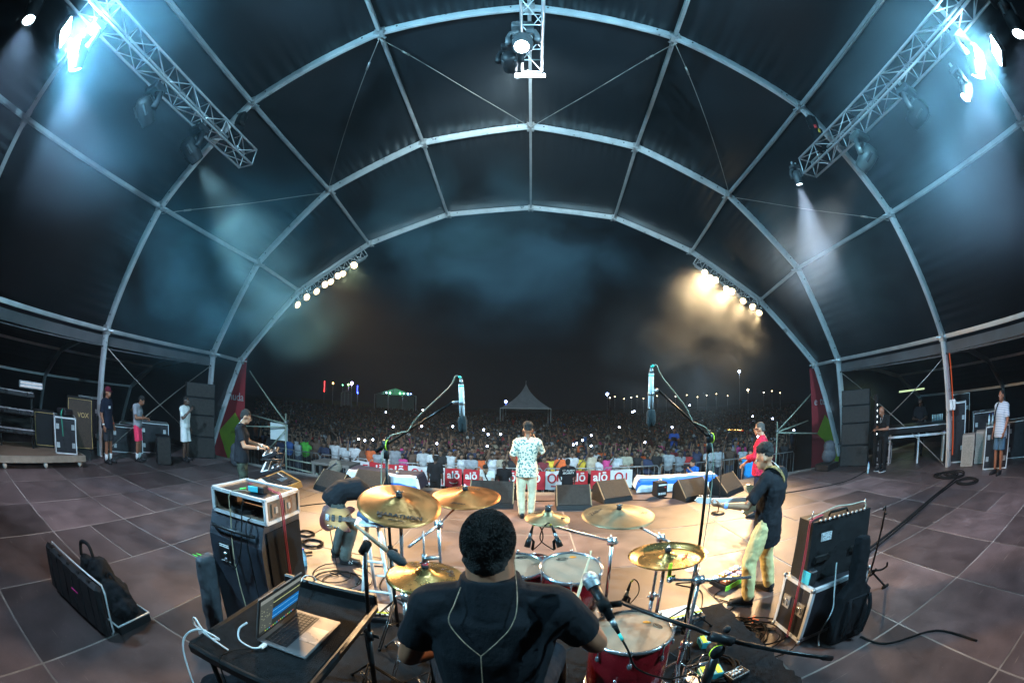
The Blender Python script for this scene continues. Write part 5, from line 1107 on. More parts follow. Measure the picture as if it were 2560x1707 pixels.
# gig bag leaning behind, cloth bag under the table
t = thing('gig_bag', 'slim grey gig bag leaning against the bass cabinet', 'bag', (-2.55, 2.3, 0))
mb = MB(); mb.box((0, 0, .42), (.11, .20, .84), Matrix.Translation((.05, -.12, 0)) @ Matrix.Rotation(.12, 4, 'Y'), bev=.03); skinned(t, 'body', mb, mat('grey_nylon', (.05, .055, .065), .7, 0., .3, 14, .3), .012, 4, .03, .12)
mb = MB(); mb.box((-2.5, 2.02, .12), (.13, .004, .08), rz=.2); part(t, 'paper_tag', mb, PAPER, world=True)
t = thing('cloth_bag', 'slumped black cloth bag under the laptop table', 'bag', (-1.75, 1.35, 0))
mb = MB()
for x, y, z, r in ((-1.75, 1.38, .18, (.22, .20, .19)), (-1.88, 1.22, .12, (.18, .14, .13)), (-1.62, 1.6, .25, (.16, .2, .24)), (-1.7, 1.75, .42, (.12, .14, .2))): mb.sph((x + 1.75, y - 1.35, z), r, 16, 10)
skinned(t, 'body', mb, BLKCLOTH, .02, 3, .04, .12)
# ---- open guitar case with bags at the left
t = thing('guitar_case', 'open black moulded guitar case with a pink tape strip, standing on its edge', 'guitar case', (-3.4, 1.4, 0))
A0, A1 = V((-4.22, 1.26, 0)), V((-3.10, 1.33, 0)); dx = (A1 - A0).normalized(); up = V((0, .15, .98)).normalized(); nn = dx.cross(up)
Ml = Matrix(((dx.x, up.x, nn.x, A0.x), (dx.y, up.y, nn.y, A0.y), (dx.z, up.z, nn.z, A0.z + .02), (0, 0, 0, 1)))
Lc = (A1 - A0).length; Hc = .47
mb = MB(); mb.box((Lc / 2, Hc / 2, .05), (Lc, Hc, .10), Ml, bev=.035); lidp = part(t, 'lid', mb, BLACKP, world=True)
for k in range(6): mb = MB(); mb.box((Lc * (.12 + .15 * k), Hc / 2, .102), (.022, Hc * .82, .012), Ml, bev=.004); part(lidp, 'rib', mb, BLACKP, world=True)
for k in range(5): mb = MB(); mb.box((Lc * (.14 + .18 * k), Hc - .01, .06), (.06, .03, .05), Ml, bev=.006); part(lidp, 'latch', mb, BLACKM, world=True)
mb = MB(); mb.box((Lc * .60, Hc * .55, .1105), (.13, .014, .002), Ml); part(lidp, 'pink_tape', mb, PINKT, world=True)
rim = [Ml @ V((x, y, -.004)) for x, y in ((.02, .02), (Lc - .03, .02), (Lc, .06), (Lc, Hc - .06), (Lc - .03, Hc), (.03, Hc), (0, Hc - .04), (0, .05))]
mb = MB(); mb.tube(rim, .010, 8, closed=True); part(lidp, 'metal_rim', mb, ALU, True, True)
mb = MB(); mb.prism([(-4.16, 1.36), (-3.10, 1.42), (-3.12, 1.86), (-4.15, 1.80)], .015, .09); tr = part(t, 'tray', mb, BLACKP, world=True)
mb = MB(); mb.tube([(-4.16, 1.36, .10), (-3.10, 1.42, .10), (-3.12, 1.86, .10), (-4.15, 1.80, .10)], .010, 8, closed=True); part(tr, 'metal_rim', mb, ALU, True, True)
t = thing('backpack', 'black backpack with a loop strap lying in the open guitar case', 'bag', (-3.45, 1.55, .09))
mb = MB()
for x, y, z, r in ((-3.38, 1.64, .22, (.22, .17, .15)), (-3.6, 1.66, .30, (.17, .15, .22)), (-3.22, 1.63, .17, (.13, .15, .10)), (-3.80, 1.62, .26, (.15, .12, .20)), (-3.5, 1.75, .2, (.2, .12, .14))): mb.sph((x + 3.45, y - 1.55, z - .09), r, 16, 10)
skinned(t, 'body', mb, BLKCLOTH, .016, 2, .07, .09)
mb = MB(); mb.tube([(-3.92, 1.60, .42), (-3.88, 1.62, .56), (-3.72, 1.64, .58), (-3.66, 1.64, .44), (-3.62, 1.62, .3)], .020, 8, 5); part(t, 'strap', mb, BLKCLOTH, True, True); mb = MB(); mb.tube([(-3.45, 1.66, .36), (-3.42, 1.68, .42), (-3.36, 1.68, .40), (-3.33, 1.66, .33)], .013, 8, 5); part(t, 'strap', mb, BLKCLOTH, True, True)
# ---- floor tape marks
for nm, m_, bx in (('bent green tape mark on the floor left of the bass rig', GREENT, ((-3.96, 3.43, .09, .018, .1), (-3.95, 3.50, .09, .018, .1), (-3.90, 3.465, .018, .07, .1))), ('short red tape mark on the floor beside the green one', REDT, ((-3.72, 3.34, .12, .022, .5),)), ('orange tape cross on the floor by the right rug edge', mat('orange_tape', (.95, .16, .05), .6), ((2.12, 3.05, .13, .02, .6), (2.13, 3.03, .02, .12, .6), (2.10, 2.98, .05, .02, .6))), ('dot of pink tape on the floor right of the guitarist', PINKT, ((4.55, 4.2, .05, .03, .2),))):
    mb = MB()
    for x, y, a, b, r in bx: mb.box((x, y, .0085), (a, b, .003), rz=r)
    single('tape_mark', mb, m_, nm, 'tape', 'tape marks on the stage')
# ---- guitar amp stack on the right
yw = -.05
t = thing('flight_case', 'black flight case with aluminium edges under the guitar amp', 'flight case', (2.6, 2.55, 0))
pc = vcase(t, 'shell', 2.24, 2.98, 2.36, 2.82, .04, .56, edge=.035)
for y in (2.47, 2.70):
    mb = MB(); mb.box((2.235, y, .33), (.012, .11, .12)); q = part(t, 'butterfly_latch', mb, STEEL, world=True)
    mb = MB(); mb.tube([(2.222, y - .03, .30), (2.215, y - .03, .36), (2.215, y + .03, .36), (2.222, y + .03, .30)], .006, 6); part(q, 'catch', mb, CHROME, True, True)
for x, y in ((2.3, 2.42), (2.92, 2.42), (2.3, 2.76), (2.92, 2.76)):
    mb = MB(); mb.cyl((x - .02, y, .035), (x + .02, y, .035), .035, n=14); part(t, 'castor', mb, RUBBER, True, True)
t = thing('guitar_amp', 'black combo guitar amp with warning labels seen from behind', 'amplifier', (2.6, 2.6, .56))
Ma = Matrix.Translation((2.62, 2.62, .565)) @ Matrix.Rotation(-.10, 4, 'Z')
mb = MB(); mb.prism([(-.14, 0), (.14, 0), (.14, .54), (-.09, .54)], -.36, .36, Ma @ Matrix(((0, 0, 1, 0), (1, 0, 0, 0), (0, 1, 0, 0), (0, 0, 0, 1)))); part(t, 'cabinet', mb, TOLEX, world=True)
mb = MB(); mb.box((0, -.116, .40), (.68, .012, .15), Ma @ Matrix.Rotation(-.09, 4, 'X')); part(t, 'rear_panel', mb, BLACKM, world=True)
mb = MB(); mb.box((-.19, -.142, .385), (.12, .004, .075), Ma @ Matrix.Rotation(-.09, 4, 'X')); lb = part(t, 'warning_label', mb, mat('label_print', (.35, .37, .38), .6, 0., .95, 90), world=True)
for k in range(11): mb = MB(); mb.cyl(Ma @ V((-.28 + .055 * k, -.09, .535)), Ma @ V((-.28 + .055 * k, -.095, .555)), .011, n=8); part(t, 'knob', mb, STEEL, True, True)
for x0_ in (-.22, .2): mb = MB(); mb.box((x0_, -.145, .20), (.16, .02, .07), Ma @ Matrix.Rotation(-.05, 4, 'X'), bev=.01); part(t, 'vent_slot', mb, RUBBER, world=True)
mb = MB(); mb.tube([Ma @ V(p) for p in ((-.12, 0, .54), (-.10, 0, .57), (.10, 0, .57), (.12, 0, .54))], .012, 8); part(t, 'handle', mb, RUBBER, True, True)
for k in (-1, 1): mb = MB(); mb.cyl(Ma @ V((k * .33, -.02, .54)), Ma @ V((k * .33, -.02, .62)), .008, n=8); part(t, 'bracket', mb, CHROME, True, True)
t = thing('tuner_pedal', 'teal pedal box wedged beside the guitar amp', 'pedal', (2.22, 2.62, .56)); mb = MB(); mb.box((2.29, 2.52, .63), (.08, .13, .13), bev=.01); part(t, 'case', mb, BLACKP, world=True)
mb = MB(); mb.box((2.246, 2.52, .63), (.01, .12, .11)); part(t, 'face', mb, mat('teal_front'), world=True)
cable('white cable hanging down the back of the amp stack', [(2.52, 2.42, .72), (2.48, 2.37, .68), (2.47, 2.31, .5), (2.50, 2.29, .3), (2.40, 2.27, .12), (2.38, 2.2, .02)], .008, mat('grey_white_cable', (.6, .62, .6), .5))
cable('pale cable lying over the top of the guitar amp', [(2.28, 2.70, 1.10), (2.45, 2.68, 1.13), (2.62, 2.66, 1.16), (2.80, 2.62, 1.15), (2.93, 2.56, 1.16), (2.94, 2.54, 1.09)], .006, mat('pale_cable'))
for o in (0, .02): cable('%s red cord running down the front of the amp stack' % ('left' if o == 0 else 'right'), [(2.45, 2.66 + o, 1.118), (2.30, 2.62 + o, 1.115), (2.245, 2.59 + o, 1.08), (2.225, 2.56 + o, .8), (2.215, 2.54 + o, .5), (2.21, 2.5 + o, .03)], .005, CORDS, group='red cords by the amp')
t = thing('gig_bag', 'padded black guitar bag standing against the amp stack', 'bag', (2.72, 2.2, 0))
Mg = Matrix.Translation((2.66, 2.16, 0)) @ Matrix.Rotation(-.12, 4, 'Z') @ Matrix.Rotation(-.13, 4, 'X')
mb = MB(); mb.prism([(-.19, .0), (.19, .0), (.20, .22), (.16, .36), (.19, .46), (.075, .56), (.07, .92), (.05, .97), (-.05, .97), (-.07, .92), (-.075, .56), (-.19, .46), (-.16, .36), (-.20, .22)], -.06, .06, Mg @ Matrix(((1, 0, 0, 0), (0, 0, -1, 0), (0, 1, 0, 0), (0, 0, 0, 1)))); 
mb.v = [tuple(V(p) - V((2.72, 2.2, 0))) for p in mb.v]; skinned(t, 'body', mb, BLKCLOTH, .016, 6, .02, .1)
for k in (-1, 1): mb = MB(); mb.tube([Mg @ V((k * .12, -.10, .44)), Mg @ V((k * .13, -.14, .3)), Mg @ V((k * .11, -.12, .08))], .022, 8, 4); part(t, 'strap', mb, BLKCLOTH, True, True)
mb = MB(); mb.box((0, -.075, .26), (.22, .02, .36), Mg, bev=.012); part(t, 'pocket', mb, BLKCLOTH, world=True)
t = thing('guitar_stand', 'empty black guitar stand with hooked neck rest', 'stand', (3.45, 2.68, 0))
q = V((3.42, 2.66, .30)); mb = MB(); mb.tube([q, (3.46, 2.66, .95), (3.42, 2.64, 1.0), (3.36, 2.62, .98)], .012, 8); mb.tube([(3.46, 2.66, .94), (3.42, 2.6, .93), (3.37, 2.58, .94)], .010, 8); part(t, 'neck_post', mb, BLACKM, True, True)
for e in ((3.25, 2.58, .02), (3.75, 2.60, .02), (3.48, 2.95, .02)): mb = MB(); mb.cyl(q, e, .012); lg = part(t, 'leg', mb, BLACKM, True, True); mb = MB(); mb.cyl(V(e) - V((.05, 0, 0)), V(e) + V((.05, 0, 0)), .02); part(lg, 'rubber_foot', mb, RUBBER, True, True)
for k in (-1, 1): mb = MB(); mb.tube([q, q + V((k * .10, -.08, .0)), q + V((k * .12, -.14, .05)), q + V((k * .1, -.15, .10))], .012, 8, 4); part(t, 'cradle_arm', mb, RUBBER, True, True)
# ---- guitars
def guitar(label, M, body_m, neck_m, bass=False, name='electric_guitar'):
    """local: x along the neck, z out of the face"""
    t = thing(name, label, 'guitar', M=M)
    out = [(-.22, .06), (-.20, .14), (-.10, .17), (-.02, .125), (.05, .13), (.14, .17), (.20, .15), (.165, .09), (.10, .04), (.10, -.04), (.14, -.09), (.16, -.14), (.10, -.155), (.02, -.12), (-.05, -.13), (-.14, -.17), (-.22, -.12), (-.24, -.03)]
    o = [(p.x, p.y) for p in spline([V((x, y, 0)) for x, y in out], 4, True)]
    mb = MB(); mb.prism(o, -.02, .018); part(t, 'body', mb, body_m)
    mb = MB(); L_ = .62 if bass else .50; mb.box((.09 + L_ / 2, 0, .016), (L_, .052, .022), bev=.006); part(t, 'neck', mb, neck_m, False)
    mb = MB(); mb.box((.09 + L_ / 2 - .02, 0, .029), (L_ + .03, .05, .004)); part(t, 'fretboard', mb, mat('maple', (.62, .40, .16), .4) if not bass else mat('rosewood', (.05, .025, .015), .5))
    e = .09 + L_; mb = MB(); mb.prism([(e, -.026), (e, .026), (e + .04, .035), (e + .18, .045), (e + .21, .01), (e + .17, -.015), (e + .05, -.03)], .005, .02); hs = part(t, 'headstock', mb, neck_m)
    for k in range(4 if bass else 6): mb = MB(); mb.cyl((e + .03 + .026 * k, .042 + .002 * k, .012), (e + .03 + .026 * k, .065, .012), .007, n=8); part(hs, 'tuner', mb, CHROME, True)
    for k in range(5 if bass else 6): mb = MB(); y = -.018 + .036 * k / (4 if bass else 5); mb.cyl((-.13, y * 1.3, .03), (e + .1, y, .033), .0014 if bass else .001, n=4); part(t, 'string', mb, STEEL)
    for x in (-.06, .03): mb = MB(); mb.box((x, 0, .022), (.04, .085, .012), bev=.004); part(t, 'pickup', mb, BLACKP)
    mb = MB(); mb.box((-.135, 0, .024), (.05, .085, .014), bev=.003); part(t, 'bridge', mb, CHROME)
    for k in range(4): mb = MB(); mb.cyl((-.12 + .045 * k, -.10 - .006 * k, .018), (-.12 + .045 * k, -.10 - .006 * k, .032), .011, n=10); part(t, 'knob', mb, CHROME, True)
    return t
SUN = mat('sunburst', (.34, .10, .03), .22, 0., .2, 4, coat=.7)
nt = SUN.node_tree; N = nt.nodes; L = nt.links; tc = [n for n in N if n.type == 'TEX_COORD'][0]
gr = N.new('ShaderNodeVectorMath'); gr.operation = 'LENGTH'; L.new(tc.outputs['Object'], gr.inputs[0]); rp = N.new('ShaderNodeMapRange'); rp.inputs[1].default_value = .09; rp.inputs[2].default_value = .19; L.new(gr.outputs['Value'], rp.inputs[0])
mx = N.new('ShaderNodeMix'); mx.data_type = 'RGBA'; mx.inputs[6].default_value = (.55, .26, .09, 1); mx.inputs[7].default_value = (.07, .008, .006, 1); L.new(rp.outputs[0], mx.inputs[0]); L.new(mx.outputs[2], N['Principled BSDF'].inputs['Base Color'])
bx = V((.96, .12, .02)).normalized(); bz = V((.15, -.86, .45)).normalized(); bz = (bz - bx * bz.dot(bx)).normalized(); by = bz.cross(bx)
guitar('sunburst bass guitar hanging under the bent bass player', Matrix(((bx.x, by.x, bz.x, -2.23), (bx.y, by.y, bz.y, 4.38), (bx.z, by.z, bz.z, .66), (0, 0, 0, 1))), SUN, mat('maple'), True, 'bass_guitar')
bx = V((-.86, -.10, .10)).normalized(); bz = V((-.45, .85, .1)).normalized(); bz = (bz - bx * bz.dot(bx)).normalized(); by = bz.cross(bx)
guitar('electric guitar with a pale maple neck played by the guitarist', Matrix(((bx.x, by.x, bz.x, 2.36), (bx.y, by.y, bz.y, 3.72), (bx.z, by.z, bz.z, 1.08), (0, 0, 0, 1))), mat('guitar_cream', (.55, .45, .28), .25, coat=.6), mat('maple'))
Mb = absm(bassp); band(bassp, 'bass_strap', [(-.08, .44, .80), (-.10, .34, 1.03), (-.04, .18, 1.09), (.06, .0, 1.02), (.10, -.14, .84)], .06, mat('olive_strap', (.20, .18, .11), .8), [(0, .3, 1), (0, .1, 1), (0, -.2, 1), (0, -.6, 1), (0, -1, .3)])
# ---- keyboards
WKEY = mat('white_keys', (.82, .82, .8), .3); BKEY = mat('black_keys', (.012, .012, .012), .35)
def keyboard(label, c, rz, tilt_, Lk, Dk, n=35, rim=None, base=None, z0=0., extra=True, text_=None):
    """local: x along the keys, y away from the player"""
    M = Matrix.Translation(V(c)) @ Matrix.Rotation(rz, 4, 'Z') @ Matrix.Rotation(tilt_, 4, 'X'); t = thing('keyboard', label, 'keyboard', M=M, group='keyboards')
    mb = MB(); mb.box((0, 0, 0), (Lk, Dk, .07), bev=.012); part(t, 'case', mb, mat('keyboard_black', (.012, .012, .014), .3))
    if rim:
        for k in (-1, 1): mb = MB(); mb.box((k * (Lk / 2 + .008), 0, .0), (.018, Dk + .03, .085), bev=.004); part(t, 'wooden_cheek', mb, rim)
        mb = MB(); mb.box((0, Dk / 2 + .008, 0), (Lk + .03, .016, .085)); part(t, 'rim', mb, rim)
    kw = (Lk * .94) / n; km = MB(); km.box((0, 0, 0), (kw * .94, .135, .018), bev=.002); me = km.mesh('white_key', WKEY); km = MB(); km.box((0, 0, 0), (kw * .55, .085, .016), bev=.002); mk = km.mesh('black_key', BKEY)
    for i in range(n):
        x = -Lk * .47 + (i + .5) * kw; obj('white_key', me, t, (x, -Dk / 2 + .075, .036))
        if i % 7 not in (2, 6): obj('black_key', mk, t, (x + kw / 2, -Dk / 2 + .10, .050))
    mb = MB(); mb.box((0, Dk * .2, .036), (Lk * .2, Dk * .3, .004)); part(t, 'display', mb, mat('lcd_grey', (.08, .09, .1), .2))
    for k in range(8): mb = MB(); mb.cyl((-Lk * .42 + k * .035, Dk * .3, .036), (-Lk * .42 + k * .035, Dk * .3, .052), .009, n=8); part(t, 'knob', mb, STEEL, True)
    if extra:
        for k in range(4): mb = MB(); mb.box((Lk * .25 + k * .045, Dk * .1, .037), (.034, .034, .008), bev=.003); part(t, 'pad', mb, PAPER)
    if text_: text(t, 'lettering', text_, Matrix.Translation((Lk * .3, Dk * .38, .0365)), .05, PAPER)
    return t
fz = -1.02
keyboard('upper short keyboard under the hands of the player', (-4.50, 6.20, 1.03), fz, .38, .66, .30, 22)
keyboard('long lower keyboard on the tiered stand', (-4.36, 6.02, .82), fz, .28, 1.05, .36, 42, text_='KORG')
s_ = thing('keyboard_stand', 'black tiered stand under the two keyboards', 'stand', (-4.4, 6.1, 0))
for k in (-1, 1):
    d = V((.52, -.85, 0)) * (k * .36); c = V((-4.42, 6.06, 0)) + d; mb = MB(); mb.tube([c + V((-.25, -.15, .02)), c + V((.12, .08, .76)), c + V((.20, .14, 1.02))], .018, 8); mb.tube([c + V((.25, .15, .02)), c + V((-.12, -.08, .78)), c + V((.2, .14, .78))], .018, 8); mb.tube([c + V((.2, .14, 1.0)), c + V((-.14, -.10, .985))], .014, 8); part(s_, 'side_frame', mb, BLACKM, True, True)
keyboard('black synthesizer with orange wooden rim on a stand behind the rack case', (-3.36, 4.75, .88), -.62, .30, .72, .42, 25, mat('orange_wood', (.42, .17, .04), .4), extra=False)
s_ = thing('keyboard_stand', 'black stand with a plywood cross panel under the synthesizer', 'stand', (-3.2, 4.5, 0))
mb = MB(); mb.box((0, 0, 0), (.36, .02, .17), Matrix.Translation((-3.02, 4.42, .70)) @ Matrix.Rotation(-.62, 4, 'Z'), bev=.01); part(s_, 'plywood_panel', mb, mat('yellow_ply', (.62, .33, .06), .45), world=True)
for k in (-1, 1):
    c = V((-3.12, 4.5, 0)) + V((.81, -.58, 0)) * (k * .22); mb = MB(); mb.tube([c + V((0, 0, .78)), c + V((0, 0, .03))], .022, 8); mb.tube([c + V((-.16, -.22, .03)), c + V((.16, .22, .03))], .018, 8); part(s_, 'upright', mb, BLACKM, True, True)
mb = MB(); c = V((-3.12, 4.5, .38)); d = V((.81, -.58, 0)) * .22; mb.cyl(c - d, c + d, .014); part(s_, 'cross_bar', mb, BLACKM, True, True)
# ---- white A-frame stand with a folded jacket
t = thing('folding_stand', 'white A-frame folding stand behind the hi-hat', 'stand', (-1.5, 3.7, 0))
for k, (x, y) in enumerate(((-1.62, 3.52), (-1.30, 3.56), (-1.66, 4.02), (-1.34, 4.06))):
    mb = MB(); mb.cyl((x, y, .0), (-1.55 + (.06 if k % 2 else -.06), 3.78, .86), .02, n=8); part(t, 'leg', mb, WHITE, True, True)
for a, b in (((-1.60, 3.56, .18), (-1.33, 3.60, .18)), ((-1.63, 3.98, .18), (-1.36, 4.02, .18)), ((-1.58, 3.63, .5), (-1.42, 3.65, .5))): mb = MB(); mb.cyl(a, b, .015, n=8); part(t, 'rung', mb, WHITE, True, True)
mb = MB(); mb.box((-1.55, 3.78, .88), (.34, .24, .03), rz=.3, bev=.008); part(t, 'top', mb, WHITE, world=True)
t = thing('jacket', 'folded blue denim jacket on the white stand', 'jacket', (-1.5, 3.75, .9)); mb = MB()
for x, y, r in ((0, 0, (.17, .11, .05)), (.10, -.04, (.14, .10, .06)), (-.1, .05, (.12, .1, .05))): mb.sph((x, y, .05), r, 14, 8)
skinned(t, 'cloth', mb, cloth('denim_jacket', (.06, .11, .20)), .014, 2, .04, .06)
mb = MB(); mb.box((-1.42, 3.66, 1.03), (.22, .012, .2), rz=.4); single('paper_sheet', mb, PAPER, 'white sheet propped up behind the big crash cymbal', 'paper')
# ---- floor wedges
def wedge(label, c, wd, rz, m=GRILLE, h=.44, d=.56):
    t = thing('floor_monitor', label, 'speaker', (c[0], c[1], .006), rz, 'floor monitors'); prof = [(-d / 2, 0), (d / 2, 0), (d / 2, .30), (d * .18, h), (-d / 2 + .04, .09)]
    R_ = Matrix(((0, 0, 1, 0), (1, 0, 0, 0), (0, 1, 0, 0), (0, 0, 0, 1)))
    mb = MB(); mb.prism(prof, -wd / 2, wd / 2, R_); part(t, 'cabinet', mb, TOLEX)
    a, b = V((0, -d / 2 + .04, .09)), V((0, d * .18, h)); n = V((0, -(b - a).z, (b - a).y)).normalized()
    mb = MB(); mb.beam(a + n * .006 + (b - a) * .03, b + n * .006 - (b - a) * .03, wd - .05, .014, n); part(t, 'grille', mb, m)
    EDG = mat('worn_ply_edge', (.30, .20, .11), .7)
    for k in (-1, 1): mb = MB(); mb.beam(a + V((k * (wd / 2 - .008), 0, 0)) + n * .004, b + V((k * (wd / 2 - .008), 0, 0)) + n * .004, .02, .012, n); part(t, 'worn_edge', mb, EDG)
    mb = MB(); mb.box((wd / 2 + .001, .05, .2), (.008, .12, .06)); part(t, 'handle', mb, RUBBER)
    mb = MB(); mb.box((0, d / 2 + .002, .15), (.16, .008, .10)); part(t, 'connector_plate', mb, STEEL)
    return t
wedge('floor monitor at the far left by the camera platform', (-4.25, 8.25), .78, -.35)
wedge('floor monitor beside the left flag-draped box', (-3.55, 8.85), .78, -.1)
wedge('floor monitor left of the singer half hidden by the tarnished crash', (-.72, 8.35), .9, 0, h=.5)
wedge('floor monitor just right of the singer', (.93, 8.22), .70, 0, h=.46)
wedge('floor monitor turned left, second from the singer on the right', (1.86, 8.75), .72, .35)
wedge('floor monitor beyond the guitar headstock, by the right flag', (3.6, 8.35), .72, .25)
wedge('floor monitor turned away behind the guitarist', (4.55, 8.45), .78, .55)
for lab, x, y in (('small black effects machine left of the singer', -.36, 8.85), ('small black effects machine by the right flag', 2.95, 8.75), ('small black effects machine by the left flag', -3.05, 9.35)):
    t = thing('effects_machine', lab, 'machine', (x, y, .006), rnd.uniform(-.2, .2), 'effects machines along the stage edge')
    mb = MB(); mb.box((0, 0, .19), (.26, .26, .34), bev=.015); part(t, 'case', mb, BLACKM)
    mb = MB(); mb.cyl((0, 0, .36), (0, 0, .41), .05, .035); part(t, 'nozzle', mb, STEEL, True)
    mb = MB(); mb.lathe([(0, .002), (.02, .002), (.02, 0)], 12, Matrix.Translation((.07, -.131, .24)) @ Matrix.Rotation(PI / 2, 4, 'X')); part(t, 'red_button', mb, mat('red_button', (.6, .03, .03), .4))
    mb = MB(); mb.box((0, -.132, .30), (.20, .004, .03)); part(t, 'label_plate', mb, PAPER)
    for k in range(4): mb = MB(); mb.box((-.08 + .05 * k, -.132, .10), (.025, .004, .05)); part(t, 'warning_mark', mb, PAPER)
# ---- flag-draped boxes at the stage edge
BLUEF = cloth('flag_blue', (.03, .16, .62)); WHITEF = cloth('flag_white', (.72, .74, .78)); NAVYF = cloth('flag_navy', (.02, .025, .05))
def draped(label, x0, x1, y0, y1, h, rz, ms, stops):
    cx, cy_ = (x0 + x1) / 2, (y0 + y1) / 2; t = thing('draped_flag', label, 'flag', (cx, cy_, 0), rz, 'flags draped over boxes at the stage edge')
    mb = MB(); mb.box((0, 0, h / 2), (x1 - x0 - .08, y1 - y0 - .08, h)); part(t, 'box', mb, BLACKM)
    W2, D2 = (x1 - x0) / 2, (y1 - y0) / 2
    path = [(-D2 - .06, .02), (-D2 - .02, h * .6), (-D2 + .04, h + .015), (0, h + .05), (D2, h + .02), (D2 + .05, h * .3)]
    P_ = spline([V((0, a, b)) for a, b in path], 5); K = len(P_) - 1; nu = 40; vs = []; fs = []; mi = []
    for j, p in enumerate(P_):
        for i in range(nu + 1):
            u = i / nu * 2 - 1; wv = .008 * math.sin(i * .45 + j * .35) + .022 * noise.noise(V((i * .22, j * .25, cx)))
            drop = max(0, abs(u) - .93) / .07; vs.append((u * (W2 + .03), p.y + wv * .8, max(.012, (p.z + wv) * (1 - .8 * drop))))
    for j in range(K):
        f = j / K; k = sum(1 for s in stops if f >= s)
        for i in range(nu): fs.append((j * (nu + 1) + i, j * (nu + 1) + i + 1, (j + 1) * (nu + 1) + i + 1, (j + 1) * (nu + 1) + i)); mi.append(min(k, len(ms) - 1))
    mb = MB(); mb.v = vs; mb.f = fs; mb.m = mi; part(t, 'flag_cloth', mb, ms, True)
draped('white and bright blue flag draped over a box, right of the stage edge', 2.62, 4.75, 9.22, 9.92, .27, -.10, [WHITEF, BLUEF, WHITEF, NAVYF], (.22, .52, .8))
draped('navy, white and blue flag draped over a box, left of the stage edge', -4.35, -2.45, 9.15, 9.85, .34, -.06, [BLUEF, WHITEF, NAVYF], (.14, .42))
# ---- cables, pedals and small things on the floor
def coil(label, x, y, r, turns=5, z=.012, m=RUBBER, mess=.15, rr=.007):
    pts = []; rr_ = random.Random(label)
    ph = [rr_.uniform(0, 6) for _ in range(4)]
    for k in range(int(turns * 10)):
        a = k * 2 * PI / 10; q = r * (1 + mess * math.sin(a * .37 + ph[0]) + mess * .7 * math.sin(a * .23 + ph[1])); pts.append((x + q * math.cos(a) + mess * r * math.sin(a * .11 + ph[2]), y + q * math.sin(a) + mess * r * math.cos(a * .13 + ph[3]), z + .004 * (k % 7)))
    mb = MB(); mb.tube(pts, rr, 5, 2); return single('cable_coil', mb, m, label, 'cable', 'cable coils on the stage', True)
coil('neat coil of cable on the floor under the synthesizer', -2.96, 4.93, .15, 7, mess=.05)
coil('second small coil of cable beside the synthesizer stand', -3.25, 5.25, .13, 6, mess=.05)
coil('loose tangle of cable between the bass player and the kit', -2.15, 4.05, .26, 5, mess=.45)
coil('large tangle of black cable by the right amp stack', 1.95, 2.75, .22, 9, mess=.5)
coil('coil of cable on the carpet beside the floor tom', 1.15, 1.95, .16, 7, z=RZ + .012, mess=.1)
coil('coil of cable on the carpet under the laptop table', -.95, 1.15, .16, 6, z=RZ + .012, mess=.2)
coil('heap of coiled cable on the floor at the right wing', 9.5, 5.0, .32, 8, mess=.3, rr=.014)
coil('flat coil of cable at the far right of the stage', 9.0, 4.1, .28, 6, mess=.12, rr=.014)
for lab, pts, r in (('thick bundle of cables crossing the right of the stage', [(9.3, 4.6, .02), (7.4, 4.3, .02), (5.6, 3.9, .02), (4.2, 3.55, .02), (3.2, 3.2, .02), (2.9, 2.9, .02)], .022), ('second thick cable beside the bundle on the right', [(9.0, 4.45, .02), (7.4, 4.24, .02), (5.6, 3.83, .02), (4.2, 3.47, .02), (3.2, 3.1, .02)], .018),
                    ('cable running along the front right of the stage', [(2.9, 8.6, .012), (4.6, 7.8, .012), (6.0, 7.5, .012), (7.6, 7.35, .012), (9.2, 7.9, .012)], .012), ('cable trailing from the gig bag to the lower right', [(2.8, 2.05, .012), (2.9, 1.75, .012), (3.4, 1.45, .012), (3.5, .9, .012)], .01),
                    ('cable winding from the pedalboard to the amp stack', [(2.3, 3.9, .01), (1.98, 3.7, .01), (2.1, 3.4, .01), (1.8, 3.2, .01), (2.0, 2.9, .01), (2.2, 2.7, .01)], .007), ('cable from the rug to the guitar pedals', [(1.7, 3.4, .01), (1.9, 3.9, .01), (1.7, 4.2, .01), (2.1, 4.1, .01), (2.3, 4.0, .01)], .006), ('cable lying from the bass player to the kit', [(-2.1, 4.5, .01), (-1.7, 4.6, .01), (-1.6, 4.0, .01), (-1.2, 3.7, .01), (-1.0, 3.2, .01)], .007),
                    ('cable curving from the bass guitar to the floor', [(-2.38, 4.4, .6), (-2.36, 4.42, .3), (-2.3, 4.36, .05), (-2.2, 4.2, .012), (-2.0, 4.1, .012)], .006), ('cables lying behind the keyboards at the front left', [(-4.2, 6.6, .01), (-3.8, 7.2, .01), (-3.4, 7.0, .01), (-3.6, 7.6, .01), (-3.1, 8.1, .01), (-3.9, 8.0, .01)], .009),
                    ('cable across the front centre of the stage', [(-.6, 9.0, .01), (.2, 8.75, .01), (1.4, 8.9, .01), (2.6, 8.5, .01)], .009)):
    cable(lab, pts, r, RUBBER, group='cables on the stage floor')
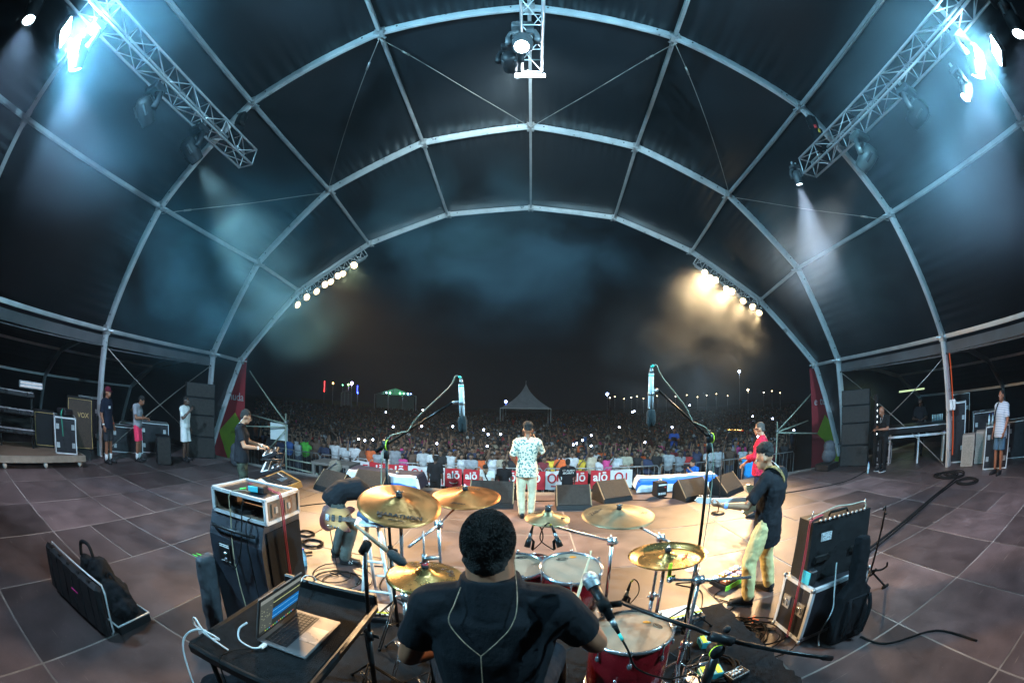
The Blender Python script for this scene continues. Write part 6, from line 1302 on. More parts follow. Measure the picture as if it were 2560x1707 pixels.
def bottle(label, c, h=.21, group='water bottles'):
    t = thing('water_bottle', label, 'bottle', c, group=group)
    mb = MB(); mb.lathe([(0, .0), (.030, .002), (.033, .02), (.031, h * .4), (.033, h * .6), (.030, h * .72), (.014, h * .88), (.013, h * .93)], 14); part(t, 'body', mb, mat('pet_plastic', (.35, .55, .62), .12, 0., .1, 5, coat=.5), True)
    mb = MB(); mb.lathe([(.0335, h * .35), (.0335, h * .58)], 14); part(t, 'paper_label', mb, mat('bottle_label', (.45, .65, .8), .5), True)
    mb = MB(); mb.cyl((0, 0, h * .92), (0, 0, h), .015, n=10); part(t, 'cap', mb, mat('blue_cap', (.02, .08, .5), .4), True)
bottle('blue-capped water bottle by the synthesizer stand', (-2.66, 4.17, .006), .24)
bottle('water bottle on the floor beside the bald man', (8.75, 7.55, .006), .3)
t = thing('pedalboard', 'glowing effects pedalboard with a green edge at the guitarist\'s feet', 'pedals', (2.33, 4.0, .006), .45)
mb = MB(); mb.box((0, 0, .04), (.52, .26, .06), Matrix.Rotation(.1, 4, 'X'), bev=.008); part(t, 'board', mb, BLACKM)
mb = MB(); mb.box((0, -.135, .03), (.52, .012, .06)); part(t, 'green_edge', mb, mat('lime_edge', (.2, .55, .05), .5))
for i in range(5):
    for j in range(2):
        mb = MB(); mb.box((-.2 + .1 * i, -.06 + .12 * j, .085 + .012 * j), (.075, .10, .04), bev=.006); p_ = part(t, 'pedal', mb, mat('pedal_%d' % ((i + j) % 4), ((.30, .10, .05), (.30, .28, .3), (.45, .25, .06), (.1, .12, .3))[(i + j) % 4], .4, .2))
        mb = MB(); mb.sph((-.2 + .1 * i, -.03 + .12 * j, .108 + .012 * j), .006, 6, 5); part(p_, 'led', mb, emis('led_%d' % ((i * 2 + j) % 3), ((1, .25, .1), (.4, .3, 1), (.3, 1, .4))[(i * 2 + j) % 3], 8))
        mb = MB(); mb.cyl((-.2 + .1 * i, -.09 + .12 * j, .10 + .012 * j), (-.2 + .1 * i, -.09 + .12 * j, .118 + .012 * j), .011, n=8); part(p_, 'footswitch', mb, CHROME, True)
mb = MB(); mb.lathe([(0, .010), (.10, .009), (.11, .006)], 20, Matrix.Translation((2.06, 4.55, 0)) @ Matrix.Diagonal((1, .5, 1, 1))); single('plate', mb, PAPER, 'small white plate lying near the guitar pedals', 'plate')
for lab, c, rz in (('small mixer with white labels on the carpet at the left', (-1.22, 2.72, RZ), .2), ('small mixer with white labels on the carpet at the right', (1.17, 2.72, RZ), .12)):
    t = thing('monitor_mixer', lab, 'mixer', c, rz, 'personal mixers on the riser')
    mb = MB(); mb.box((0, 0, .035), (.36, .20, .06), Matrix.Rotation(.15, 4, 'X'), bev=.008); part(t, 'case', mb, BLACKP)
    mb = MB(); mb.box((0, .02, .072), (.33, .15, .004), Matrix.Rotation(.15, 4, 'X')); part(t, 'label_sheet', mb, PAPER)
    mb = MB(); mb.box((0, -.03, .076), (.33, .02, .004), Matrix.Rotation(.15, 4, 'X')); part(t, 'tape_strip', mb, YELT)
    for k in range(8): mb = MB(); mb.cyl((-.14 + .04 * k, -.07, .06), (-.14 + .04 * k, -.072, .078), .008, n=8); part(t, 'knob', mb, BLACKM, True)
for lab, c, w3 in (('teal direct box with two yellow tapes on the carpet, farther one', (1.24, 2.28, RZ), 0), ('teal direct box with two yellow tapes on the carpet, nearer one', (1.10, 1.90, RZ), 1)):
    t = thing('direct_box', lab, 'direct box', c, -.1, 'direct boxes on the carpet')
    mb = MB(); mb.box((0, 0, .03), (.15, .11, .055), bev=.006); part(t, 'case', mb, TEAL)
    for k in (-1, 1): mb = MB(); mb.box((k * .045, -.0, .0595), (.032, .10, .004)); part(t, 'yellow_tape', mb, YELT)
t = thing('effect_pedal', 'black pedal with six white knobs on the carpet near the frame bottom', 'pedal', (1.24, 1.80, RZ), .25)
mb = MB(); mb.box((0, 0, .03), (.15, .10, .05), bev=.005); part(t, 'case', mb, BLACKM)
mb = MB(); mb.tube([(-.068, -.044, .056), (.068, -.044, .056), (.068, .044, .056), (-.068, .044, .056)], .0015, 4, closed=True); part(t, 'printed_frame', mb, PAPER)
for i in range(3):
    for j in range(2): mb = MB(); mb.cyl((-.05 + .025 * i, -.015 + .03 * j, .055), (-.05 + .025 * i, -.015 + .03 * j, .072), .009, n=10); part(t, 'knob', mb, PAPER, True)
mb = MB(); mb.cyl((.035, 0, .055), (.035, 0, .065), .014, n=12); part(t, 'footswitch', mb, CHROME, True)
# white fan-like disc light behind the keyboard player, its light only a white colour
mb = MB(); mb.lathe([(0, .01), (.34, .009), (.36, .006)], 28, Matrix.Translation((-5.05, 6.85, .004)) @ Matrix.Diagonal((1.35, .8, 1, 1))); single('floor_disc', mb, PAPER, 'round white disc on the floor behind the keyboard player', 'disc', smooth=False)
t = thing('microphone_stand', 'thin black microphone stand in front of the player in red', 'stand', (3.55, 6.9, .006)); mb = MB(); mb.cyl((3.55, 6.9, .02), (3.55, 6.9, 1.25), .011); part(t, 'pole', mb, GRIPB, True, True)
mb = MB(); mb.cyl((3.55, 6.9, .006), (3.55, 6.9, .03), .14, .13, 20); part(t, 'base', mb, BLACKM, True, True)
mb = MB(); mb.cyl((3.55, 6.9, 1.25), (3.62, 6.78, 1.60), .009); part(t, 'boom', mb, GRIPB, True, True)
mb = MB(); mb.cyl((3.60, 6.80, 1.60), (3.84, 6.62, 1.585), .010, .016, 10); part(t, 'microphone', mb, mat('brass', (.75, .50, .16), .25, 1., .1, 6), True, True)
# ================================================================== WINGS
def pa_stack(label, x, y, rz, hs, wd=.95, dp=.8):
    t = thing('speaker_stack', label, 'speaker', (x, y, .006), rz, 'speaker stacks in the wings'); z = 0
    for h in hs:
        mb = MB(); mb.box((0, 0, z + h / 2), (wd, dp, h - .012), bev=.012); c = part(t, 'cabinet', mb, TOLEX)
        mb = MB(); mb.box((0, -dp / 2 - .006, z + h / 2), (wd - .06, .014, h - .07)); part(c, 'grille', mb, GRILLE)
        for k in (-1, 1): mb = MB(); mb.box((k * (wd / 2 + .002), 0, z + h * .6), (.01, .2, .08)); part(c, 'handle', mb, RUBBER)
        z += h
pa_stack('tall black speaker stack behind the man in white', -9.45, 9.0, .9, (.62, .62, .5, .42))
pa_stack('tall black speaker stack at the right wing', 9.55, 8.9, -.9, (.62, .62, .5, .45))
pa_stack('short black speaker behind the man in pink shorts', -9.0, 7.05, 1.0, (.72,), .42, .5)
t = thing('led_column', 'slim black column with six small white lights at the right wing', 'light column', (9.6, 8.1, .006)); mb = MB(); mb.box((9.62, 8.05, 1.0), (.12, .12, 2.0), bev=.01); part(t, 'body', mb, BLACKM, world=True)
for k in range(6): mb = MB(); mb.box((9.58, 7.985, 1.72 - k * .16), (.03, .01, .05), rz=.6); part(t, 'led', mb, emis('column_led', (.8, .95, 1), 6), world=True)
def road_case(label, c, d, rz, body=CASEP, edge=.03, group='road cases in the wings', latch=True):
    t = thing('road_case', label, 'flight case', c, rz, group); M = absm(t)
    vcase(t, 'shell', -d[0] / 2, d[0] / 2, -d[1] / 2, d[1] / 2, .01, d[2], body, M, edge)
    if latch:
        for k in (-1, 1):
            for z in (.25, .75): mb = MB(); mb.box((k * d[0] * .36, -d[1] / 2 - .008, d[2] * z), (.09, .012, .11)); part(t, 'latch', mb, STEEL)
    return t
# left: rolling platform with amps
t = thing('rolling_platform', 'low aluminium edged rolling platform at the far left', 'platform', (-9.9, 3.1, 0))
mb = MB(); mb.box((-9.95, 3.05, .235), (1.5, 2.75, .05)); part(t, 'deck', mb, mat('shaded_ply', (.13, .09, .06), .7), world=True)  # dimness of the wing put into the ply colour
for a, b in (((-9.2, 1.68, .2), (-9.2, 4.42, .2)), ((-10.7, 1.68, .2), (-10.7, 4.42, .2)), ((-9.2, 4.42, .2), (-10.7, 4.42, .2)), ((-9.2, 1.68, .2), (-10.7, 1.68, .2))): mb = MB(); mb.beam(a, b, .04, .13); part(t, 'frame_rail', mb, mat('dull_aluminium', (.28, .25, .21), .5, .4), world=True)
for x, y in ((-9.3, 1.95), (-9.3, 3.2), (-9.35, 4.3), (-10.6, 4.3)):
    mb = MB(); mb.cyl((x - .02, y, .065), (x + .02, y, .065), .06, n=16); w_ = part(t, 'castor', mb, WHITE, True, True); mb = MB(); mb.box((x, y, .12), (.05, .08, .05)); part(w_, 'fork', mb, STEEL, world=True)
road_case('open black road case with a silver frame on the rolling platform', (-9.62, 4.0, .265), (.62, .55, .78), 1.25)
t = thing('amp_cabinet', 'tall amp cabinet with gold piping behind the platform case', 'amplifier', (-10.15, 4.75, .0), 1.2)
mb = MB(); mb.box((0, 0, .85), (.78, .36, 1.2), bev=.01); part(t, 'cabinet', mb, TOLEX); mb = MB(); mb.box((0, -.186, .85), (.70, .01, 1.1)); g = part(t, 'grille', mb, mat('brown_grille', (.045, .03, .02), .8, 0., .4, 30))
mb = MB(); mb.tube([(-.36, -.192, .29), (.36, -.192, .29), (.36, -.192, 1.41), (-.36, -.192, 1.41)], .010, 6, closed=True); part(g, 'gold_piping', mb, mat('gold_piping', (.50, .34, .12), .5))
text(g, 'lettering', 'VOX', Matrix.Translation((.1, -.20, 1.05)) @ Matrix.Rotation(PI / 2, 4, 'X'), .16, mat('gold_piping'), .006)
mb = MB(); mb.box((0, 0, .125), (.6, .3, .25)); part(t, 'base_block', mb, BLACKM)
t = thing('amp_cabinet', 'lower amp cabinet with gold piping on the rolling platform', 'amplifier', (-10.3, 3.6, .26), 1.3)
mb = MB(); mb.box((0, 0, .4), (.66, .32, .8), bev=.01); part(t, 'cabinet', mb, TOLEX); mb = MB(); mb.tube([(-.30, -.165, .05), (.30, -.165, .05), (.30, -.165, .76), (-.30, -.165, .76)], .010, 6, closed=True); part(t, 'gold_piping', mb, mat('gold_piping'))
t = thing('keyboard_rack', 'dark stacked rack of keyboards on the rolling platform', 'rack', (-10.1, 2.6, .26), 1.35)
for z in (.35, .75, 1.12): mb = MB(); mb.box((0, 0, z), (1.15, .34, .09), bev=.015); k_ = part(t, 'instrument', mb, mat('keyboard_black')); mb = MB(); mb.box((0, -.10, z + .05), (1.05, .12, .012)); part(k_, 'keys', mb, mat('dim_keys', (.30, .31, .33), .4))
for x in (-.5, .5): mb = MB(); mb.box((x, .05, .6), (.05, .06, 1.2)); part(t, 'upright', mb, BLACKM)
t = thing('equipment_box', 'black box with a green cable hanging over the platform case', 'equipment', (-9.6, 4.0, 1.05)); mb = MB(); mb.box((-9.68, 4.05, 1.13), (.4, .34, .14), rz=.3, bev=.03); part(t, 'box', mb, BLACKP, world=True)
mb = MB(); mb.tube([(-9.5, 3.9, 1.2), (-9.42, 3.82, 1.1), (-9.38, 3.83, .9), (-9.37, 3.84, .65)], .018, 6, 4); part(t, 'green_cable', mb, mat('green_cable', (.02, .20, .13), .6), True, True)
t = thing('strip_light', 'pale strip light fixture hanging in the left aisle', 'light fixture', (-11.5, 3.5, 1.5)); mb = MB()
mb.box((-11.5, 3.52, 1.5), (.12, .86, .17), bev=.02); part(t, 'housing', mb, mat('fixture_white', (.7, .72, .75), .4), world=True)
for z in (1.46, 1.54): mb = MB(); mb.cyl((-11.425, 3.12, z), (-11.425, 3.92, z), .018); part(t, 'tube', mb, emis('dim_tube', (.75, .85, 1.), .45), True, True)
for lab, c, d, r_ in (('low black road case behind the man in pink shorts', (-10.9, 6.9, .006), (1.1, .6, .7), 1.1), ('tall black road case in the dark left aisle behind the capped man', (-11.8, 5.9, .006), (.7, .6, 1.35), 1.2), ('wide black road case between the two men on the left', (-10.6, 7.9, .006), (1.0, .6, .85), 1.0), ('small black road case at the back of the left aisle', (-12.6, 8.2, .006), (.7, .6, .6), .8)):
    road_case(lab, c, d, r_, edge=.018)
t = thing('cymbal_stand', 'dim cymbal stand left standing in the left aisle', 'stand', (-11.0, 7.4, .006)); mb = MB(); mb.cyl((-11.0, 7.4, .02), (-11.0, 7.4, 1.2), .014); part(t, 'pole', mb, CHROME, True, True); mb = MB(); mb.lathe([(.01, .02), (.2, 0)], 20, Matrix.Translation((-11.0, 7.4, 1.2)) @ Matrix.Rotation(.4, 4, 'X')); part(t, 'cymbal', mb, BR2, True, True)
for k in range(3): mb = MB(); mb.cyl((-11, 7.4, .35), (-11 + .3 * math.cos(2.1 * k), 7.4 + .3 * math.sin(2.1 * k), .01), .01); part(t, 'leg', mb, CHROME, True, True)
for lab, c, d, r_ in (('stacked black road case behind the beige boxes', (12.0, 5.0, .006), (.8, .7, 1.2), -1.1), ('black road case in the dark right aisle behind the striped man', (12.2, 3.6, .006), (.9, .7, .9), -1.25), ('tall black road case at the back of the right aisle', (13.2, 6.6, .006), (.7, .7, 1.7), -1.0), ('low black road case under the mixing desk end', (10.2, 8.2, .006), (.6, .5, .6), -.8)):
    road_case(lab, c, d, r_, edge=.02)
# right: monitor desk, racks, boxes
t = thing('mixing_desk', 'long monitor mixing desk with silver edges at the right wing', 'mixing desk', (10.75, 7.1, .006), -.95)
mb = MB(); mb.box((0, 0, .98), (2.0, .7, .14), Matrix.Rotation(.12, 4, 'X'), bev=.02); part(t, 'console', mb, BLACKM)
mb = MB(); mb.box((0, -.36, 1.0), (2.04, .03, .07), bev=.01); part(t, 'front_edge', mb, ALU); mb = MB(); mb.box((0, -.36, .78), (2.04, .03, .06)); part(t, 'lower_edge', mb, ALU)
for x in (-.95, .05, .95): mb = MB(); mb.box((x, 0, .44), (.05, .6, .86)); part(t, 'leg_panel', mb, ALU)
mb = MB(); mb.box((.5, -.385, .98), (.5, .012, .05)); part(t, 'lit_strip', mb, mat('desk_amber', (.5, .3, .12), .4)); mb = MB(); mb.box((-.55, -.385, .98), (.4, .012, .05)); part(t, 'lit_strip', mb, mat('desk_amber'))
mb = MB(); mb.box((1.04, -.3, .93), (.012, .06, .18)); part(t, 'blue_light', mb, emis('blue_led', (.05, .12, 1.), 8))
for k in range(7): mb = MB(); mb.cyl((.55 + .06 * k, .22, 1.08), (.55 + .06 * k, .22, 1.26), .022, n=8); part(t, 'bottle', mb, mat('pet_plastic'), True)
road_case('tall black rack case beside the right post', (11.25, 5.75, .006), (.6, .6, 1.55), -1.1)
road_case('black road case with silver frame and latches, under a row of bottles', (10.75, 3.95, .006), (.78, .7, .98), -1.2)
for k in range(4): bottle('clear bottle on the right road case, %s from the left' % ('first', 'second', 'third', 'fourth')[k], (10.55 + .05 * (k % 2), 4.2 - .11 * k, .99), .26, 'bottles on the right road case')
for lab, c, d in (('beige speaker box on the floor right of the post', (10.75, 5.0, .006), (.42, .42, .78)), ('second beige speaker box behind the first', (11.2, 4.7, .006), (.42, .42, .8))):
    t = thing('speaker_box', lab, 'speaker', c, -1.2, 'beige boxes at the right wing'); mb = MB(); mb.box((0, 0, d[2] / 2), d, bev=.012); part(t, 'cabinet', mb, mat('beige_paint', (.33, .29, .25), .6, 0., .2, 5)); mb = MB(); mb.box((0, -d[1] / 2 - .004, d[2] / 2), (d[0] - .08, .01, d[2] - .1)); part(t, 'grille', mb, mat('beige_grille', (.27, .24, .20), .7, 0., .2, 30))
t = thing('junction_box', 'white square box strapped to the right post', 'box', (10.25, 5.45, 1.4)); mb = MB(); mb.box((10.27, 5.44, 1.55), (.20, .06, .26), rz=-1.0, bev=.02); part(t, 'cover', mb, WHITE, world=True)
mb = MB(); mb.tube([(10.2, 5.42, 1.68), (10.26, 5.40, 1.5), (10.3, 5.42, 1.42)], .006, 5); mb.tube([(10.32, 5.42, 1.68), (10.26, 5.40, 1.5), (10.2, 5.42, 1.42)], .006, 5); part(t, 'cable_tie', mb, RUBBER, False, True)
mb = MB(); mb.beam((10.5, 5.47, .3), (10.28, 5.5, 2.85), .03, .02); single('orange_strip', mb, emis('orange_led', (1., .16, .05), .28), 'orange glowing strip along the right post', 'light strip')
t = thing('strip_light', 'yellow green strip light high in the right aisle', 'light fixture', (13.5, 8.9, 2.2)); mb = MB(); mb.box((13.2, 9.0, 1.98), (1.9, .06, .06)); part(t, 'tube', mb, emis('green_tube', (.75, 1.0, .55), .6), world=True); spot('lamp_beam', (13.2, 8.9, 1.95), (12.6, 9.6, .8), 22, (.7, 1.0, .6), 150, .6, .3, t)
t = thing('equipment_case', 'black equipment case at the foot of the right banner', 'case', (8.3, 8.75, .006)); mb = MB(); mb.box((8.45, 9.1, .10), (.7, .5, .18), rz=.3, bev=.02); part(t, 'case', mb, BLACKM, world=True)
t = thing('equipment_bag', 'grey slumped bag standing on the case by the right banner', 'bag', (8.5, 9.1, .19)); mb = MB()
for z, r in ((.22, (.26, .2, .24)), (.45, (.22, .17, .2))): mb.sph((0, 0, z), r, 14, 10)
skinned(t, 'body', mb, mat('grey_nylon'), .03, 3, .05, .15)
t = thing('equipment_bag', 'grey slumped bag by the left banner behind the keyboard player', 'bag', (-7.7, 8.9, .006)); mb = MB()
for z, r in ((.22, (.26, .2, .24)), (.45, (.22, .17, .2))): mb.sph((0, 0, z), r, 14, 10)
skinned(t, 'body', mb, mat('grey_nylon'), .03, 3, .05, .15)
# ---- red banners at the tent mouth
REDB = mat('banner_red', (.30, .022, .030), .75, 0., .12, 3); LIME = mat('banner_lime', (.22, .32, .02), .75, 0., .12, 3); GREYT = mat('banner_grey_ink', (.42, .42, .42), .7)
BY = 12.25; BF = BY / 11.4
XZ = Matrix.Translation((0, BY, 0)) @ Matrix.Rotation(PI / 2, 4, 'X')
for sgn, poly, lime, word, tx, tz, lab in ((-1, [(-9.46, 3.3), (-10.15, 3.3), (-11.1, .5), (-11.2, GZ), (-9.44, GZ)], [(-10.75, .55), (-9.9, 1.28), (-9.47, .75), (-9.46, .35), (-10.3, -.45)], 'muda', -9.93, 1.82, 'tall red banner with a lime patch at the left of the tent mouth'),
                                 (1, [(9.58, 3.05), (10.2, 3.05), (11.2, .5), (11.3, GZ), (9.8, GZ)], [(10.34, 1.42), (9.95, .8), (10.3, .55), (11.2, -.5), (11.32, .5)], 'e tudo', 10.28, 1.9, 'tall red banner with a lime patch at the right of the tent mouth')):
    t = thing('banner', lab, 'banner', (sgn * 10, 11.4, GZ), group='tall red banners')
    poly = [(x * BF, CAM.z + (z - CAM.z) * BF if z > GZ else GZ) for x, z in poly]; lime = [(x * BF, CAM.z + (z - CAM.z) * BF) for x, z in lime]; tx *= BF; tz = CAM.z + (tz - CAM.z) * BF
    if sgn > 0: poly = poly[::-1]
    mb = MB(); mb.prism(poly, 0, .02, XZ); part(t, 'cloth', mb, REDB, world=True)
    mb = MB(); mb.prism(lime if sgn < 0 else lime, .022, .028, XZ); part(t, 'lime_patch', mb, LIME, world=True)
    text(t, 'lettering', word, Matrix.Translation((tx, BY - .03, tz)) @ Matrix.Rotation(PI / 2, 4, 'X'), .42, GREYT, .004, True)
# ---- scaffold frames and white board
SCAF = mat('scaffold_steel', (.33, .36, .28), .5, .4, .25, 5)
for lab, bars in (('scaffold frame with diagonal tube, left of the crowd', (((-7.75, 11.6, GZ), (-7.75, 11.6, 1.45)), ((-7.75, 11.6, 1.15), (-9.45, 11.6, 2.75)), ((-7.75, 11.6, 1.10), (-9.6, 11.9, 1.25)), ((-7.75, 11.6, 1.0), (-9.6, 11.3, .85)), ((-7.75, 11.6, .9), (-8.6, 11.65, .1)), ((-7.75, 11.6, -.3), (-6.4, 11.8, -.45)), ((-7.75, 11.6, -.05), (-6.2, 11.9, -.15)))),
                  ('scaffold frame with diagonal tube, right of the crowd', (((8.19, 11.6, GZ), (8.19, 11.6, 1.35)), ((8.19, 11.6, 1.03), (9.78, 11.6, 2.17)), ((8.19, 11.6, 1.0), (9.9, 11.9, 1.25)), ((8.19, 11.6, .98), (9.9, 11.3, .82))))):
    t = thing('scaffold_frame', lab, 'scaffold', bars[0][0], group='scaffold frames beside the stage')
    for a, b in bars: mb = MB(); mb.cyl(a, b, .024, n=8); part(t, 'tube', mb, SCAF, True, True)
    mb = MB(); mb.cyl(V(bars[1][0]) - V((0, .05, 0)), V(bars[1][0]) + V((0, .05, 0)), .05, n=8); part(t, 'coupler', mb, STEEL, True, True)
mb = MB(); mb.box((-8.12, 11.72, .80), (.74, .02, .56)); single('white_board', mb, PAPER, 'white rectangular board tied to the left scaffold', 'board')
# ---- camera table in the pit with a bag
t = thing('pit_table', 'grey table in the pit left of the barrier', 'table', (-5.9, 11.7, GZ)); mb = MB(); mb.box((-5.9, 11.75, .02), (1.35, .9, .08)); part(t, 'top', mb, mat('grey_ply', (.12, .11, .10), .7), world=True)
for x, y in ((-6.5, 11.35), (-5.3, 11.35), (-6.5, 12.15), (-5.3, 12.15)): mb = MB(); mb.box((x, y, GZ / 2), (.09, .09, -GZ - .04)); part(t, 'leg', mb, mat('grey_ply'), world=True)
t = thing('camera_bag', 'grey camera bag slung on the pit table', 'bag', (-5.75, 11.25, -.6)); mb = MB()
for x, z, r in ((0, .3, (.3, .16, .3)), (.08, .6, (.24, .14, .22))): mb.sph((x, 0, z), r, 14, 10)
skinned(t, 'body', mb, mat('khaki_bag', (.16, .14, .11), .8), .03, 3, .05, .12)
mb = MB(); mb.tube([(-.25, -.1, .2), (-.1, -.17, .5), (.2, -.15, .75)], .02, 6, 4); part(t, 'strap', mb, mat('grey_nylon'), True)
# ================================================================== THE FIELD
# ---- crowd barriers and their printed banners
_o = ['first', 'second', 'third', 'fourth', 'fifth', 'sixth', 'seventh', 'eighth', 'ninth', 'tenth', 'eleventh', 'twelfth', 'thirteenth', 'fourteenth', 'fifteenth', 'sixteenth', 'seventeenth', 'eighteenth', 'nineteenth']; _t = {2: ('twenty', 'twentieth'), 3: ('thirty', 'thirtieth'), 4: ('forty', 'fortieth'), 5: ('fifty', 'fiftieth')}
ordn = lambda n: _o[n - 1] if n < 20 else (_t[n // 10][1] if n % 10 == 0 else _t[n // 10][0] + '-' + _o[n % 10 - 1])
ordx = lambda n: '%d%s' % (n, 'th' if 10 <= n % 100 <= 20 else {1: 'st', 2: 'nd', 3: 'rd'}.get(n % 10, 'th'))
def barrier(i, x):
    t = thing('crowd_barrier', 'steel crowd barrier section, %s from the left along the pit' % ordn(i + 1), 'barrier', (x, 15.02, GZ), group='crowd barriers along the pit')
    mb = MB(); mb.tube([(-1.08, 0, .12), (-1.08, 0, 1.08), (-1.0, 0, 1.18), (1.0, 0, 1.18), (1.08, 0, 1.08), (1.08, 0, .12)], .024, 6, closed=True); part(t, 'frame', mb, mat('bright_steel', (.32, .32, .32), .4, .4), True)
    for k in range(9): mb = MB(); mb.cyl((-.9 + .225 * k, 0, .12), (-.9 + .225 * k, 0, 1.18), .009, n=5); part(t, 'bar', mb, mat('bright_steel'))
    for k in (-1, 1): mb = MB(); mb.box((k * .8, 0, .03), (.05, .7, .05)); part(t, 'foot', mb, STEEL)
for i in range(11): barrier(i, -11.6 + 2.22 * i)
REDC = mat('banner_scarlet', (.52, .012, .025), .7, 0., .1, 6); WHC2 = mat('banner_white', (.66, .66, .68), .75, 0., .08, 5); WINK = mat('white_ink', (.8, .8, .8), .7)
MUP = lambda x, z, y=14.93: Matrix.Translation((x, y, z)) @ Matrix.Rotation(PI / 2, 4, 'X')
def pit_banner(lab, x0, x1, kind, z0=-1.06, z1=-.36, smile=False):
    m_ = REDC if kind == 'red' else WHC2; t = thing('barrier_banner', lab, 'banner', ((x0 + x1) / 2, 14.95, GZ), group='printed banners on the barrier')
    def fn(u, v): return V((x0 + (x1 - x0) * u, 14.955 + .012 * math.sin(u * 9 + x0) * (1 - v), z0 + (z1 - z0) * v + .012 * math.sin(u * 7 + x0 * 3)))
    mb = MB(); mb.grid(fn, 10, 4); b = len(mb.v); mb.grid(lambda u, v: fn(1 - u, v) + V((0, .006, 0)), 10, 4); part(t, 'cloth', mb, m_, True, True)
    cx, cz = (x0 + x1) / 2, (z0 + z1) / 2
    if kind == 'red':
        text(t, 'lettering', 'alō', MUP(cx, cz + .10, 14.925), min(.52, (x1 - x0) * .62), WINK, .003, True, bold=.008)
        if smile:
            mb = MB(); mb.tube([(cx + .17 * math.sin(a), 14.925, cz - .12 - .09 * math.cos(a)) for a in [-1.1 + .22 * k for k in range(11)]], .014, 6); part(t, 'smile_mark', mb, WINK, False, True)
    elif kind == 'ring':
        mb = MB(); mb.tube([(cx - (x1 - x0) * .12 + .14 * math.cos(a), 14.925, cz + .08 + .16 * math.sin(a)) for a in [k * PI / 10 for k in range(20)]], .028, 6, closed=True); part(t, 'ring_mark', mb, REDC, False, True)
        for dx_, dz, sx, sz in ((.22, .1, .05, .26), (.05, -.22, .26, .05)): mb = MB(); mb.box((cx + dx_ * (x1 - x0), 14.925, cz + dz), (sx, .006, sz)); part(t, 'printed_bar', mb, REDC, world=True)
    elif kind == 'white':
        text(t, 'lettering', 'alō', MUP(cx, cz + .05, 14.925), .3, REDC, .003, True)
        for dx_, dz, sx, sz in ((-.3, -.2, .24, .05), (.3, .22, .2, .05), (.36, -.2, .05, .2)): mb = MB(); mb.box((cx + dx_ * (x1 - x0), 14.925, cz + dz), (sx, .006, sz)); part(t, 'printed_bar', mb, REDC, world=True)
for lab, x0, x1, kd, sm_ in (('white banner with red bars at the left end of the barrier', -6.75, -6.02, 'white', 0), ('red banner with white letters, first from the left', -6.0, -5.30, 'red', 0), ('red banner with white letters, second from the left', -5.28, -4.44, 'red', 0), ('white banner with a red ring left of the back-turned guard', -4.42, -3.66, 'ring', 0), ('white banner with small red letters beside the left guard', -3.64, -3.0, 'white', 0), ('red banner with a white smile right of the left guard', -2.98, -2.36, 'red', 1), ('red banner with white letters left of the photographer', -2.30, -1.72, 'red', 0), ('white banner with a red ring left of the photographer', -1.70, -1.16, 'ring', 0),
                             ('red banner with white letters just left of the singer', -1.0, -.30, 'red', 1), ('red banner with a white smile just right of the singer', -.28, .68, 'red', 1), ('white banner with a red ring right of the singer', .70, 1.30, 'ring', 0), ('red banner with a white smile beside the right guard', 1.55, 2.25, 'red', 1), ('red banner with a white smile, last on the right', 2.36, 3.08, 'red', 1), ('white banner at the right end of the barrier', 3.10, 3.95, 'ring', 0)):
    pit_banner(lab, x0, x1, kd, smile=bool(sm_))
# ---- people in the pit
g1, J, _ = person('guard in black with his back turned, left of the singer', (-3.06, 13.6, GZ), 0, dict(), 0, BLKT, cloth('black_trousers'), BLACKP, 'short', vox=.02, hands=False, fat=1.12, sleeve=.95)
g2, J, _ = person('guard with white security lettering on his back, right of the singer', (1.36, 13.6, GZ), .05, dict(elL=(-.27, .05, 1.13), wrL=(-.2, .2, .98)), 0, BLKT, cloth('black_trousers'), BLACKP, 'short', vox=.02, hands=False, fat=1.1, sleeve=.95)
text(g2, 'lettering', 'CT ALARM\nSECURITY', Matrix.Translation((0, -.165, 1.32)) @ Matrix.Rotation(PI / 2, 4, 'X'), .085, PAPER, .003)
g3, J, _ = person('photographer in a white printed tee stooping in the pit', (-1.18, 12.7, GZ), 2.6, dict(nk=(0, .08, 1.42), hd=(0, .17, 1.53), elR=(.24, .12, 1.14), wrR=(.1, .3, 1.12), elL=(-.24, .12, 1.14), wrL=(-.1, .3, 1.12)), 2, cloth('white_tee'), cloth('dark_blue_jeans'), BLACKP, 'short', vox=.02, hands=False, head=(0, -.5))
band(g3, 'camera_strap', [(-.15, .15, 1.10), (0, .15, 1.3), (.10, .02, 1.50), (.14, -.12, 1.3)], .04, BLKCLOTH, [(0, 1, 0), (0, 1, .2), (.2, 0, 1), (0, -1, 0)])
g4, J, _ = person('crew member in black crouched behind the photographer', (-.72, 13.2, GZ), 2.9, dict(), 0, BLKT, cloth('black_trousers'), BLACKP, 'short', vox=.02, hands=False, s=.98)
c1, J, _ = person('cameraman in jeans on a platform in the left of the crowd', (-9.3, 18.4, -1.10), 2.9, dict(elL=(-.3, .15, 1.3), wrL=(-.12, .28, 1.5), elR=(.3, .12, 1.2), wrR=(.15, .3, 1.4)), 0, cloth('black_shirt'), cloth('blue_jeans', (.08, .12, .19)), BLACKP, 'short', vox=.022, hands=False)
mb = MB(); mb.box((-9.3, 18.6, GZ + .17), (1.4, 1.0, .34)); single('camera_platform', mb, BLACKM, 'dark platform under the left cameraman', 'platform')
c2, J, _ = person('cameraman in a blue shirt behind a tripod, right of the singer', (7.3, 19.5, -.92), 2.8, dict(elL=(-.26, .12, 1.14), wrL=(-.1, .3, 1.2), elR=(.26, .12, 1.14), wrR=(.1, .3, 1.2)), 1, cloth('royal_blue', (.03, .10, .42)), cloth('blue_jeans'), BLACKP, 'bald', vox=.022, hands=False, fat=1.15)
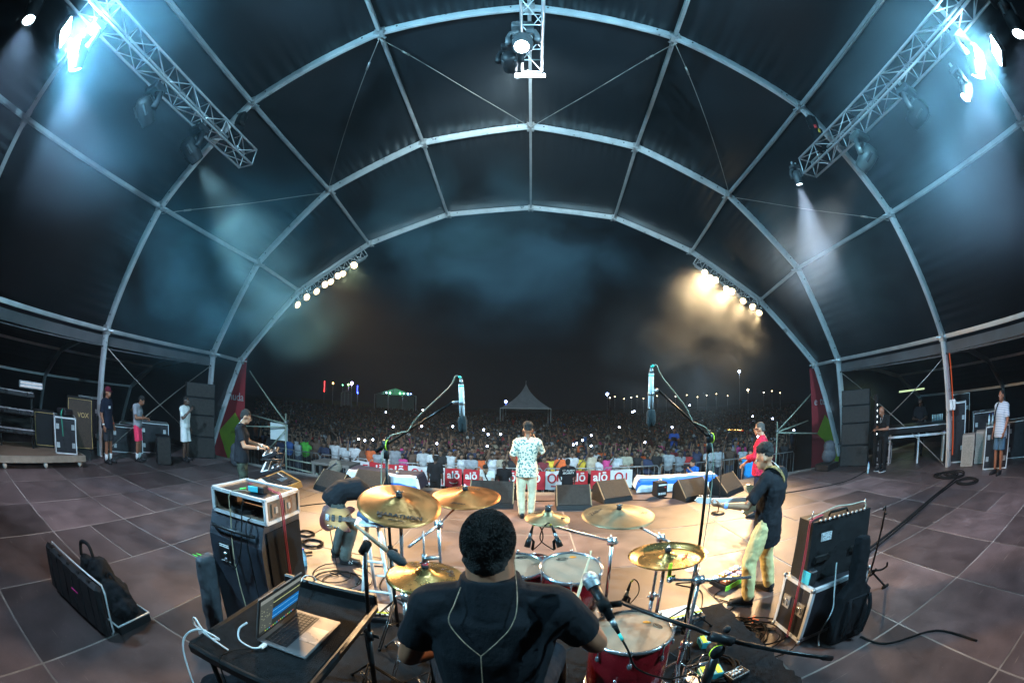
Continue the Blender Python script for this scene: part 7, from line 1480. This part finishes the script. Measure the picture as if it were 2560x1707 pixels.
t = thing('camera_tripod', 'video camera on a dark tripod before the cameraman in blue', 'tripod', (7.15, 19.1, -.92))
for k in range(3): mb = MB(); a = 2.1 * k; mb.cyl((7.15, 19.1, .2), (7.15 + .4 * math.cos(a), 19.1 + .4 * math.sin(a), -.92), .02); part(t, 'leg', mb, BLACKM, True, True)
mb = MB(); mb.box((7.15, 19.1, .33), (.16, .36, .18), bev=.02); part(t, 'camera', mb, BLACKP, world=True)
mb = MB(); mb.box((7.3, 19.5, GZ + .26), (1.6, 1.4, .52)); single('camera_platform', mb, BLACKM, 'dark platform under the right cameraman', 'platform')
c3, J, _ = person('camera operator in a bright blue vest at the right of the pit', (5.4, 12.5, GZ), 1.9, dict(elL=(-.28, .12, 1.2), wrL=(-.1, .28, 1.42), elR=(.28, .12, 1.2), wrR=(.1, .28, 1.42), hd=(0, .06, 1.58)), 2, cloth('vest_blue', (.02, .15, .55)), cloth('blue_jeans'), BLACKP, 'short', vox=.02, hands=False, head=(0, -.1))
mb = MB(); mb.box((5.12, 12.42, .05), (.16, .12, .12), rz=.4, bev=.02); mb.cyl((5.05, 12.40, .05), (4.93, 12.36, .05), .045, n=10); single('camera', mb, BLACKP, 'black camera held by the operator in the blue vest', 'camera')
c4, J, _ = person('bystander in a bright blue tee near the right scaffold', (6.9, 11.3, GZ + .3), 2.6, dict(), 1, cloth('sky_blue', (.02, .30, .75)), cloth('blue_jeans'), BLACKP, 'short', vox=.022, hands=False)
# ---- the audience: shared low meshes, one object each
SK_R = mat('crowd_skin', (.17, .092, .058), .55, 0., .2, 9, randv=.55); SH_R = mat('crowd_top', (.5, .5, .5), .85, 0., .2, 9, objcol=True); PT_R = mat('crowd_trousers', (.03, .035, .05), .85, 0., .3, 6, randv=.7)
poses = [dict(), dict(elL=(-.25, .10, 1.14), wrL=(-.05, .25, 1.12), elR=(.25, .10, 1.14), wrR=(.05, .25, 1.15)), dict(elR=(.26, .14, 1.40), wrR=(.18, .22, 1.72)), dict(elR=(.28, .08, 1.42), wrR=(.22, .14, 1.80), elL=(-.28, .08, 1.42), wrL=(-.22, .14, 1.80)), dict(elL=(-.24, .16, 1.10), wrL=(-.2, .38, 1.08), elR=(.24, .16, 1.10), wrR=(.2, .38, 1.08)), dict(elR=(.25, .14, 1.16), wrR=(.08, .24, 1.42), elL=(-.25, .12, 1.14), wrL=(0, .24, 1.12))]
tmpl = []
for i, (ps, hr_, slv) in enumerate([(p, h, s_) for p in poses for h, s_ in (('short', .75), ('long', .15))]):
    r, _, _ = person('x', (0, 0, 0), 0, ps, 1, SH_R, PT_R, None, hr_, s=1. if hr_ == 'short' else .95, fat=1. if hr_ == 'short' else .93, vox=.018, hands=False, sleeve=slv, fold=0)
    tmpl.append(r)
flush()
CM = []
for r in tmpl:
    bm = bmesh.new(); mats_ = []
    for ch in r.children:
        if ch.type != 'MESH': continue
        m_ = ch.data.materials[0]; m_ = SK_R if m_ in SKIN else m_
        if m_ not in mats_: mats_.append(m_)
        n0 = len(bm.faces); bm.from_mesh(ch.data); bm.faces.ensure_lookup_table()
        for f in bm.faces[n0:]: f.material_index = mats_.index(m_)
    me = bpy.data.meshes.new('spectator'); bm.to_mesh(me); bm.free()
    for m_ in mats_: me.materials.append(m_)
    me.shade_smooth(); CM.append(me)
    for ch in list(r.children): bpy.data.objects.remove(ch)
    bpy.data.objects.remove(r)
COLS = dict(white=(.50, .50, .52), grey=(.30, .31, .34), orange=(.65, .12, .03), pink=(.65, .06, .25), red=(.50, .03, .03), yellow=(.6, .42, .04), black=(.015, .015, .018), navy=(.03, .04, .09), maroon=(.16, .02, .03), beige=(.42, .36, .27), green=(.10, .5, .06), brown=(.12, .07, .05), blue=(.06, .15, .42))
cr_ = random.Random(3)
def spectator(x, y, colname, label, group, v=None, s=1.):
    o = bpy.data.objects.new('person', CM[cr_.randrange(12) if v is None else v]); C.objects.link(o)
    o.location = (x, y, GZ); o.scale = (s * cr_.uniform(.96, 1.06),) * 2 + (s * cr_.uniform(.93, 1.04),); o.rotation_euler = (0, 0, PI + cr_.uniform(-.5, .5) + math.atan2(x, y) * -.6)
    c = COLS[colname]; k = cr_.uniform(.75, 1.15); o.color = (c[0] * k, c[1] * k, c[2] * k, 1); tag(o, label, 'person', group); return o
FR = [(-11.2, 'black'), (-10.7, 'navy'), (-10.2, 'blue'), (-9.75, 'white'), (-9.3, 'green'), (-8.8, 'brown'), (-8.35, 'navy'), (-7.85, 'white'), (-7.36, 'white'), (-6.93, 'white'), (-6.58, 'brown'), (-6.2, 'orange'), (-5.88, 'grey'), (-5.5, 'white'), (-5.15, 'grey'), (-4.83, 'pink'), (-4.43, 'brown'), (-3.98, 'white'), (-3.6, 'white'), (-3.28, 'black'), (-2.9, 'white'), (-2.47, 'white'), (-2.09, 'grey'), (-1.7, 'orange'), (-1.3, 'white'), (-.89, 'beige'), (-.5, 'black'), (-.1, 'maroon'), (.3, 'navy'), (.63, 'maroon'), (.93, 'yellow'), (1.3, 'orange'), (1.72, 'white'), (2.08, 'yellow'), (2.44, 'beige'), (2.8, 'white'), (3.12, 'pink'), (3.45, 'white'), (3.82, 'beige'), (4.3, 'black'), (4.7, 'navy'), (5.05, 'black'), (5.6, 'white'), (6.1, 'grey'), (6.43, 'red'), (6.9, 'navy'), (7.4, 'white'), (7.9, 'white'), (8.5, 'brown'), (9.1, 'white'), (9.7, 'navy'), (10.3, 'grey'), (10.9, 'maroon'), (11.5, 'black')]
for i, (x, cn) in enumerate(FR):
    spectator(x, 15.55 + cr_.uniform(-.06, .12), cn, 'front row spectator in a %s top, %s from the left along the barrier' % (cn, ordn(i + 1)), 'spectators in the front row', s=.8 if cn == 'pink' and x < 0 else 1.)
n_ind = len(FR); row = 0
PAL = ['black'] * 12 + ['navy'] * 7 + ['brown'] * 8 + ['maroon'] * 3 + ['grey'] * 3 + ['white'] * 3 + ['red', 'orange', 'beige', 'beige', 'blue', 'pink']
while n_ind < 296:
    y = 16.15 + row * .62; half = y * .74; n = int(2 * half / .56); row += 1
    for k in range(n):
        if n_ind >= 296: break
        x = -half + (k + .5 * (row % 2)) * (2 * half / n) + cr_.uniform(-.12, .12); cn = cr_.choice(PAL)
        if math.hypot(x + 9.3, y - 18.5) < .9 or math.hypot(x - 7.3, y - 19.4) < 1.2: continue
        spectator(x, y + cr_.uniform(-.12, .12), cn, None, 'spectators packed behind the front row'); n_ind += 1
        o_ = C.objects[-1]; v_ = CM.index(o_.data); zone = ('far left', 'by the left cameraman', 'below the green marquee', 'left of the pagoda tent', 'just left of the singer', 'just right of the singer', 'right of the pagoda tent', 'near the right cameraman', 'towards the right scaffold', 'far right')[min(9, max(0, int((x / y + .74) / .148)))]
        o_['label'] = '%s spectator in a %s top %s, %s row, %s' % ('long-haired' if v_ % 2 else 'short-haired', cn, ('standing still', 'with folded arms', 'raising one arm', 'raising both arms', 'reaching forward', 'with hand up')[v_ // 2], ordn(row + 1), zone)
# the rest of the crowd reads as one mass
tb = MB(); tb.sph((0, 0, 1.62), (.085, .10, .125), 7, 5); nh = len(tb.v)
loft(tb, [((0, 0, .75), (1, 0, 0), .16, .12), ((0, 0, 1.05), (1, 0, 0), .17, .12), ((0, 0, 1.36), (1, 0, 0), .22, .12), ((0, 0, 1.47), (1, 0, 0), .10, .08)], 7); nt_ = len(tb.v)
loft(tb, [((0, 0, 0), (1, 0, 0), .15, .10), ((0, 0, .8), (1, 0, 0), .16, .11)], 6); nl = len(tb.v)
loft(tb, [((.24, 0, 1.38), (0, 1, 0), .05, .05), ((.28, .1, 1.45), (0, 1, 0), .05, .05), ((.22, .16, 1.85), (0, 1, 0), .035, .04)], 5); na = len(tb.v)
TV = np.array(tb.v); TF = tb.f; hair_mask = TV[:nh, 2] > 1.645
vs = []; fs = []; cols = []; off = 0
y = 16.15 + row * .62
while y < 82:
    dens = .62 if y < 30 else (.80 if y < 50 else 1.15); half = y * .78; n = int(2 * half / (dens * .95))
    for k in range(n):
        x = -half + (k + cr_.random()) * (2 * half / n); yy = y + cr_.uniform(-.3, .3)
        if abs(x) < 3.2 and 43 < yy < 49: continue
        if math.hypot(x + 9.3, y - 18.5) < .9 or math.hypot(x - 7.3, y - 19.4) < 1.2: continue
        up_ = cr_.random() < .18; nv = na if up_ else nl
        s_ = cr_.uniform(.92, 1.06); a = cr_.uniform(-.5, .5); ca, sa = math.cos(a), math.sin(a); P_ = TV[:nv] * s_
        P_ = np.stack([P_[:, 0] * ca - P_[:, 1] * sa + x, P_[:, 0] * sa + P_[:, 1] * ca + yy, P_[:, 2] + GZ], 1); vs.append(P_)
        fs += [tuple(i + off for i in f) for f in TF if max(f) < nv]; off += nv
        sk = np.array(cr_.choice([(.07, .038, .024), (.13, .07, .043), (.2, .11, .068)])); sh = np.array(COLS[cr_.choice(PAL)]) * cr_.uniform(.25, .75)
        cc = np.empty((nv, 3)); cc[:nh] = sk; cc[:nh][hair_mask] = (.012, .01, .009) if cr_.random() > .03 else (.3, .3, .3); cc[nh:nt_] = sh; cc[nt_:nl] = (.03, .03, .04)
        if up_: cc[nl:] = sk
        cols.append(cc)
    y += dens
VS = np.concatenate(vs); me = bpy.data.meshes.new('crowd'); me.from_pydata(VS.tolist(), [], fs)
at = me.attributes.new('tone', 'FLOAT_COLOR', 'POINT'); cc = np.concatenate(cols); at.data.foreach_set('color', np.concatenate([cc, np.ones((len(cc), 1))], 1).astype(np.float32).ravel())
m_ = mat('crowd_mass', (.1, .1, .1), .8, 0., .25, 6); nt = m_.node_tree; an = nt.nodes.new('ShaderNodeAttribute'); an.attribute_name = 'tone'; nt.links.new(an.outputs['Color'], [n for n in nt.nodes if n.type == 'MIX'][0].inputs[6]); me.materials.append(m_); me.shade_smooth()
o = obj('crowd', me); tag(o, 'dense dark crowd filling the field behind the first rows', 'crowd', kind='stuff')
# ---- phone torches
PHL = emis('phone_torch', (.62, .72, 1.0), 26)
for i, (x, y, z) in enumerate(sorted([(-17.16, 48.55, .42), (-17.74, 69.39, .42), (-8.05, 24.07, .42), (-6.74, 26.03, .42), (-4.94, 27.47, .42), (-2.62, 25.26, .42), (-2.03, 21.76, .42), (-1.39, 22.04, .42), (-6.73, 15.58, .42), (-6.31, 15.23, .42), (-6.18, 15.8, .42), (-3.54, 16.04, .42), (-1.52, 15.83, .42), (6.46, 28.33, .42), (3.4, 21.61, .42), (2.55, 18.79, .42), (2.1, 17.33, .42), (1.9, 16.83, .42), (2.55, 16.27, .42), (9.77, 26.49, .42), (5.02, 17.04, .42), (28.99, 69.14, 1.45), (19.07, 72.5, .46), (19.4, 72.42, .59), (21.93, 35.46, .42), (19.86, 28.78, .42), (10.31, 16.19, .42), (13.39, 17.3, .42)], key=lambda q: q[0] / q[1])):
    dd = math.hypot(x, y); r = .0022 * dd if dd < 40 else .0016 * dd; t = thing('phone', 'bluish white phone torch in the crowd, %s from the left' % ordn(i + 1), 'phone', (x, y, z), group='phone torches in the crowd')  # torch ball grows with distance, its glare put into the size
    mb = MB(); mb.box((0, .02, -.02), (.075, .01, .15)); part(t, 'case', mb, BLACKM); mb = MB(); mb.sph((0, 0, .02), r, 8, 6); part(t, 'torch', mb, PHL, True)
# ---- far tents, lamps and stalls
pol = lambda az, d, z: V((CAM.x + d * math.sin(math.radians(az)), d * math.cos(math.radians(az)), z))
elz = lambda el, d: CAM.z + d * math.tan(math.radians(el))
TENTW = mat('tent_fabric', (.7, .7, .74), .8, 0., .12, 1.5)
def pagoda(lab, c, wd, ez, pz, m_=TENTW):
    t = thing('pagoda_tent', lab, 'tent', (c.x, c.y, GZ)); h = wd / 2; n = 10
    def side(k):
        R_ = Matrix.Rotation(k * PI / 2, 4, 'Z')
        def fn(u, v): 
            q = (1 - v); w_ = h * (q ** 1.0 * .35 + .65 * q ** 2.2); zz = ez + (pz - ez) * v; p = R_ @ V((-w_ + 2 * w_ * u, -w_, 0)); return (p.x, p.y, zz - GZ)
        mb = MB(); mb.grid(fn, 4, n); part(t, 'roof_side', mb, m_, True)
    for k in range(4): side(k)
    for sx in (-1, 1):
        for sy in (-1, 1): mb = MB(); mb.cyl((sx * h, sy * h, 0), (sx * h, sy * h, ez - GZ), .05, n=6); part(t, 'post', mb, WHITE, True)
    for k in range(4): mb = MB(); R_ = Matrix.Rotation(k * PI / 2, 3, 'Z'); mb.beam(R_ @ V((-h, -h, ez - GZ)), R_ @ V((h, -h, ez - GZ)), .06, .09); part(t, 'eave_rail', mb, WHITE)
    mb = MB(); mb.cyl((0, 0, pz - GZ - .1), (0, 0, pz - GZ + .25), .03); part(t, 'finial', mb, WHITE)
pagoda('white pointed pagoda tent in the middle of the crowd', V((-.1, 46, 0)), 5.3, elz(-.72, 46), elz(2.75, 46))
def marquee(lab, az0, az1, d, el0, el1, m_):
    a, b = pol(az0, d, 0), pol(az1, d, 0); wd = (b - a).length; ez, pz = elz(el0, d), elz(el1, d); t = thing('marquee', lab, 'tent', ((a + b) / 2 + V((0, 0, GZ))), math.atan2(b.y - a.y, b.x - a.x)); W2 = wd / 2
    mb = MB(); mb.add([(-W2, -4, ez - GZ), (0, -4, pz - GZ), (W2, -4, ez - GZ), (-W2, 4, ez - GZ), (0, 4, pz - GZ), (W2, 4, ez - GZ)], [(0, 1, 4, 3), (1, 2, 5, 4)]); part(t, 'roof', mb, m_)
    mb = MB(); mb.add([(-W2, -4, ez - GZ), (0, -4, pz - GZ), (W2, -4, ez - GZ)], [(0, 1, 2)]); part(t, 'gable', mb, m_)
    for x in (-W2, -W2 / 3, W2 / 3, W2): mb = MB(); mb.cyl((x, -4, 0), (x, -4, ez - GZ), .08, n=6); part(t, 'post', mb, WHITE)
    mb = MB(); mb.box((0, 3.8, (ez - GZ) / 2), (wd, .1, ez - GZ)); part(t, 'back_wall', mb, m_)
    return t
marquee('pale green lit marquee far behind the left of the crowd', -20.9, -15.4, 84, .52, 1.4, mat('marquee_fabric', (.30, .42, .38), .8))
marquee('small stall with a pale roof far at the left', -25.7, -24.3, 90, .45, .9, mat('stall_fabric', (.5, .4, .42), .8))
def far_lamp(lab, az, el, d, col, s_, r=.0016, pole=True, group='lamps far behind the crowd'):
    z = elz(el, d); c = pol(az, d, z); t = thing('field_lamp', lab, 'lamp', (c.x, c.y, GZ), group=group)
    mb = MB(); mb.sph((0, 0, z - GZ), r * d, 8, 6); part(t, 'globe', mb, emis('far_%s_%s' % ('_'.join('%02d' % int(q * 10) for q in col), int(s_)), col, s_), True)
    if pole: mb = MB(); mb.cyl((0, 0, 0), (0, 0, z - GZ - r * d * .5), .05 * d / 60, n=6); part(t, 'pole', mb, STEEL, True)
ext = [('bluish white lamp on a tall pole right of the crowd', 29.94, 3.72, 62, (.6, .75, 1.), 26, .0028), ('warm white lamp on a pole beside the tall right lamp', 31.14, 1.21, 70, (1., .8, .5), 22, .0022), ('bright blue lamp left of the pagoda tent', -2.8, .15, 60, (.15, .25, 1.), 40, .0032), ('bright bluish lamp right of the pagoda tent', 11.25, 1.24, 80, (.35, .5, 1.), 34, .0030), ('violet white lamp high at the far left fair', -24.32, 1.82, 95, (.65, .5, 1.), 34, .0032),
       ('orange bulb at the far left fair', -26.96, 1.65, 95, (1., .5, .15), 14, .0018), ('small green bulb at the far left fair', -25.6, 1.5, 95, (.2, 1., .5), 9, .0013), ('green yellow bulb at the far left fair', -24.8, 1.61, 95, (.4, 1., .2), 12, .0020), ('deep blue bulb at the far left fair', -23.44, .55, 95, (.05, .1, 1.), 14, .0016)]
for e in ext: far_lamp(e[0], e[1], e[2], e[3], e[4], e[5], e[6])
for i, (az, cl) in enumerate(((-19.4, (.5, .6, 1.)), (-18.9, (.2, 1., .4)), (-17.5, (.25, 1., .4)), (-17.0, (.3, 1., .6)), (-16.4, (.3, .7, 1.)), (-16.0, (.2, .3, 1.)))): far_lamp('coloured bulb under the green marquee, %s from the left' % ordn(i + 1), az, .80, 79, cl, 14, .0019 if i in (1, 2, 4) else .0013, False, 'bulbs under the far marquee')
for i, az in enumerate((11.6, 12.3, 13.6, 14.6, 15.4, 16.3, 17.3, 18.2, 19.5, 20.8, 22.4, 23.9, 25.2, 26.6, 28.2, 33.4, 34.6, 35.8)): far_lamp('tiny street lamp on the horizon, %s from the left on the right side' % ordn(i + 1), az, .72 + .18 * math.sin(i * 2.1), 120, (1., .72, .38) if i % 3 else (1., .9, .75), 10, .0011, True, 'street lamps on the horizon')
for i, (az, cl) in enumerate(((-28.17, (1., .05, .05)), (-23.5, (.05, .08, 1.)))):
    c = pol(az, 96, 0); t = thing('light_string', ('red' if i == 0 else 'blue') + ' vertical string of lights at the far left fair', 'lights', (c.x, c.y, GZ)); z0, z1 = elz(.5 if i == 0 else .7, 96), elz(1.8 if i == 0 else 1.5, 96)
    for k in range(6): mb = MB(); mb.sph((0, 0, z0 - GZ + (z1 - z0) * k / 5), .12, 6, 5); part(t, 'bulb', mb, emis('string_%d' % i, cl, 7), True)
    mb = MB(); mb.cyl((0, 0, 0), (0, 0, z1 - GZ), .04); part(t, 'pole', mb, STEEL)
mb = MB(); mb.box(pol(-25, 100, GZ + 1.2), (26, .3, 2.4)); single('far_fence', mb, mat('far_fence', (.10, .11, .03), .8), 'faint yellowish fence line behind the far left of the crowd', 'fence')
flush()
